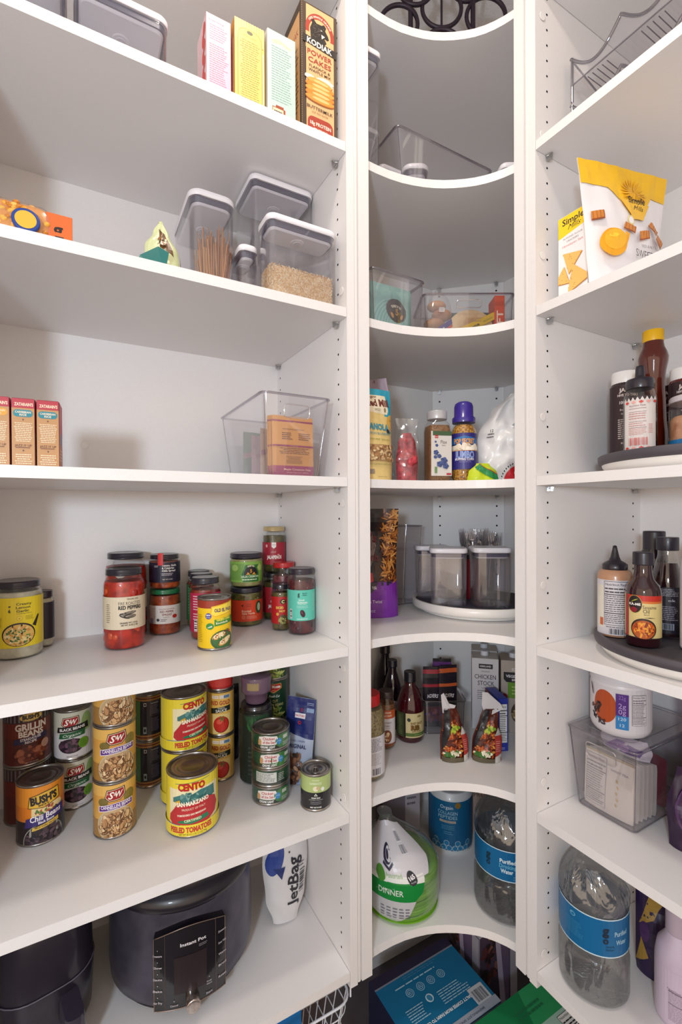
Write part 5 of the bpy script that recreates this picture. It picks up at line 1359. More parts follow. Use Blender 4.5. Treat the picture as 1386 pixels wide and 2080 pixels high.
t = thing('bun_bag', 'clear bag of golden buns with purple print at the end of the wide bin', 'bag', in_bin(-.068, -.026) + (zb + .005,), RZC)
for i, (x, y, z, rx) in enumerate([(-.008, 0, .022, .029), (.010, .004, .044, .029), (-.010, .002, .068, .028), (.010, .002, .092, .027), (-.004, .002, .116, .025)]):
    b = MB(); b.ball((x, y, z), rx, BUN, 20, 10, (1, .85, .56)); b.build('bun', t)
rings = []
for k in range(12):
    v = k / 11; s = [.78, .95, 1, 1, .98, .95, .92, .88, .80, .66, .42, .16][k]
    rings.append([(p[0] * s * (1 + .05 * math.sin(7 * i + k)), p[1] * s, .158 * v) for i, p in enumerate(rrect(.074, .056, .02, 6))])
MB().loft(rings, CLEAR_BAG).build('clear_wrapper', t)
a = Art(rough=.3); a.poly([(-.036, .030), (.000, .052), (.028, .070), (.030, .058), (.004, .036), (-.024, .012)], '3a2f7a'); a.text('Giant', 0, .041, .008, 'e8dcd4', w=.024, rot=.6, bold=.02); a.poly([(-.036, .012), (-.02, .006), (.03, .05), (.03, .056)], 'c0392b'); a.rr(-.004, .088, .010, .100, .002, 'eae4e0'); a.lines(-.003, .089, .009, .099, 3, '5a5a6a', .4, 3)
b = MB(); a.emit(b, on_front(-.0318)); b.build('wrapper_print', t)
def tort(a, w, h): pass
t = thing('tortilla_pack', 'pack of pale tortillas with a yellow diagonal strip in the wide bin', 'food packet', in_bin(.010, -.046) + (zb + .0055,), RZC)
TORT = noisy('tortilla', 'b98d5c', 'dcc094', 22, .6, .1)
for i in range(4):
    b = MB(); n = 40
    pr = [[(.058 * math.cos(2 * PI * k / n) * q, y, .048 + .046 * math.sin(2 * PI * k / n) * q) for k in range(n)] for q, y in ((1, .0035 * i - .008), (1, .0035 * i - .0052))]
    o = len(b.v); b.add(pr[0] + pr[1], [(k, (k + 1) % n, n + (k + 1) % n, n + k) for k in range(n)] + [tuple(range(n)), tuple(n + k for k in reversed(range(n)))], TORT); b.build('tortilla', t)
a = Art(rough=.3); a.poly([(-.042, .016), (.066, .070), (.070, .090), (.058, .086), (-.050, .036)], 'd9b022'); a.text('Extreme', .000, .0455, .0085, '2f3a2a', w=.050, rot=.50, bold=.03); a.text('Wellness', .044, .068, .0055, '4a6a3a', w=.026, rot=.5); a.lines(.0, .060, .03, .075, 2, 'b08a5c', .3, 3)
b = MB(); a.emit(b, on_front(-.0105)); b.build('wrapper_print', t)
def mar(a, w, h):
    a.rect(-w / 2, 0, w / 2, h, '8c2437'); a.text('MISSION', -w * .2, h * .72, .0055, 'e6d2d0', w=.020, bold=.03) if False else a.lines(-w * .34, h * .62, -w * .06, h * .84, 1, 'e6d2d0', .8, 2); a.oval(w * .06, h * .75, .004, .004, 'e6d2d0'); a.lines(w * .16, h * .68, w * .40, h * .84, 1, '8fa0a0', .8, 4); a.lines(-w * .3, h * .36, w * .3, h * .46, 1, 'd99aa0', .6, 6)
pouch('tortilla_packet', 'maroon flat packet lying at the front of the wide bin', in_bin(.052, -.0645) + (zb + .005,), RZC, Bag(.085, .044, .006, crumple=.001, seed=8), mat('8c2437', .35), mar, nx=8, ny=6)
carton('snack_box', 'upright orange-red box at the upright end of the wide bin', in_bin(.084, -.036) + (zb + .005,), .026, .05, .128, RZC, 'd2481f', lambda a, w, h: a.text('SOFT', 0, h * .4, .016, 'f3d9c8', w=h * .6, rot=PI / 2, bold=.02), flap=False)
pouch('snack_packet', 'dark teal packet standing behind the tortillas in the wide bin', in_bin(.030, .020) + (zb + .005,), RZC, Bag(.11, .118, .02, crumple=.004, seed=12), mat('3f5a5c', .4), lambda a, w, h: a.scatter(w * .1, h * .6, w * .3, h * .25, .008, ['9fae4a', '52626a', '8a7a4a'], 18, 3))

# third bay
def bobs(a, w, h):
    a.rect(-w / 2, 0, w / 2, h, 'dcc07c'); a.rect(-w / 2, h * .86, w / 2, h, '2f9ab4'); a.rect(w * .24, h * .70, w / 2, h, '2f9ab4')
    a.poly([(-w * .5, h * .74), (w * .32, h * .72), (w * .36, h * .76), (w * .32, h * .93), (-w * .5, h * .93)], 'e6d9bc')
    a.text("BOB'S", -w * .12, h * .90, .0065, '6a2c24', w=.036, bold=.03); a.text('Red Mill', w * .06, h * .845, .0165, '6a2c24', w=.066, bold=.04, rot=.05); a.lines(-w * .05, h * .75, w * .18, h * .78, 2, '7a6a4a', .3, 2); a.oval(w * .26, h * .77, .003, .006, '8a7a52', 8)
    a.oval(w * .44, h * .64, .014, .018, 'd9a84a', 18); a.text('GLUTEN', w * .44, h * .66, .003, '7a5a2a', w=.014)
    a.text('GRANOLA', -w * .06, h * .575, .0135, '3f8aa0', w=.078, bold=.05); a.oval(w * .30, h * .535, .0055, .0055, '232c4c', 12); a.oval(w * .36, h * .52, .0035, .0025, '4a7a3a', 8)
    a.text('LEMON BLUEBERRY', w * .02, h * .50, .0058, '3f8aa0', w=.066); a.text('GLUTEN FREE   NON GMO', 0, h * .435, .0036, '7a8a3a', w=.066); 
    a.rr(-w * .46, h * .20, w * .40, h * .38, .004, 'b08a5c'); a.scatter(-w * .03, h * .29, w * .40, h * .078, .0042, ['c9a070', 'a87a4c', 'e0c496', '8a5c38', 'd9b584'], 150, 3, aspect=1.5, inside='rect')
    a.text('HANDCRAFTED IN SMALL BATCHES', 0, h * .165, .0032, '8a8a44', w=.070); a.rect(-w * .3, h * .06, -w * .2, h * .11, '8a7a6a'); a.rect(w * .34, h * .05, w * .42, h * .08, '4a8aa0')
    a.text('NET WT 12 OZ', w * .0, h * .03, .0026, '7a6a4a', w=.024)
pouch('granola_bag', 'yellow granola pouch with light blue top, partly behind the upright', (.5990 + .004, .905, zc), .0, Bag(.100, .212, .060, [(0, .97), (.1, 1), (.85, .98), (1, .92)], [(0, 1), (.3, .9), (.75, .45), (.9, .1), (1, .05)], crumple=.003, seed=41), mat('dcc07c', .35), bobs)
def purp(a, w, h):
    a.rect(-w / 2, 0, w / 2, h, '7a4a52'); a.rect(-w / 2, h * .74, w / 2, h, 'b9a6b4'); a.scatter(0, h * .64, w * .4, h * .12, .006, ['3f2028', '7a3a2a', 'c98a7a', '5c2a30'], 30, 3); a.rect(-w / 2, h * .08, -w * .1, h * .42, 'b8863c'); a.text('organic', w * .1, h * .3, .006, 'd9b8b0', w=.03, rot=1.2)
pouch('dried_fruit_bag', 'mauve-topped dried fruit bag leaning out above the granola', (.6700, .9950, zc), -.95, Bag(.085, .262, .040, [(0, .95), (.8, 1), (1, .8)], crumple=.006, seed=51, lean=-.03), mat('8a6a78', .35), purp)
t = thing('cranberry_bag', 'clear crinkled bag of red dried cranberries beside the granola', 'bag', (.7180, .9260, zc), -.3)
o = Bag(.058, .120, .034, [(0, .9), (.4, 1), (.8, .8), (1, .4)], [(0, .9), (.4, 1), (.8, .6), (1, .1)], crumple=.006, seed=62, ridged=.01).mesh(noisy('dried_cranberry', '8c1a26', 'cc4450', 90, .45, .6), name='cranberries', parent=t); o.location = (0, .001, .002)
Bag(.068, .158, .042, [(0, .95), (.5, 1), (.85, .8), (1, .9)], crumple=.005, seed=61, ridged=.008).mesh(CLEAR_BAG, name='clear_wrapper', parent=t)
FLAX = noisy('flax_seed', '6a4628', '94683e', 260, .5, .5)
def flax(a, h):
    a.rect(-.5, 0, .5, h, 'd3cec9'); a.rect(-.022, h * .9, .030, h, '3f5a3a'); a.rect(-.017, h * .84, -.008, h * .91, 'b0252f'); a.text('Badia', -.0125, h * .875, .003, 'f0e6e0', w=.008)
    a.text('Flax', .006, h * .76, .0085, '33302e', w=.016); a.text('SEED', .006, h * .68, .003, '5a5450', w=.010)
    for k, (x, y, r) in enumerate([(-.012, .68, .0035), (-.015, .76, .0025), (-.014, .52, .006), (-.006, .44, .005), (-.016, .42, .004), (.006, .34, .008), (-.005, .26, .007), (.010, .22, .007)]):
        for q in range(5): a.oval(x + r * .6 * math.cos(q * 1.26), h * y + r * .6 * math.sin(q * 1.26), r * .6, r * .5, ['3a4a7c', '4c5c94'][q % 2], 8)
    a.rect(-.018, h * .06, -.012, h * .2, '6a8a5a'); a.rect(.012, h * .02, .024, h * .06, 'b0252f')
t = thing('seed_jar', 'square-shouldered seed jar with frosted lid beside the popcorn bottle', 'jar', (.7830, .8900, zc), facing(.783, .89, 22))
q = lambda s, z, r=.010: ring(rrect(.056 * s, .056 * s, r), z)
MB().loft([q(.92, 0), q(1, .004), q(1, .128), q(.93, .140), q(.80, .150, .020), q(.78, .156, .021)], JARGLASS).build('jar_body', t)
MB().loft([q(.87, .003), q(.94, .008), q(.94, .126), q(.88, .138)], FLAX).build('flax_seed', t)
lid_mesh(.0245, .020, clear('frosted_lid', (.75, .72, .74), rough=.3, base=.15, haze=.45), ridges=28, parent=t, z=.154)
a = Art(clip=(-.0262, .0262, 0, .108)); flax(a, .108); b = MB(); a.emit(b, on_front(-.0281, .014)); b.build('label', t)
CORN = noisy('popcorn_kernels', '8a5a22', 'd9a24a', 200, .4, .5)
def popc(a, h):
    a.rect(-.5, h * .66, .5, h * .72, '28407c'); a.poly([(-.040, h * .70), (-.030, h * .86), (0, h * .92), (.030, h * .86), (.040, h * .70)], '2a6aa8')
    a.text('POP SECRET', .000, h * .775, .0115, 'e69a34', w=.052, bold=.035); a.poly([(-.05, h * .52), (.05, h * .52), (.05, h * .66), (-.05, h * .66)], '4a3a6c')
    a.scatter(0, h * .60, .036, h * .055, .0065, ['e6d9c4', 'f0e6d4', 'cdbca4', 'f6efe2'], 60, 5, aspect=1.2); a.rect(-.5, 0, .5, h * .52, '2f2a78'); a.rect(-.5, h * .505, .5, h * .52, 'c98a3c')
    a.text('JUMBO', .000, h * .40, .0165, '8c9fd4', w=.046, bold=.05); a.text('POPPING CORN', .000, h * .275, .0050, 'efeaf0', w=.044, bold=.02); a.lines(-.012, h * .18, .016, h * .24, 2, '8f8cc0', .3, 3)
bottle('popcorn_bottle', 'popcorn kernel bottle with a big purple cap', (.8430, .8600, zc), [(.027, 0), (.030, .004), (.031, .012), (.0295, .02), (.031, .028), (.031, .118), (.0285, .132), (.0225, .143), (.021, .150)], JARGLASS, None,
       [(.030, .118, '2f2a78', popc, 178, .0314)], turn=4, liquid=([(.024, .003), (.0295, .012), (.0298, .116), (.027, .130), (.021, .140)], CORN),
       extra=lambda t: MB().lathe([(.0275, .146), (.028, .150), (.028, .158), (.0235, .162), (.0230, .186), (.0205, .194), (.014, .198), (.001, .199)], mat('3a2a8c', .3, 0, .3), 36).build('cap', t))
def breadbag(a, w, h):
    a.oval(w * .06, -h * .02, h * .21, h * .21, 'dcd6d4', 30)
    for k in range(22): 
        th = PI * (k + .5) / 22; a.oval(w * .06 + h * .225 * math.cos(th), -h * .02 + h * .225 * math.sin(th), .0018, .0024, '2a3a34', 6)
    a.oval(w * .06, -h * .02, h * .195, h * .195, 'c0202c', 30); a.text('Kirk', w * .30, h * .08, .012, 'f2e2e0', w=.03, shear=.3) if False else a.text('Ga', w * .03, h * .10, .012, 'f2e2e0', shear=.3)
    a.text('12', -w * .36, h * .56, .007, '4a4a52', bold=.02); a.lines(-w * .40, h * .48, -w * .32, h * .54, 2, '6a6a72', .4, 3)
    a.poly([(-w * .10, h * .62), (w * .10, h * .78), (w * .2, h * .80), (w * .2, h * .52), (w * .02, h * .56)], '9a9fa8')
pouch('bread_bag', 'crumpled white plastic bag with a red round emblem on the corner shelf', (.9630, .8200, zc), RZC - .1, Bag(.190, .225, .075, [(0, .80), (.25, 1), (.55, .92), (.8, .70), (1, .30)], [(0, .85), (.3, 1), (.7, .75), (1, .2)], crumple=.008, seed=71, fscale=20, ridged=.034, curl=lambda u, v: (.030 * v * v, 0, 0)), mat('e8e6e6', .3), breadbag, nx=26, ny=30)
pouch('lettuce_bag', 'lime and green plastic packet lying in front of the white crumpled bag', (.8500, .8050, zc), RZC, Bag(.075, .042, .030, [(0, 1), (.5, .9), (1, .4)], [(0, 1), (.6, .8), (1, .2)], crumple=.006, seed=75, fscale=40), mat('c2d42a', .3), lambda a, w, h: (a.poly([(-w * .45, h * .80), (w * .5, -h * .1), (w * .5, h * .35), (-w * .3, h * .98)], '2a8a4c'), a.poly([(-w * .3, h * .98), (w * .5, h * .35), (w * .5, h * .40), (-w * .28, h)], 'b8302f')))

# fourth bay: pretzels and a turntable of canisters
def pretz(a, w, h):
    a.rect(-w / 2, 0, w / 2, h, '231c28'); a.rect(-w / 2, 0, w / 2, h * .33, '7a2aa0')
    a.poly([(w * .5, h), (w * .20, h), (w * .08, h * .80), (w * .20, h * .62), (w * .02, h * .46), (w * .10, h * .33), (w * .5, h * .33)], '3a1c12')
    a.scatter(w * .34, h * .66, w * .13, h * .32, .013, ['b06a2c', '8a4a1c', 'c9843c', 'd99a54', '6a3416'], 170, 3, aspect=5.5, inside='rect', n_side=10)
    a.poly([(-w * .42, h * .42), (-w * .4, h * .75), (-w * .1, h * .90), (w * .04, h * .72), (w * .08, h * .66), (-w * .02, h * .48), (-w * .25, h * .40)], '8c7a78'); a.poly([(-w * .41, h * .43), (-w * .39, h * .74), (-w * .1, h * .885), (w * .03, h * .72), (w * .065, h * .66), (-w * .03, h * .49), (-w * .25, h * .41)], '7c6a68')
    a.text("Dot's", -w * .14, h * .74, .024, '6a2028', w=.070, bold=.03, rot=-.05); a.text('Homestyle', -w * .12, h * .65, .010, '4a2a2c', w=.062, shear=.3); a.text('Pretzels', -w * .12, h * .56, .020, '6a2028', w=.076, bold=.03)
    a.poly([(-w * .2, h * .30), (-w * .2, h * .40), (0, h * .42), (w * .02, h * .34)], 'c22a34'); a.text('PRETZEL TWISTS', -w * .14, h * .28, .007, 'd9ccd6', w=.066, bold=.02); a.poly([(-w * .5, h * .24), (w * .0, h * .24), (w * .12, h * .33), (-w * .5, h * .33)], '2a2030'); a.text('PRETZELS', -w * .1, h * .285, .007, 'd9ccd6', w=.05, bold=.02)
    a.text('with a Twist', -w * .02, h * .155, .008, 'd9c4e4', w=.060, bold=.01); a.text('16 OZ', -w * .02, h * .07, .006, 'd9c4e4')
pouch('pretzel_bag', 'tall black and purple bag of pretzel twists against the upright', (.7000, 1.062, zd), RZC, Bag(.150, .290, .070, [(0, .96), (.5, .90), (.9, .98), (1, 1)], [(0, .9), (.35, 1), (.75, .5), (.93, .08), (1, .05)], crumple=.004, seed=81), mat('231c28', .25), pretz)
def turntable(name, label, loc, R, h=.030, dark=False):
    t = thing(name, label, 'turntable', loc)
    W = mat('ebe7e2', .3)
    if dark:
        MB().lathe([(R * .84, 0), (R * .90, .001), (R * .955, .014), (R * .96, .018)], W, 96).build('base', t)
        MB().lathe([(R * .955, .0182), (R * .99, .020), (R, .026), (R, h - .002), (R - .003, h), (R - .012, h), (R - .015, h - .006), (.002, h - .006)], mat('4c474e', .55), 96).build('turntable_rim', t)
        return t
    MB().lathe([(R * .80, 0), (R * .86, .002), (R * .88, .008), (R * .4, .010)], W, 72).build('base', t)
    b = MB(); b.lathe([(R * .90, .010), (R * .985, .014), (R, .020), (R, h - .001), (R - .002, h), (R - .007, h), (R - .009, h - .006), (.002, h - .006)], W, 96); tr = b.build('turntable_tray', t)
    MB().lathe([(R - .011, h - .0058), (R - .012, h - .0045), (.002, h - .0045)], mat('3b3742', .7), 72).build('non_slip_mat', tr)
    return t
turntable('turntable', 'white turntable with dark mat carrying empty square canisters', (1.000, .975, zd), .180, .036)
ztt = zd + .0320
pop_container('pop_canister', 'empty square canister standing foremost on the corner turntable', (.8830, .9620, ztt), .094, .094, .152, -.68, rad=.018)
pop_container('pop_canister', 'empty square canister next to the right upright on the corner turntable', (.9600, .8860, ztt), .094, .094, .155, -.60, rad=.018)
pop_container('pop_canister', 'empty square canister on the turntable near the pretzel bag', (.9180, 1.0720, ztt), .092, .080, .150, -.55, rad=.018)
bottle('red_jar', 'dark red jar glimpsed through the canisters on the turntable', (1.0050, .9900, ztt), [(.030, 0), (.031, .1), (.026, .115)], mat('7a1626', .3), (.027, .112, .126, '2a2028', 0))
def fork(t, x, y, rz, tilt, h):
    m = clear('cutlery_plastic', (.62, .60, .66), base=.22)
    b = MB()
    b.loft([[(p[0], p[1], z) for p in rrect(w_, .0016, .0007, 2)] for w_, z in ((.010, 0), (.007, h * .3), (.006, h * .68), (.014, h * .76), (.019, h * .80), (.019, h * .83))], m, True)
    for k in range(4): b.loft([[(p[0] + (-.0075 + .005 * k), p[1], z) for p in rrect(w_, .0015, .0006, 2)] for w_, z in ((.0032, h * .825), (.0026, h * .95), (.0012, h))], m, True)
    o = b.build('plastic_fork', t); o.location = (x, y, 0); o.rotation_euler = (tilt[0], tilt[1], rz)
t = thing('cutlery_bag', 'bundle of clear plastic forks in thin film at the back of the corner turntable', 'cutlery', (1.0900, 1.0300 + .012, ztt), RZC)
rd = random.Random(5)
for i in range(15): fork(t, -.040 + .0055 * i, rd.uniform(-.010, .010), rd.uniform(-.5, .5), (rd.uniform(-.05, .05), -.12 + .016 * i), rd.uniform(.175, .20))
MB().loft([ring(rrect(.10, .04, .015), 0), ring(rrect(.12, .05, .02), .10), ring(rrect(.13, .05, .02), .185)], CLEAR_BAG, True, True, False).build('clear_wrapper', t)
clear_bin('clear_bin', 'tall hazy clear bin behind the turntable of canisters', (1.118 - .05, 1.130 + .010, zd) if False else (.8300, 1.1760, zd), .22, .08, .24, 0, handle=False)

# fifth bay: sauces, pouches, stock
MIX = noisy('spice_mix', '6a5a3c', '9a8a5c', 260, .6, .4)
def nut(a, h):
    a.rect(-.5, 0, .5, h, 'd0cdd2'); a.lines(-.010, h * .62, .034, h * .96, 10, '5a5a6a', .4, 3); a.lines(-.010, h * .28, .032, h * .58, 9, '8a7a84', .3, 4); a.bars(.004, h * .04, .026, h * .20, '26262e', n=16); a.rect(-.004, h * .04, .000, h * .18, '26262e')
bottle('seasoning_bottle', 'seasoning bottle with red lid and white barcode label by the left upright', (.6120, .9480, ze), [(.038, 0), (.041, .004), (.041, .150), (.036, .165), (.028, .172)], JARGLASS, (.030, .170, .196, 'c8181c', 24),
       [(.012, .105, 'd0cdd2', nut, 130, .0412)], liquid=([(.036, .003), (.0392, .008), (.0392, .148), (.034, .162)], MIX), turn=10)
def cowboy(a, h):
    a.rect(-.5, h * .76, .5, h, 'b85426'); a.text('URBAN', .002, h * .93, .0048, 'f0dcc8', w=.017, bold=.02); a.text('ACCENTS', .002, h * .84, .0048, 'f0dcc8', w=.022, bold=.02)
    a.rect(-.5, 0, .5, h * .76, 'd2cdcf'); a.text('COWBOY', .002, h * .64, .0046, '4a4248', w=.021, bold=.01); a.text('CHILI', .000, h * .55, .0046, '4a4248', w=.015, bold=.01); a.text('SEASONING', .002, h * .48, .002, '6a6268', w=.014)
    a.oval(.0, h * .25, .0125, .0175, '5a2a1c', 22); a.oval(.0, h * .25, .0108, .0155, '8a4a2a', 20); a.scatter(0, h * .25, .007, .010, .0035, ['d9c49a', 'c9a06a', 'e6d9b8'], 12, 3); a.rect(-.5, 0, .5, h * .05, '8a4a2a')
bottle('seasoning_bottle', 'cowboy chili seasoning bottle with orange and white label', (.7280, 1.0360, ze), [(.022, 0), (.0245, .004), (.0245, .120), (.020, .132), (.018, .138)], JARGLASS, (.020, .132, .150, '3a2c2a', 20),
       [(.012, .105, 'd2cdcf', cowboy, 120, .0247)], liquid=([(.021, .003), (.0230, .008), (.0230, .118)], noisy('chili_mix', '6a3a1c', '8a5a34', 240, .6, .4)), turn=8)
DARKG = mat('1e1018', .08, 0, .6)
prof = lambda r, h, nr=.012: [(r * .9, 0), (r, .004), (r, h * .52), (r * .92, h * .60), (nr * 1.35, h * .78), (nr, h * .84), (nr, h * .9)]
bottle('sauce_bottle', 'tallest dark bottle deep in the corner bay of sauces', (.8290, 1.1830, ze), prof(.0315, .222, .0135), DARKG, (.016, .198, .222, '1c1420', 0), turn=0)
bottle('sauce_bottle', 'dark sauce bottle with white lettering behind the rib sauce', (.8120, 1.1220, ze), prof(.0290, .196, .012), DARKG, (.0145, .176, .196, '1c1420', 0),
       [(.030, .085, '201826', lambda a, h: (a.rect(-.02, h * .5, .02, h, 'cfc8d4'), a.text('PF', -.006, h * .72, .012, '2a2a3a', bold=.05), a.rect(-.02, h * .08, .0, h * .4, 'b8602a')), 120, .0292)], turn=-6)
def ribs(a, h):
    a.rect(-.5, 0, .5, h, '3f4a2c'); a.rect(-.012, 0, .5, h, 'c9bc8c'); a.rect(-.018, 0, -.012, h, '22201e'); a.lines(-.036, h * .08, -.022, h * .9, 12, '8a8f5c', .35, 3)
    a.poly([(-.012, h), (.006, h), (.009, h * .92), (.014, h), (.04, h), (.04, h * 1.0)], 'c9bc8c'); a.oval(-.003, h * .74, .0052, .0058, '26262c', 6, .5)
    a.oval(.026, h * .88, .006, .003, '8a7a4a'); a.text('BABY BACK', .020, h * .60, .0062, '7a5c24', w=.036, bold=.04); a.text('RIB', .015, h * .42, .0120, '6a4a1c', w=.026, bold=.08); a.text('SAUCE', .018, h * .27, .0048, '7a5c24', w=.026, bold=.03); a.rect(.002, h * .38, .004, h * .48, 'a8522c')
    a.rect(-.012, h * .06, .06, h * .20, '4f6a2c'); a.lines(.012, h * .10, .036, h * .15, 1, '8aa05c', .5, 3)
bottle('sauce_bottle', 'dark red rib sauce bottle with cream and green label', (.8130, 1.0400, ze), [(.034, 0), (.0375, .004), (.0380, .012), (.0380, .090), (.035, .110), (.024, .138), (.0155, .148), (.0145, .175)], mat('3c0a12', .07, 0, .7), (.0165, .158, .186, '16121a', 0),
       [(.016, .082, '3f4a2c', ribs, 150, .0383)], turn=0)
clear_bin('clear_bin', 'small clear bin packed with dark snack pouches beside the rib sauce', (.9330, 1.0500, ze), .122, .100, .095, RZC, taper=.93, handle=False)
def dk(txt, c):
    def f(a, w, h):
        a.rect(-w / 2, 0, w / 2, h, '1d1722'); a.rect(-w / 2, h * .88, w / 2, h * .95, c); a.rect(-w / 2, h * .66, w / 2, h * .71, c)
        a.text(txt, 0, h * .52, .010, 'ddd6dc', w=w * .62, bold=.03, arc=1 / .06); a.rect(-w / 2, h * .1, w / 2, h * .34, '5a2430'); a.scatter(0, h * .2, w * .4, h * .1, .006, ['7a3038', '3a2a6a', '8a4a4c'], 16, 3)
    return f
for i, (x, y, c, h, lb, rz) in enumerate([(.9070, 1.0560, 'a02838', .175, 'crimson-striped dark snack pouch beside the rib sauce', -.5), (.9440, 1.0310, 'c05a2c', .180, 'orange-striped dark snack pouch in the small bin', -.35), (.9500, 1.0620, '6a3a7a', .190, 'purple-banded dark snack pouch nearest the stock cartons', -.6)]):
    pouch('snack_pouch', lb, (x, y, ze + .0045), rz, Bag(.055, h, .012, crumple=.0015, seed=90 + i, lean=-.01), mat('1d1722', .3), dk('ADERS', c), group='dark snack pouches in the small bin', nx=12, ny=16)
def stock(a, w, h):
    a.rect(-w / 2, 0, w / 2, h, 'd3cfd2'); a.rect(-w * .24, h * .86, w * .28, h * .925, '1c1a1e'); a.text('KIRKLAND', .001, h * .893, .0050, 'cfcad0', w=w * .42, bold=.04); a.text('ORGANIC', .001, h * .82, .0042, '4a464c', w=w * .34)
    a.text('CHICKEN', .000, h * .745, .0125, '2a262c', w=w * .80, bold=.005); a.text('STOCK', .002, h * .655, .0125, '2a262c', w=w * .62, bold=.005); a.text('GLUTEN FREE', .0, h * .585, .0028, '5a565c', w=w * .28); a.lines(-w * .3, h * .42, w * .3, h * .56, 5, '7a767c', .35, 3); a.oval(w * .28, h * .46, .005, .009, '9a8a72')
def vegb(a, w, h):
    a.rect(-w / 2, 0, w / 2, h, 'b3a69c'); a.rect(-w * .1, h * .86, w * .3, h * .90, 'd9d2cc'); a.text('ORGANIC', w * .1, h * .88, .003, '4a464c', w=w * .3); a.poly([(-w * .4, h * .84), (w * .5, h * .84), (w * .5, h * .70), (-w * .3, h * .70), (-w * .4, h * .74)], '1c1a1e')
    a.text('VEGETABLE', w * .05, h * .785, .0075, 'e0dce0', w=w * .74, bold=.03); a.text('BROTH', w * .1, h * .735, .0060, 'e0dce0', w=w * .4, bold=.03); a.rect(-w * .25, h * .48, w * .5, h * .70, '6a9a2c'); a.lines(-w * .1, h * .52, w * .4, h * .66, 3, 'b4d07c', .4, 3)
    a.oval(w * .16, h * .28, .022, .030, '4a3a2a', 24); a.scatter(w * .16, h * .28, .017, .024, .006, ['b89a6c', '8a7a4c', 'd9c08c', '5c4a34'], 36, 5); a.oval(-w * .36, h * .50, .007, .009, 'a02038')
t1 = carton('stock_carton', 'white organic chicken stock carton with screw cap', (1.0560, .9950, ze), .074, .070, .205, -.76, 'cfc9c4', stock, lambda a, w, h: a.lines(-w * .3, h * .2, w * .3, h * .8, 12, '8a8488', .3, 4), side_sgn=1)
t2 = carton('stock_carton', 'taupe vegetable broth carton beside the chicken stock, cut by the upright', (1.1120, .9380, ze), .074, .070, .205, -.76, 'a89a90', vegb)
t3 = copy_thing(t1, (1.1180 - .006, 1.0500, ze), -.76, 'stock carton with white cap behind the chicken stock carton')
for t in (t1, t2, t3):
    o = lid_mesh(.0115, .013, mat('dcdce4', .35), ridges=18, name='screw_cap', parent=t, z=.2062)
def foodp(a, w, h):
    a.rect(-w / 2, 0, w / 2, h, '5a2418'); a.scatter(-w * .1, h * .42, w * .34, h * .34, .0055, ['c8602a', 'e0843c', '8a3a1c', 'a8482a', 'd9a04a'], 110, 3, aspect=2.2, inside='rect'); a.scatter(w * .05, h * .62, w * .2, h * .06, .006, ['b8c43a', '7a9a2c', 'd0d860'], 12, 5)
    a.scatter(-w * .15, h * .16, w * .3, h * .06, .006, ['d9d2b8', '4f7a34', '3a6a2c', 'efe6cf'], 26, 6); a.poly([(w * .26, 0), (w * .5, 0), (w * .5, h * .52), (w * .22, h * .52)], 'b03a34'); a.poly([(w * .24, 0), (w * .5, 0), (w * .5, h * .16), (w * .24, h * .12)], 'd0ccc8'); a.lines(w * .27, h * .2, w * .45, h * .42, 6, 'd9a09a', .3, 4); a.poly([(w * .2, h * .52), (w * .5, h * .52), (w * .4, h * .68)], 'c9c4c0')
    a.poly([(-w * .5, 0), (w * .24, 0), (w * .24, h * .08), (-w * .5, h * .1)], '5c5440')
    a.poly([(-w * .5, h * .22), (-w * .32, h * .40), (-w * .16, h * .75), (-w * .10, h), (-w * .5, h)], '1e1a20'); a.text('Thai', -w * .32, h * .70, .006, 'd0ccd2', w=.014, rot=-.8)
for i, (x, y, rz, dx, lb) in enumerate([(.8460, .8980, -.35, -.1, 'food pouch with torn white top standing foremost on the curved shelf'), (.9150, .8540, -.60, .12, 'food pouch with torn white top next to the blue box')]):
    t = pouch('meal_pouch', lb, (x, y, ze), rz, Bag(.072, .128, .034, [(0, 1), (.35, 1), (.8, .66), (1, .52)], [(0, 1), (.5, .7), (.9, .2), (1, .12)], crumple=.005, seed=100 + i, curl=lambda u, v, s=(-1, 1)[i]: (s * .012 * v * v - .003, 0, 0)), mat('5a2418', .3), foodp, group='meal pouches with torn tops')
    b = MB(); s = (-1, 1)[i]
    pts = [(-.016, 0, 0), (.010, 0, -.002), (.020, .002, .016), (.002 - .012 * 0, .003, .022), (-.012, .002, .050), (-.020, .001, .046)] if i == 0 else [(-.014, 0, 0), (.006, 0, -.004), (.034, .002, .010), (.028, .004, .022), (-.004, .004, .050), (-.018, .002, .052), (-.020, 0, .02)]
    v = [(p[0] + s * .012 - .006, p[1] - .004, p[2] + .118) for p in pts]; n = len(v); v2 = [(p[0], p[1] + .0012, p[2]) for p in v]
    b.add(v + v2, [tuple(range(n)), tuple(n + k for k in reversed(range(n)))] + [(k, n + k, n + (k + 1) % n, (k + 1) % n) for k in range(n)], mat('d6d2d4', .4)); b.build('torn_top', t, 'white torn strip')
def bbx(a, w, h):
    a.rect(-w / 2, 0, w / 2, h, '2a3aa0'); a.facts(-w * .34, h * .16, w * .40, h * .90)
    a.lines(-w * .3, h * .03, w * .2, h * .08, 2, 'b9c0e0', .4, 3)
def bbs(a, w, h):
    a.rect(-w / 2, 0, w / 2, h, '27348c'); a.poly([(-w * .5, h * .96), (w * .5, h * .84), (w * .5, h * .92), (-w * .5, h)], 'a85a3c'); a.poly([(-w * .5, 0), (w * .5, 0), (w * .5, h * .48), (-w * .5, h * .56)], '5c5a48'); a.scatter(0, h * .26, w * .42, h * .2, .008, ['7a7a5c', '6a5a58', '8a9a6a', '4a4440'], 36, 4); a.poly([(-w * .5, 0), (w * .5, 0), (w * .5, h * .07), (-w * .5, h * .07)], '3a2a34')
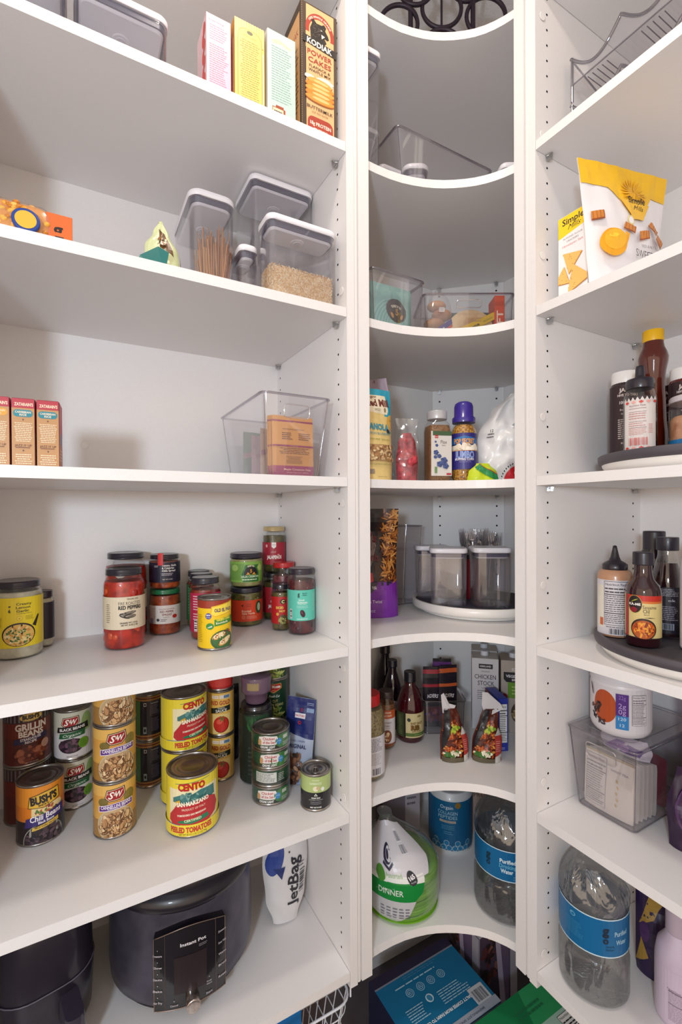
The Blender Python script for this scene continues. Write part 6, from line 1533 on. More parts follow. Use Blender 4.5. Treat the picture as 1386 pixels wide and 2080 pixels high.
carton('food_box', 'cobalt blue food box showing its nutrition panel', (.9900 + .004, .8930 + .002, ze), .028, .082, .138, -.42, '2a3aa0', bbx, bbs, side_sgn=-1)

# sixth bay: plates, canister, water
def plates():
    t = thing('plate_pack', 'stack of lime green paper plates in printed wrap', 'disposable plates', (.7060, .9450, zf), facing(.706, .945, 0))
    G = mat('7ab52a', .4); r = .092
    for i in range(20):
        z = .004 + i * .0052
        MB().lathe([(r * .80, z - .004), (r * .84, z - .0035), (r * .97 - .004 * math.sin(i), z + .0028), (r - .0022 * (i % 2), z + .0036), (r - .0022 * (i % 2), z + .0046), (r * .8, z - .001)], G, 40, cap0=(i == 0), cap1=(i == 19)).build('plate', t)
    rings = []
    for k in range(16):
        v = k / 15; z = .0012 + .212 * v
        s = [.86, .98, 1.03, 1.03, 1.03, 1.03, 1.03, 1.02, .98, .90, .78, .62, .44, .28, .17, .20][k]
        dx = -.040 * max(0, v - .5) * 2
        rings.append([(r * s * math.cos(a) * (1 + .02 * math.sin(9 * a + k) * v) + dx, r * s * math.sin(a) * (1 + .02 * math.sin(11 * a + 2 * k) * v), z) for a in [2 * PI * i / 56 for i in range(56)]])
    MB().loft(rings, clear('plate_film', (.97, .98, .97), rough=.12, base=.05, haze=.07), True, True, True).build('wrapper', t)
    def surf(x, y, o):
        v = min(1, max(0, (y - .0012) / .212)) * 15; k = min(14, int(v)); f = v - k
        s0 = [.86, .98, 1.03, 1.03, 1.03, 1.03, 1.03, 1.02, .98, .90, .78, .62, .44, .28, .17, .20]
        s = s0[k] + (s0[k + 1] - s0[k]) * f; dx = -.040 * max(0, v / 15 - .5) * 2
        a = x / r - PI / 2
        rr_ = r * s + .0012 + o
        return (rr_ * math.cos(a) + dx, rr_ * math.sin(a), y)
    a = Art(clip=(-.16, .16, .002, .205), rough=.3)
    WF = 'd3d0d6'
    a.poly([(-.13, .112), (.075, .112), (.105, .135), (.12, .19), (.02, .20), (-.02, .20), (-.13, .19)], WF)
    a.poly([(-.13, .062), (.030, .060), (.052, .078), (.060, .108), (.062, .118), (-.13, .112)], 'e9ebe6'); a.poly([(-.13, .062), (.030, .060), (.052, .078), (.058, .100), (.020, .104), (-.10, .102), (-.13, .104)], '14883a')
    a.poly([(-.10, .030), (-.045, .014), (-.012, .006), (.020, .030), (.036, .062), (-.13, .064)], 'c4c4c8')
    a.text('DINNER', -.022, .082, .0130, 'dfe8de', w=.058, bold=.01); a.text('Assorted', -.012, .118, .0095, '8ab86a', w=.040, rot=.05); a.oval(.030, .113, .0115, .0140, '1f2430', 20); a.text('165', .030, .115, .0070, 'e8e6ea', w=.016, bold=.05, rot=.3); a.text('PLATES', .031, .106, .0026, 'e8e6ea', w=.012, rot=.2)
    a.oval(-.045, .116, .012, .016, '4f8a34'); a.oval(-.022, .150, .012, .016, '2a2440', 16); a.oval(-.018, .150, .008, .012, WF, 16); a.oval(-.021, .150, .004, .008, '2a2440', 10); a.poly([(-.036, .135), (-.020, .124), (-.006, .136), (-.008, .140), (-.020, .130), (-.034, .140)], '2a2440')
    a.rect(.028, .166, .052, .186, 'dfdfe4'); a.bars(.029, .168, .051, .185, '34344a', n=18); a.rect(.028, .150, .052, .164, 'dfdfe4'); a.bars(.029, .151, .051, .163, '34344a', n=16)
    for i in range(5): a.lines(-.045 + i * .014, .022, -.034 + i * .014, .050, 4, '6a6a78', .35, i)
    b = MB(); a.emit(b, surf, dx=.010, dy=.010, eps=.00008, base=.0006); b.build('wrapper_print', t)
plates()
def orgain(a, h):
    a.rect(-.5, 0, .5, h, '0f5a86'); a.text('Orgain', -.006, h * .88, .0100, 'cfe0e8', w=.036); a.text('COLLAGEN', -.003, h * .765, .0092, '9cc4d4', w=.056); a.text('PEPTIDES', -.003, h * .675, .0092, '9cc4d4', w=.054); a.rect(-.026, h * .565, .020, h * .61, 'b8aa9c'); a.text('+ PROBIOTICS', -.003, h * .588, .0036, '2a4a5a', w=.040)
    a.oval(.026, h * .93, .0085, .0085, '8a6a2c'); a.lines(-.020, h * .42, .018, h * .52, 3, '5a9ab8', .3, 3); a.lines(-.014, h * .32, .014, h * .40, 2, '5a9ab8', .3, 4)
    for i in range(7):
        x = -.045 + .0155 * i
        for (cx, cy) in ((x, h * .06), (x + .008, h * .155)):
            if cy > h * .1 and i % 2: continue
            a.oval(cx, cy, .0078, .0078, 'b9d0da', 18); a.oval(cx, cy, .0068, .0068, '1f74a4', 18)
bottle('collagen_canister', 'blue collagen powder canister standing behind the water jug and plates', (.9560, 1.0350, zf), [(.060, 0), (.062, .003), (.062, .150)], mat('cfd4d6', .4), (.064, .150, .172, 'c4c8ce', 0), [(.010, .148, '0f5a86', orgain, 170, .0624)], turn=-4, cat='canister')
carton('food_box', 'beige box with thin lettering half hidden by the water jug', (1.0900, 1.0250, zf), .095, .050, .165, -.55, 'b8a094', lambda a, w, h: (a.text('PROTEIN', -w * .05, h * .68, .0125, '4a3a38', w=w * .78), a.lines(-w * .3, h * .4, w * .2, h * .55, 3, '7a6a64', .3, 3)))
carton('food_box', 'dull grey-brown box behind the pack of green plates', (.8500, 1.1500, zf), .120, .060, .165, -.25, '6f6670', lambda a, w, h: (a.rect(w * .1, 0, w / 2, h, 'a39ea6'), a.lines(w * .15, h * .5, w * .45, h * .9, 4, '5a565e', .4, 2), a.rect(-w * .1, h * .8, w * .08, h, '8a4a34')))
WATER = water_mat('water_in_plastic')
def jug(name, label, loc, r, h, turn, art, group=None, lab=(.37, .62)):
    t = thing(name, label, 'water bottle', loc, facing(loc[0], loc[1], turn), group)
    n = 72; rings = []
    K = 46
    for k in range(K + 1):
        v = k / K; z = h * v
        if v < .03: s = .86 + .14 * (v / .03) ** .5
        elif v < .30: s = 1.0
        elif v < .34: s = .965
        elif v < .64: s = .965
        elif v < .67: s = 1.0
        else: s = max(.17, math.cos((v - .66) / .30 * PI / 2) ** .62) if v < .93 else .17
        rg = []
        for i in range(n):
            a = 2 * PI * i / n; q = s
            if v < .30 and v > .02: q *= 1 - .045 * max(0, math.sin(8 * a + .6)) ** 2 * min(1, (v - .02) * 20) * min(1, (.30 - v) * 14)
            if .67 < v < .92: q *= 1 + .050 * math.sin(9 * a + 16 * (v - .67) * 1.7 ) * min(1, (v - .67) * 12) * min(1, (.92 - v) * 14)
            rg.append((r * q * math.cos(a), r * q * math.sin(a), z))
        rings.append(rg)
    MB().loft(rings, WATER).build('bottle_body', t)
    lid_mesh(r * .23, .018, mat('e6eaee', .35), ridges=24, name='cap', parent=t, z=h * .985)
    sleeve(r * .978, h * lab[0], h * lab[1], '10659a', art, 179, 'label', t, rough=.35)
    return t
def wat1(a, h):
    a.rect(-.5, 0, .5, h * .03, 'cfe4ee'); a.rect(-.5, h * .97, .5, h, 'cfe4ee')
    a.text('g', -.058, h * .70, .017, '123048', bold=.05); a.text('o', -.058, h * .44, .013, '123048', bold=.05); a.text('Purified', -.012, h * .66, .0090, 'd9edf4', w=.036, bold=.03); a.text('Drinking', -.012, h * .50, .0090, '6ab4d4', w=.038, bold=.02); a.text('Water', -.014, h * .34, .0090, 'd9edf4', w=.028, bold=.03); a.lines(.0, h * .08, .03, h * .22, 3, '6ab4d4', .3, 3)
jug('water_jug', 'swirl-necked water jug on the corner shelf beside the right upright', (.9250, .8000, zf), .0790, .285, 10, wat1)
def wat2(a, h):
    a.rect(-.5, 0, .5, h * .03, 'cfe4ee'); a.rect(-.5, h * .97, .5, h, 'cfe4ee')
    a.text('g', .026, h * .72, .017, '12283c', bold=.05); a.text('o', .026, h * .46, .013, '12283c', bold=.05); a.text('Good &', .034, h * .30, .004, '12283c', w=.016); a.text('Gather', .034, h * .22, .004, '12283c', w=.016); a.text('Purified', .058, h * .62, .009, 'a9cfe2', w=.03, bold=.02); a.text('Water', .058, h * .40, .009, 'a9cfe2', w=.024, bold=.02)
    a.oval(-.034, h * .80, .0055, .0045, '8ac4dc'); a.oval(-.034, h * .80, .0045, .0035, '1576a8'); a.lines(-.050, h * .25, -.012, h * .66, 9, '4a9cc4', .22, 3)
# nothing rests on the floor of the corner but three boxes
def coffee_top(a, w, d):
    a.rect(-w / 2, -d / 2, w / 2, d / 2, '0f6f9c'); a.rect(-w / 2, d * .36, w / 2, d / 2, '2a2440'); a.rect(-w / 2, d * .35, w / 2, d * .37, '8a8f9c')
    for i in range(4):
        x = -.055 + .034 * i; y = d * .13
        a.oval(x, y, .0108, .0108, 'b9dcea', 24); a.oval(x, y, .0096, .0096, '0f6f9c', 24); a.oval(x, y, .0066, .0066, 'b9dcea', 18); a.oval(x, y, .0056, .0056, '0f6f9c', 18); a.lines(x - .004, y - .003, x + .004, y + .003, 2, 'b9dcea', .4, i)
    a.oval(-.020, -.008, .0105, .0105, 'cfe6f0', 24); a.oval(-.020, -.008, .0070, .0085, '3a8ab4', 14, .4)
    a.text('SPECIALTY COFFEE FROM FARM TO CUP', .010, -d * .27, .0068, 'e6f0f4', w=.165, rot=PI, bold=.04)
    a.lines(.004, -d * .20, .095, -.004, 6, 'a9cfe0', .35, 3); a.lines(-.095, -d * .20, -.038, -.004, 6, 'a9cfe0', .35, 4); a.lines(-.085, d * .22, .08, d * .25, 1, 'a9cfe0', .5, 6); a.lines(-.05, d * .28, .06, d * .33, 2, '4a8ab0', .4, 7)
    a.rect(-w / 2, -d / 2, w / 2, -d * .40, 'a3aab8'); a.text('BREWING JOY SINCE 1997', .03, -d * .45, .0050, '2a3a50', w=.105, rot=PI, bold=.02)
    a.rr(w * .28, -d * .40, w * .46, -d * .20, .002, 'c9ccd2'); a.bars(w * .30, -d * .38, w * .44, -d * .24, '2a3040', n=22)
carton('coffee_box', 'big blue coffee pod box lying on the floor under the corner shelves', (.7880, .9160, 0.0004), .262, .205, .225, .0, '182a5c', lambda a, w, h: (a.rect(-w / 2, 0, w / 2, h, '182a5c'), a.rect(-w / 2, h * .93, w / 2, h, 'a3aab8')), lambda a, w, h: (a.rect(-w / 2, 0, w / 2, h, '141c3c'), a.oval(0, h * .7, .02, .026, 'b9c4d4', 24), a.oval(0, h * .7, .018, .024, '141c3c', 24)), coffee_top, side_sgn=-1)
def pur(a, w, h):
    a.rect(-w / 2, 0, w / 2, h, '6a5a74'); a.poly([(-w * .5, h), (-w * .1, h), (w * .1, 0), (-w * .5, 0)], '4a3a4c'); a.scatter(-w * .2, h * .72, w * .22, h * .25, .012, ['3a1c20', '7a3a34', '5c2a2c', '8a5a4c', '241418'], 40, 3); a.poly([(-w * .12, h), (0, h), (w * .2, 0), (w * .06, 0)], 'b3a6bc'); a.rect(w * .3, 0, w / 2, h, 'a8a2ac')
carton('snack_box', 'white and purple picture box standing behind the coffee box', (1.0450, 1.0000, 0.0004), .150, .130, .262, .0, 'b3adb6', pur, pur, lambda a, w, d: a.rect(-w / 2, -d / 2, w / 2, d / 2, 'c3bcc6'), side_sgn=-1)
def greent(a, w, d):
    a.rect(-w / 2, -d / 2, w / 2, d / 2, '0f7a48'); a.poly([(-w * .1, -d / 2), (w * .18, d * .5), (w * .5, d * .5), (w * .5, -d / 2)], '2a9a5c'); a.rect(w * .02, -d / 2, w / 2, d * .1, 'a9ccbc')
    a.text('PELLEGRINO', w * .12, -d * .02, .010, '1c2a26', w=.08, bold=.05, rot=PI) if False else a.text('CARBINO', w * .12, -d * .06, .0105, '1c2a26', w=.060, bold=.05); a.facts(w * .28, -d * .46, w * .49, d * .06)
    a.lines(w * .0, d * .22, w * .30, d * .34, 2, '1f7048', .5, 3)
carton('drink_box', 'green drinks box on the floor beside the coffee box', (.9050, .6990, 0.0004), .300, .196, .245, 0, '0f6a40', lambda a, w, h: a.rect(-w / 2, 0, w / 2, h, '0c5a34'), None, greent)
# ------------------------------------------------------------------ right unit
RX = -PI / 2      # fronts face the doorway side of this unit
# scalloped clear rack on the top shelf
RACK_EDGE = clear('rack_edge', (.38, .36, .44), base=.2)
def rack(zl, label):
    t = thing('bottle_rack', label, 'rack', (.925, .628, zl), RX, 'stacked bottle racks')
    L, D, F = .42, .235, .036; n = 84      # local x runs along the shelf front, y is depth
    top = lambda x: F + .018 + .040 * (1 - abs(math.sin(PI * x / .105)))
    b = MB()
    for y0 in (0, D):
        X = [L * i / n for i in range(n + 1)]
        for o_ in (0, .004):
            vs = [(x, y0 + o_, F) for x in X] + [(x, y0 + o_, top(x)) for x in X]
            b.add(vs, [(i, i + 1, n + 2 + i, n + 1 + i) for i in range(n)], CLEAR, True)
    b.box(0, L, 0, D, F, F + .003, CLEAR)
    b.build('rack_body', t)
    for y0 in (.002, D + .002):
        MB().tube([(L * i / n, y0, top(L * i / n)) for i in range(n + 1)], .0034, RACK_EDGE, 6).build('scalloped_rim', t)
        MB().tube([(L * i / 8, y0, F + .001) for i in range(9)], .0014, RACK_EDGE, 6).build('floor_edge', t)
        for x in (.003, L - .003):
            MB().tube([(x, y0, .0015), (x, y0, top(0) - .001)], .0030, RACK_EDGE, 6).build('leg', t)
    for x in (.0, L): MB().tube([(x, .002, top(0)), (x, D * .5, top(0) - .035), (x, D, top(0))], .0020, RACK_EDGE, 6).build('side_rim', t)
    for k in range(4):
        for j in range(-2, 3):
            x = .0525 + .105 * k + .010 * j
            MB().tube([(x, .01, F - .0006), (x, D - .01, F - .0006)], .0010, RACK_EDGE, 5).build('floor_rib', t)
rack(za, 'lower of two stacked clear scalloped bottle racks, standing on the board')
rack(za + .0985, 'upper of two stacked clear scalloped bottle racks')
# crackers
def crk(a, w, h):
    a.rect(-w / 2, 0, w / 2, h, 'f1edee'); a.poly([(-w / 2, h * .76), (w / 2, h * .82), (w / 2, h), (-w / 2, h)], 'fad21e'); 
    a.text('Simple', .001, h * .93, .0125, '3c2f22', w=w * .74, bold=.02); a.text('Mills', .004, h * .855, .0100, '3c2f22', w=w * .44, shear=.4)
    a.text('ALMOND FLOUR', 0, h * .74, .0036, '8a7a7a', w=w * .66); a.text('CRACKERS', 0, h * .70, .0036, '8a7a7a', w=w * .40); a.text('Himalayan Salt', 0, h * .655, .0046, 'd98a84', w=w * .70)
    for (x, y, s, ro) in ((-.003, .47, .025, .3), (-.022, .30, .021, 1.4), (.010, .24, .030, -.2), (-.020, .06, .016, .5)):
        P = [(x * 1.0 + s * math.cos(ro + k * 2.09), h * y + s * math.sin(ro + k * 2.09) * 1.1) for k in range(3)]
        a.poly([(p[0] + .0012, p[1] - .0018) for p in P], 'b9772c'); a.poly(P, 'efbe6a')
        rd_ = random.Random(int(y * 100))
        for q in range(9):
            u = rd_.random(); v = rd_.random() * (1 - u); px = P[0][0] + (P[1][0] - P[0][0]) * u + (P[2][0] - P[0][0]) * v; py = P[0][1] + (P[1][1] - P[0][1]) * u + (P[2][1] - P[0][1]) * v
            a.oval(px, py, .0009, .0007, 'b0702a', 6)
def crs(a, w, h):
    a.rect(-w / 2, 0, w / 2, h, 'e9e2da'); a.rect(-w / 2, h * .86, w / 2, h, 'e8a03c')
    for i in range(6): a.rect(-w * .4, h * (.60 + .05 * i), -w * .1 + .002 * (i % 2), h * (.625 + .05 * i), 'd9594c')
    a.oval(-w * .1, h * .48, w * .3, h * .05, 'a8723c'); a.scatter(0, h * .22, w * .4, h * .09, .006, ['3f7a2c', '5c9a3c', 'e6d25c', '2f5a24', 'd9d4c8'], 40, 3); a.rect(-w / 2, 0, w / 2, h * .08, 'b9b4b8')
carton('cracker_box', 'slim yellow and white almond cracker box with triangular crackers', (.9060, .5930, zb), .064, .052, .178, RX, 'f1edee', crk, crs, side_sgn=1)
def mills(a, w, h):
    a.poly([(-w * .5, h * .80), (-w * .22, h * .80), (-w * .08, h * .72), (w * .0, h * .60), (w * .14, h * .62), (w * .22, h * .70), (w * .30, h * .80), (w * .5, h * .80), (w * .5, h), (-w * .5, h)], 'f4c020')
    for k in range(22): a.oval(w * .08, h * .80, w * .010, h * .13, ['e6a818', 'f0b41c'][k % 2], 8, 2 * PI * k / 22)
    a.poly([(-w * .10, h * .73), (w * .01, h * .56), (w * .16, h * .58), (w * .25, h * .72)], 'f2bf3a')
    a.text('Simple', w * .09, h * .735, .0125, '3c2f22', w=.042, bold=.02); a.text('Mills', w * .11, h * .675, .0100, '3c2f22', w=.026, shear=.4)
    a.oval(-w * .02, h * .545, .008, .010, 'e9d58c'); a.oval(-w * .02, h * .545, .006, .007, 'efecef'); a.oval(w * .38, h * .30, .006, .012, 'e0b54a', 12, .5)
    for (x, y, ro) in ((-.40, .535, .25), (-.06, .475, -.18), (.12, .44, .3), (.26, .52, -.5), (.36, .44, -.35)):
        cx, cy = w * x, h * y; ca, sa = math.cos(ro), math.sin(ro); R_ = lambda u, v: (cx + u * ca - v * sa, cy + u * sa + v * ca)
        a.poly([R_(-.017, -.008), (R_(.013, -.009)), R_(.018, .007), R_(-.011, .009)], '9a4a1c'); a.poly([R_(-.016, -.0055), R_(.013, -.0065), R_(.017, .0075), R_(-.011, .009)], 'cf8238')
        for k in range(4): a.poly([R_(-.013 + .008 * k, -.006), R_(-.012 + .008 * k, -.006), R_(-.0075 + .008 * k, .008), R_(-.0085 + .008 * k, .008)], 'a85c20')
    a.oval(-w * .28, h * .325, .034, .026, 'f0a818', 34, .25); a.poly([(-w * .16, h * .42), (-w * .105, h * .405), (-w * .125, h * .34)], 'f0a818'); a.oval(-w * .27, h * .345, .028, .019, 'f4b82a', 28, .25); a.oval(-w * .29, h * .372, .012, .004, 'f9cf3c', 18, .2)
    a.text('SEED & NUT FLOUR', w * .20, h * .345, .0052, '4a4248', w=.062); a.text('SWEET THINS', w * .22, h * .275, .0150, '5c545a', w=.110); a.text('LEMON', w * .2, h * .12, .008, '8a8288')
pouch('cracker_bag', 'white and yellow lemon cracker bag with a folded yellow top', (.9450, .5300, zb), -.12, Bag(.222, .246, .046, [(0, .84), (.3, .90), (.8, .97), (1, 1)], [(0, 1), (.4, .9), (.75, .35), (.86, .06), (1, .04)], crumple=.003, seed=121, curl=lambda u, v: (0, -.012 * v * v * u, 0)), mat('efecef', .35), mills, nx=24, ny=28)
# turntable of syrups and honey
turntable('turntable', 'white turntable with grey rim carrying syrup and honey', (1.030, .425, zc), .178, .036, dark=True)
zt1 = zc + .0320
def jam(a, h):
    a.text("JAMIE'S", .006, h * .93, .0075, 'e0d4d0', w=.036, bold=.04); a.text('HIVE TO TABLE', .005, h * .86, .0048, 'e0d4d0', w=.040, bold=.03); a.text('100% PURE', .006, h * .76, .0058, 'e0d4d0', w=.034, bold=.03); a.text('From Our Hives', .007, h * .66, .0040, 'e0d4d0', w=.034, bold=.02); a.text('to Your Table', .007, h * .61, .0040, 'e0d4d0', w=.030, bold=.02)
    a.lines(-.014, h * .26, .030, h * .54, 10, 'cfc2c0', .45, 3); a.lines(-.008, h * .18, .02, h * .23, 1, 'cfc2c0', .5, 4); a.rect(.0, h * .03, .016, h * .12, 'b9b0b4'); a.rect(.002, h * .05, .010, h * .11, '2a2024')
HON = glassy('dark_honey', (.32, .06, .015), 1.4, .05)
JP = lambda r, h: [(r * .92, 0), (r, .004), (r, h * .80), (r * .97, h * .85), (r * .86, h * .89), (r * .84, h * .93)]
for x, y, r, h, lb, tu in [(1.0340, .5750, .0290, .190, 'white-lidded honey jar behind the nozzle bottle, its print running past', 0), (1.1650, .5450, .0270, .196, 'white-lidded honey jar tucked behind the syrup', -16), (1.0850, .4840, .0290, .182, 'white-lidded honey jar behind the tub with blue label', 0)]:
    bottle('honey_jar', lb, (x, y, zt1), JP(r, h), mat('301a20' if r != .029 or h == .190 else '5c1410', .12, 0, .5), (r * .93, h * .87, h, 'f0ecea', 34), [(h * .03, h * .84, '30191e', jam, 120, r + .0002)], turn=tu, group='white-lidded honey jars', cat='jar')
bottle('syrup_bottle', 'tall wasp-waisted brown syrup bottle with yellow cap', (1.0980, .5500 + .002, zt1), [(.024, 0), (.0275, .004), (.0275, .06), (.025, .09), (.0235, .13), (.0215, .17), (.0235, .195), (.0275, .215), (.0285, .225), (.026, .236), (.0215, .246), (.0195, .256), (.0190, .262)], mat('5a1a0c', .10, 0, .7), (.0200, .260, .284, 'f4bc10', 30))
def honl(a, h):
    a.poly([(-.030, .004), (.030, .004), (.030, h - .004), (-.030, h - .004)], 'ded6d2')
    for k in range(8):
        x = -.027 + .0077 * k
        for y, s in ((h - .002, 1), (.002, -1)): a.poly([(x - .0038, y - s * .003), (x + .0038, y - s * .003), (x, y + s * .004)], 'ded6d2')
    for k in range(5):
        x = -.022 + .012 * k
        for y in (h - .008, .009): a.poly([(x - .0042, y), (x, y + .0030), (x + .0042, y), (x, y - .0030)], ['d04038', 'e8a49c'][k % 2])
    a.text('Nutrition Facts', -.004, h * .86, .0034, '8a7476', w=.026, bold=.01)
    for i, y in enumerate((.80, .74, .56, .45)): a.rect(-.018, h * y, .010, h * (y + .006), '7a4448')
    a.lines(-.018, h * .60, .010, h * .73, 3, 'c08a8a', .35, 3); a.lines(-.018, h * .47, .010, h * .55, 2, 'c08a8a', .35, 4); a.lines(-.018, h * .32, .010, h * .44, 4, 'd0a09c', .4, 5); a.lines(.013, h * .34, .022, h * .52, 6, 'd09a98', .4, 6)
    a.bars(-.018, h * .13, .012, h * .27, 'cc6a62', n=20)
bottle('honey_bottle', 'squeeze honey bottle with black nozzle and a diamond-bordered label', (.9630, .5080, zt1), [(.026, 0), (.0285, .004), (.0285, .108), (.026, .122), (.022, .130), (.021, .134)], JARGLASS, None, [(.004, .112, 'ded6d2', None, 1, .0286)] and [],
       liquid=([(.0255, .003), (.0272, .007), (.0272, .104), (.025, .114)], mat('2a0c12', .15, 0, .4)), turn=0,
       extra=lambda t: (MB().lathe([(.0235, .131), (.0242, .134), (.0242, .146), (.0225, .150), (.010, .152), (.0085, .158), (.0075, .172), (.0070, .176), (.001, .177)], mat('26202c', .3, 0, .2), 36).build('nozzle_cap', t),
                        (lambda a, b: (honl(a, .104), a.emit(b, on_cyl(.0287, .006), dx=.005), b.build('label', t)))(Art(rough=.5), MB())))
def tub(a, h):
    a.rect(-.5, 0, .5, h, '1f6fa8'); a.text('PEELED ALMONDS', .018, h * .62, .0060, 'e6f0f6', w=.060, bold=.03) if False else a.text('PEELED ALMONDS', .010, h * .62, .0055, 'e6f0f6', w=.056, bold=.03); a.text('good for you', .010, h * .30, .0036, 'cfe2ee', w=.036)
bottle('almond_tub', 'clear tub of tan nuts with blue label at the picture edge', (1.0170, .4270, zt1), [(.050, 0), (.051, .003), (.051, .085), (.049, .092), (.050, .098)], JARGLASS, (.0515, .096, .108, 'e0d8dc', 0), [(.004, .026, '1f6fa8', tub, 150, .0513)],
       liquid=([(.047, .003), (.0495, .006), (.0495, .064), (.046, .070)], noisy('ground_nuts', 'a86a4a', 'cf9a78', 40, .5, .3)), cat='jar')
# turntable of sauces
turntable('turntable', 'white turntable with dark mat carrying the cooking sauces', (1.0260, .425, zd), .183, .036, dark=True)
zt2 = zd + .0320
def squ(a, h):
    a.rect(-.5, 0, .5, h, 'cfcbd2'); a.rect(-.040, h * .12, -.025, h * .9, 'd9d4c4'); a.rect(-.034, h * .16, -.026, h * .30, 'c0603a')
    a.facts(-.024, h * .18, .024, h * .98, ink='3a3640', paper='cfcbd2'); a.bars(-.014, h * .02, .012, h * .12, '2a2832', n=18); a.lines(-.02, h * .13, .016, h * .165, 1, '5a5660', .4, 3)
bottle('sauce_bottle', 'pale squeeze bottle of sauce with pointed black nozzle', (.9480, .5480, zt2), [(.029, 0), (.031, .004), (.031, .118), (.029, .126), (.024, .131)], mat('b98a6a', .3, 0, .3), None, [(.004, .112, 'cfcbd2', squ, 150, .0312)],
       extra=lambda t: MB().lathe([(.0215, .129), (.0225, .133), (.0225, .141), (.018, .145), (.011, .149), (.008, .156), (.0045, .172), (.0035, .178), (.001, .179)], mat('221c26', .3, 0, .2), 36).build('nozzle_cap', t), turn=8)
def sesame(a, h):
    a.rect(-.5, 0, .5, h, 'd6c184'); a.poly([(-.032, h * .86), (.04, h * .86), (.04, h), (-.032, h)], 'c0281c'); a.poly([(-.032, h * .82), (.04, h * .82), (.04, h * .87), (-.032, h * .87)], 'd0702c'); a.rect(-.034, 0, -.024, h, '9a1f22')
    a.oval(-.0125, h * .79, .0125, .0165, 'b8a24a', 24); a.oval(-.0125, h * .79, .0118, .0157, '1f1418', 24); a.text('KA-ME', -.0125, h * .79, .0042, 'e8e2e0', w=.020, bold=.04); a.oval(-.014, h * .66, .006, .005, '8a1a2a', 12); a.poly([(-.018, h * .85), (-.012, h * .90), (-.006, h * .92), (-.012, h * .87)], 'a8b03a')
    a.text('Sesame', .0115, h * .735, .0062, '3a3026', w=.022); a.text('Oil', .0060, h * .64, .0070, '3a3026', w=.010); a.text('Blend', .0065, h * .56, .0024, '5a4a3a', w=.008); a.poly([(.002, h * .49), (.012, h * .50), (.022, h * .485), (.012, h * .48)], '2a201c')
    a.oval(.002, h * .22, .0205, h * .25, '2a1a1a', 30); a.rect(-.5, 0, .5, h * .02, '2a1a1a'); a.oval(.002, h * .21, .0185, h * .215, 'b0541c', 28); a.scatter(.002, h * .22, .0155, h * .16, .0042, ['e0761c', 'c04a14', 'f0a03a', '8a3010', 'e89a2c'], 60, 5, aspect=2.6)
bottle('sesame_oil_bottle', 'dark sesame oil bottle with cream and red label', (.9230, .4810, zt2), [(.026, 0), (.0285, .004), (.0285, .100), (.026, .110), (.0175, .122), (.0145, .134), (.0140, .148)], mat('2c0c14', .08, 0, .7), (.0175, .148, .172, '221c28', 0), [(.016, .094, 'd6c184', sesame, 145, .0288)], turn=-3)
bottle('sauce_bottle', 'black-capped dark bottle at the back of the sauce turntable', (1.0820, .5420, zt2), prof(.0285, .205, .018), DARKG, (.021, .165, .205, '211a26', 0))
def soy(a, h):
    a.rect(-.5, 0, .5, h, '1f1a26'); a.lines(-.022, h * .80, .024, h * .97, 5, 'b9b0bc', .35, 3); a.lines(-.022, h * .28, .024, h * .60, 8, '9a92a0', .4, 4); a.rect(-.016, h * .08, .014, h * .22, '8a8f9c'); a.bars(-.014, h * .09, .012, h * .21, '2a2a34', n=14); a.oval(-.010, h * .66, .004, .003, '4a2a3a'); a.text('ok', .010, h * .72, .005, 'cfc8d4', w=.012)
bottle('sauce_bottle', 'clear-necked glass bottle of dark sauce with dense white print', (1.0230, .4880, zt2), [(.026, 0), (.0275, .004), (.0275, .108), (.026, .120), (.020, .145), (.0165, .160), (.0160, .172)], JARGLASS, (.0190, .170, .196, '231d2a', 30), [(.010, .100, '1f1a26', soy, 160, .0277)], liquid=([(.024, .003), (.0262, .007), (.0262, .108), (.024, .120), (.017, .146)], mat('2a1014', .1, 0, .5)), turn=-6)
def chosen(a, h):
    a.text('Chosen', -.012, h * .885, .0095, '26222a', w=.040, shear=.3, bold=.02); a.text('FOODS', -.008, h * .825, .003, '26222a', w=.018); a.poly([(-.018, h * .79), (-.016, h * .73), (-.014, h * .79)], '5c8a1c')
    a.oval(-.008, h * .60, .023, .029, '26222a', 30); a.oval(-.007, h * .60, .0215, .0275, '5c8f1c', 30); a.oval(-.006, h * .595, .0115, .0125, 'b9b4c4', 20)
    a.rr(-.028, h * .15, .03, h * .415, .006, '5c8f1c'); a.text('100% PURE', -.002, h * .385, .0055, 'dfe8d0', w=.036, bold=.03); a.text('AVOCADO', -.002, h * .33, .0088, 'e6ecd9', w=.044, bold=.05); a.text('OIL SPRAY', -.002, h * .275, .0088, 'e6ecd9', w=.044, bold=.05); a.lines(-.022, h * .17, .02, h * .24, 3, 'a9c47c', .4, 3)
    a.oval(-.014, h * .08, .006, .006, '6a666c'); a.oval(-.014, h * .08, .005, .005, 'dcd8de'); a.rect(-.028, h * .06, -.024, h * .13, '3a363c')
bottle('cooking_spray_can', 'white avocado oil spray can with green fruit picture, cut by the picture edge', (.9720, .4060, zt2), [(.032, 0), (.0335, .003), (.0335, .150), (.031, .165), (.027, .172)], mat('dcd8de', .3, 0, .2), (.0275, .170, .196, 'e2dee4', 0), [(.004, .150, 'dcd8de', chosen, 150, .0337)], turn=-4, cat='spray can')

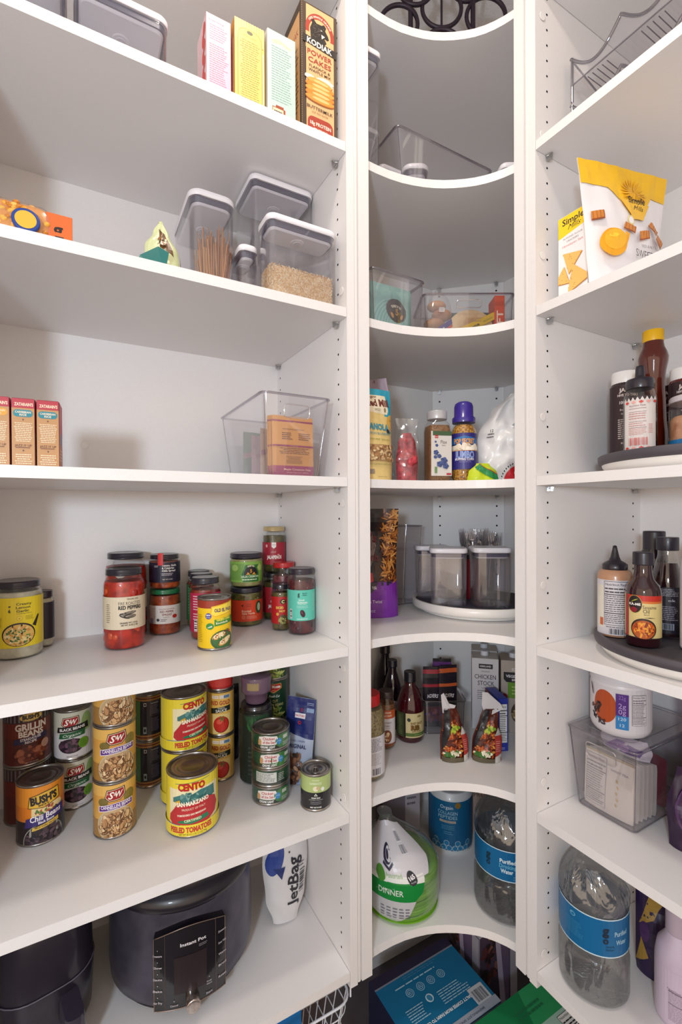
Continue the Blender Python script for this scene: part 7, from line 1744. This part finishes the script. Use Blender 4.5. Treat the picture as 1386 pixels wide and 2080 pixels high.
# bin of tea sachets with a canister on its lid
bb = clear_bin('clear_bin', 'clear bin of white sachets with a powder canister standing on its lid', (1.0610, .5680, ze), .143, .262, .168, RX, taper=.84, handle_w=.062, handle_h=.030)
b = MB(); b.loft([ring(rrect(.141, .260, .014), .1685), ring(rrect(.141, .260, .014), .1715)], CLEAR); b.loft([ring(rrect(.105, .225, .018), .1722), ring(rrect(.103, .223, .018), .1735)], CLEAR_SMOKE, True, False, False); b.build('bin_lid', bb)
def tea(a, w, h):
    a.rect(-w / 2, 0, w / 2, h, 'd6ccc4'); a.rect(-w / 2, h * .96, w / 2, h, 'b0a088'); a.facts(-w * .46, h * .06, -w * .04, h * .92, ink='8a8488', paper='d0c8c4'); a.text('Bigelow', w * .22, h * .78, .005, '9a8f92', w=w * .34) if False else a.text('SWEET TEA', w * .22, h * .78, .004, '7a7276', w=w * .34)
    for k in range(5): a.oval(w * .18 + .002 * (k % 2), h * (.62 - .1 * k), .002, .0035, 'c8a878', 8, .4)
for i in range(6):
    pouch('tea_sachet', ['foremost white sachet with printed panel facing the bin handle', 'second white sachet in the bin', 'third white sachet in the bin', 'fourth white sachet in the bin', 'fifth white sachet in the bin', 'sixth white sachet leaning in the bin'][i],
          (.960 + .0128 * i, .5690 - .0010 * i, ze + .005), RX + .03 * i, Bag(.104, .118 - .003 * i, .009, crumple=.001, seed=130 + i, lean=.05), mat('d3c9c2', .45), tea if i == 0 else None, group='white sachets in the clear bin' if i else None, nx=8, ny=10)
def bagp(a, w, h):
    a.rect(-w / 2, 0, w / 2, h, 'd4cedb'); a.poly([(-w * .3, h * .3), (-w * .1, h * .75), (w * .1, h * .75), (-w * .05, h * .25)], '8a5ca8'); a.poly([(w * .0, h * .25), (w * .15, h * .7), (w * .42, h * .6), (w * .36, h * .2)], '5c2a86'); a.oval(w * .1, h * .5, .01, .006, 'a87ac0')
pouch('sweetener_bag', 'white and purple sweetener bag folded over the sachets', (.9850, .5480, ze + .1290), RX, Bag(.110, .052, .034, [(0, .9), (.5, 1), (1, .7)], [(0, .3), (.4, 1), (1, .3)], crumple=.005, seed=141), mat('d4cedb', .4), bagp, nx=14, ny=10) if False else pouch('sweetener_bag', 'white and purple sweetener bag lying over the sachets inside the bin', (1.0000, .5560, ze + .1260), RX, Bag(.106, .038, .050, [(0, .9), (.5, 1), (1, .8)], [(0, .5), (.4, 1), (1, .3)], crumple=.004, seed=141), mat('d4cedb', .4), bagp, nx=14, ny=8)
pouch('red_packet', 'crimson glossy packet at the back of the sachet bin', (1.0950, .5600, ze + .005), RX - .3, Bag(.090, .100, .030, crumple=.006, seed=151), mat('8c1030', .2), nx=12, ny=12)
def protein(a, h):
    a.rect(-.5, 0, .5, h, 'd0cbd0'); a.oval(-.030, h * .52, .024, .033, 'b0491c', 34); a.scatter(-.046, h * .36, .014, h * .22, .004, ['3a2424', '5a342a', '241818'], 34, 3); a.oval(-.060, h * .85, .002, .014, '4a2a2a', 8, .3); a.text('RS', -.034, h * .13, .010, '3a2a30', bold=.05)
    a.rect(-.008, h * .38, .014, h * .90, '4a1f78'); a.text('22g', .003, h * .82, .008, '8a6ab0', w=.012) ; a.text('2g', .003, h * .62, .010, 'b098cc'); a.text('0g', .003, h * .48, .010, 'b098cc'); a.rect(-.008, h * .06, .014, h * .38, '2a7ab8'); a.text('120', .003, h * .31, .006, 'cfe2f0', w=.013); a.text('12', .003, h * .16, .006, 'cfe2f0', w=.008)
    a.facts(.020, h * .18, .048, h * .90, ink='5a5058', paper='cfc9cf')
bottle('protein_canister', 'white protein powder canister with orange disc and purple stripe', (.9990, .5660, ze + .1740), [(.049, 0), (.054, .006), (.056, .014), (.056, .098), (.053, .106)], mat('d6d2d6', .35), (.057, .104, .126, 'd2cfd4', 0), [(.014, .098, 'd0cbd0', protein, 170, .0562)], turn=0, cat='canister')
t = clear_bin('clear_bin', 'tall smoky bin with blue contents behind the sachet bin', (1.1350, .3700, ze), .22, .150, .262, RX, taper=.92, m=clear('smoky_plastic', (.80, .80, .88), base=.05, haze=.12), handle=False)
MB().loft([ring(rrect(.17, .10, .02), .004), ring(rrect(.18, .11, .02), .12)], mat('2a4a9c', .4)).build('blue_contents', t)
pouch('dark_pouch', 'dark purple glossy pouch at the picture edge beside the sachet bin', (1.0000, .4350, ze), -.9, Bag(.080, .150, .045, [(0, .9), (.5, 1), (1, .6)], crumple=.006, seed=161), mat('2a1434', .3), lambda a, w, h: (a.oval(0, h * .5, .03, .05, '4a2a58', 24), a.oval(0, h * .5, .026, .046, '341a42', 24)))

# bottom shelf: water, bag, bottle
jug('water_jug', 'swirl-necked water jug on the bottom shelf beside the cream bottle', (.9250, .5795, zf), .0650, .285, -4, wat2, lab=(.36, .62))
def crm(a, h):
    a.lines(-.006, h * .10, .034, h * .62, 26, '7a6a7c', .35, 3); a.rect(-.006, h * .62, .034, h * .635, '5a4a5c'); a.rect(-.006, h * .40, .034, h * .412, '5a4a5c'); a.text('Nutrition Facts', .010, h * .66, .0042, '5a4a5c', w=.034)
bottle('creamer_bottle', 'pearly pink bottle with dense ingredient print, cut by the picture edge', (.9920, .4550, zf), [(.033, 0), (.0365, .005), (.037, .02), (.037, .115), (.033, .140), (.021, .158), (.0185, .168)], mat('c9b9cc', .35, 0, .2), (.0200, .166, .212, 'b3a3b0', 0), [(.010, .112, 'c9b9cc', crm, 150, .0372)], turn=-14)
def pg(a, w, h):
    a.rect(-w / 2, 0, w / 2, h, '2a1840'); a.poly([(-w * .45, h * .5), (-w * .2, h * .95), (w * .0, h * .8), (-w * .2, h * .6)], 'a8843c'); a.poly([(-w * .5, h * .1), (-w * .42, h * .38), (-w * .3, h * .2)], 'a8843c'); a.oval(-w * .36, h * .45, .008, .02, '4a2a5c')
pouch('snack_bag', 'dark purple and gold bag between the jug and the cream bottle', (1.0600, .5120, zf), -.95, Bag(.10, .20, .050, crumple=.005, seed=171), mat('2a1840', .25), pg)
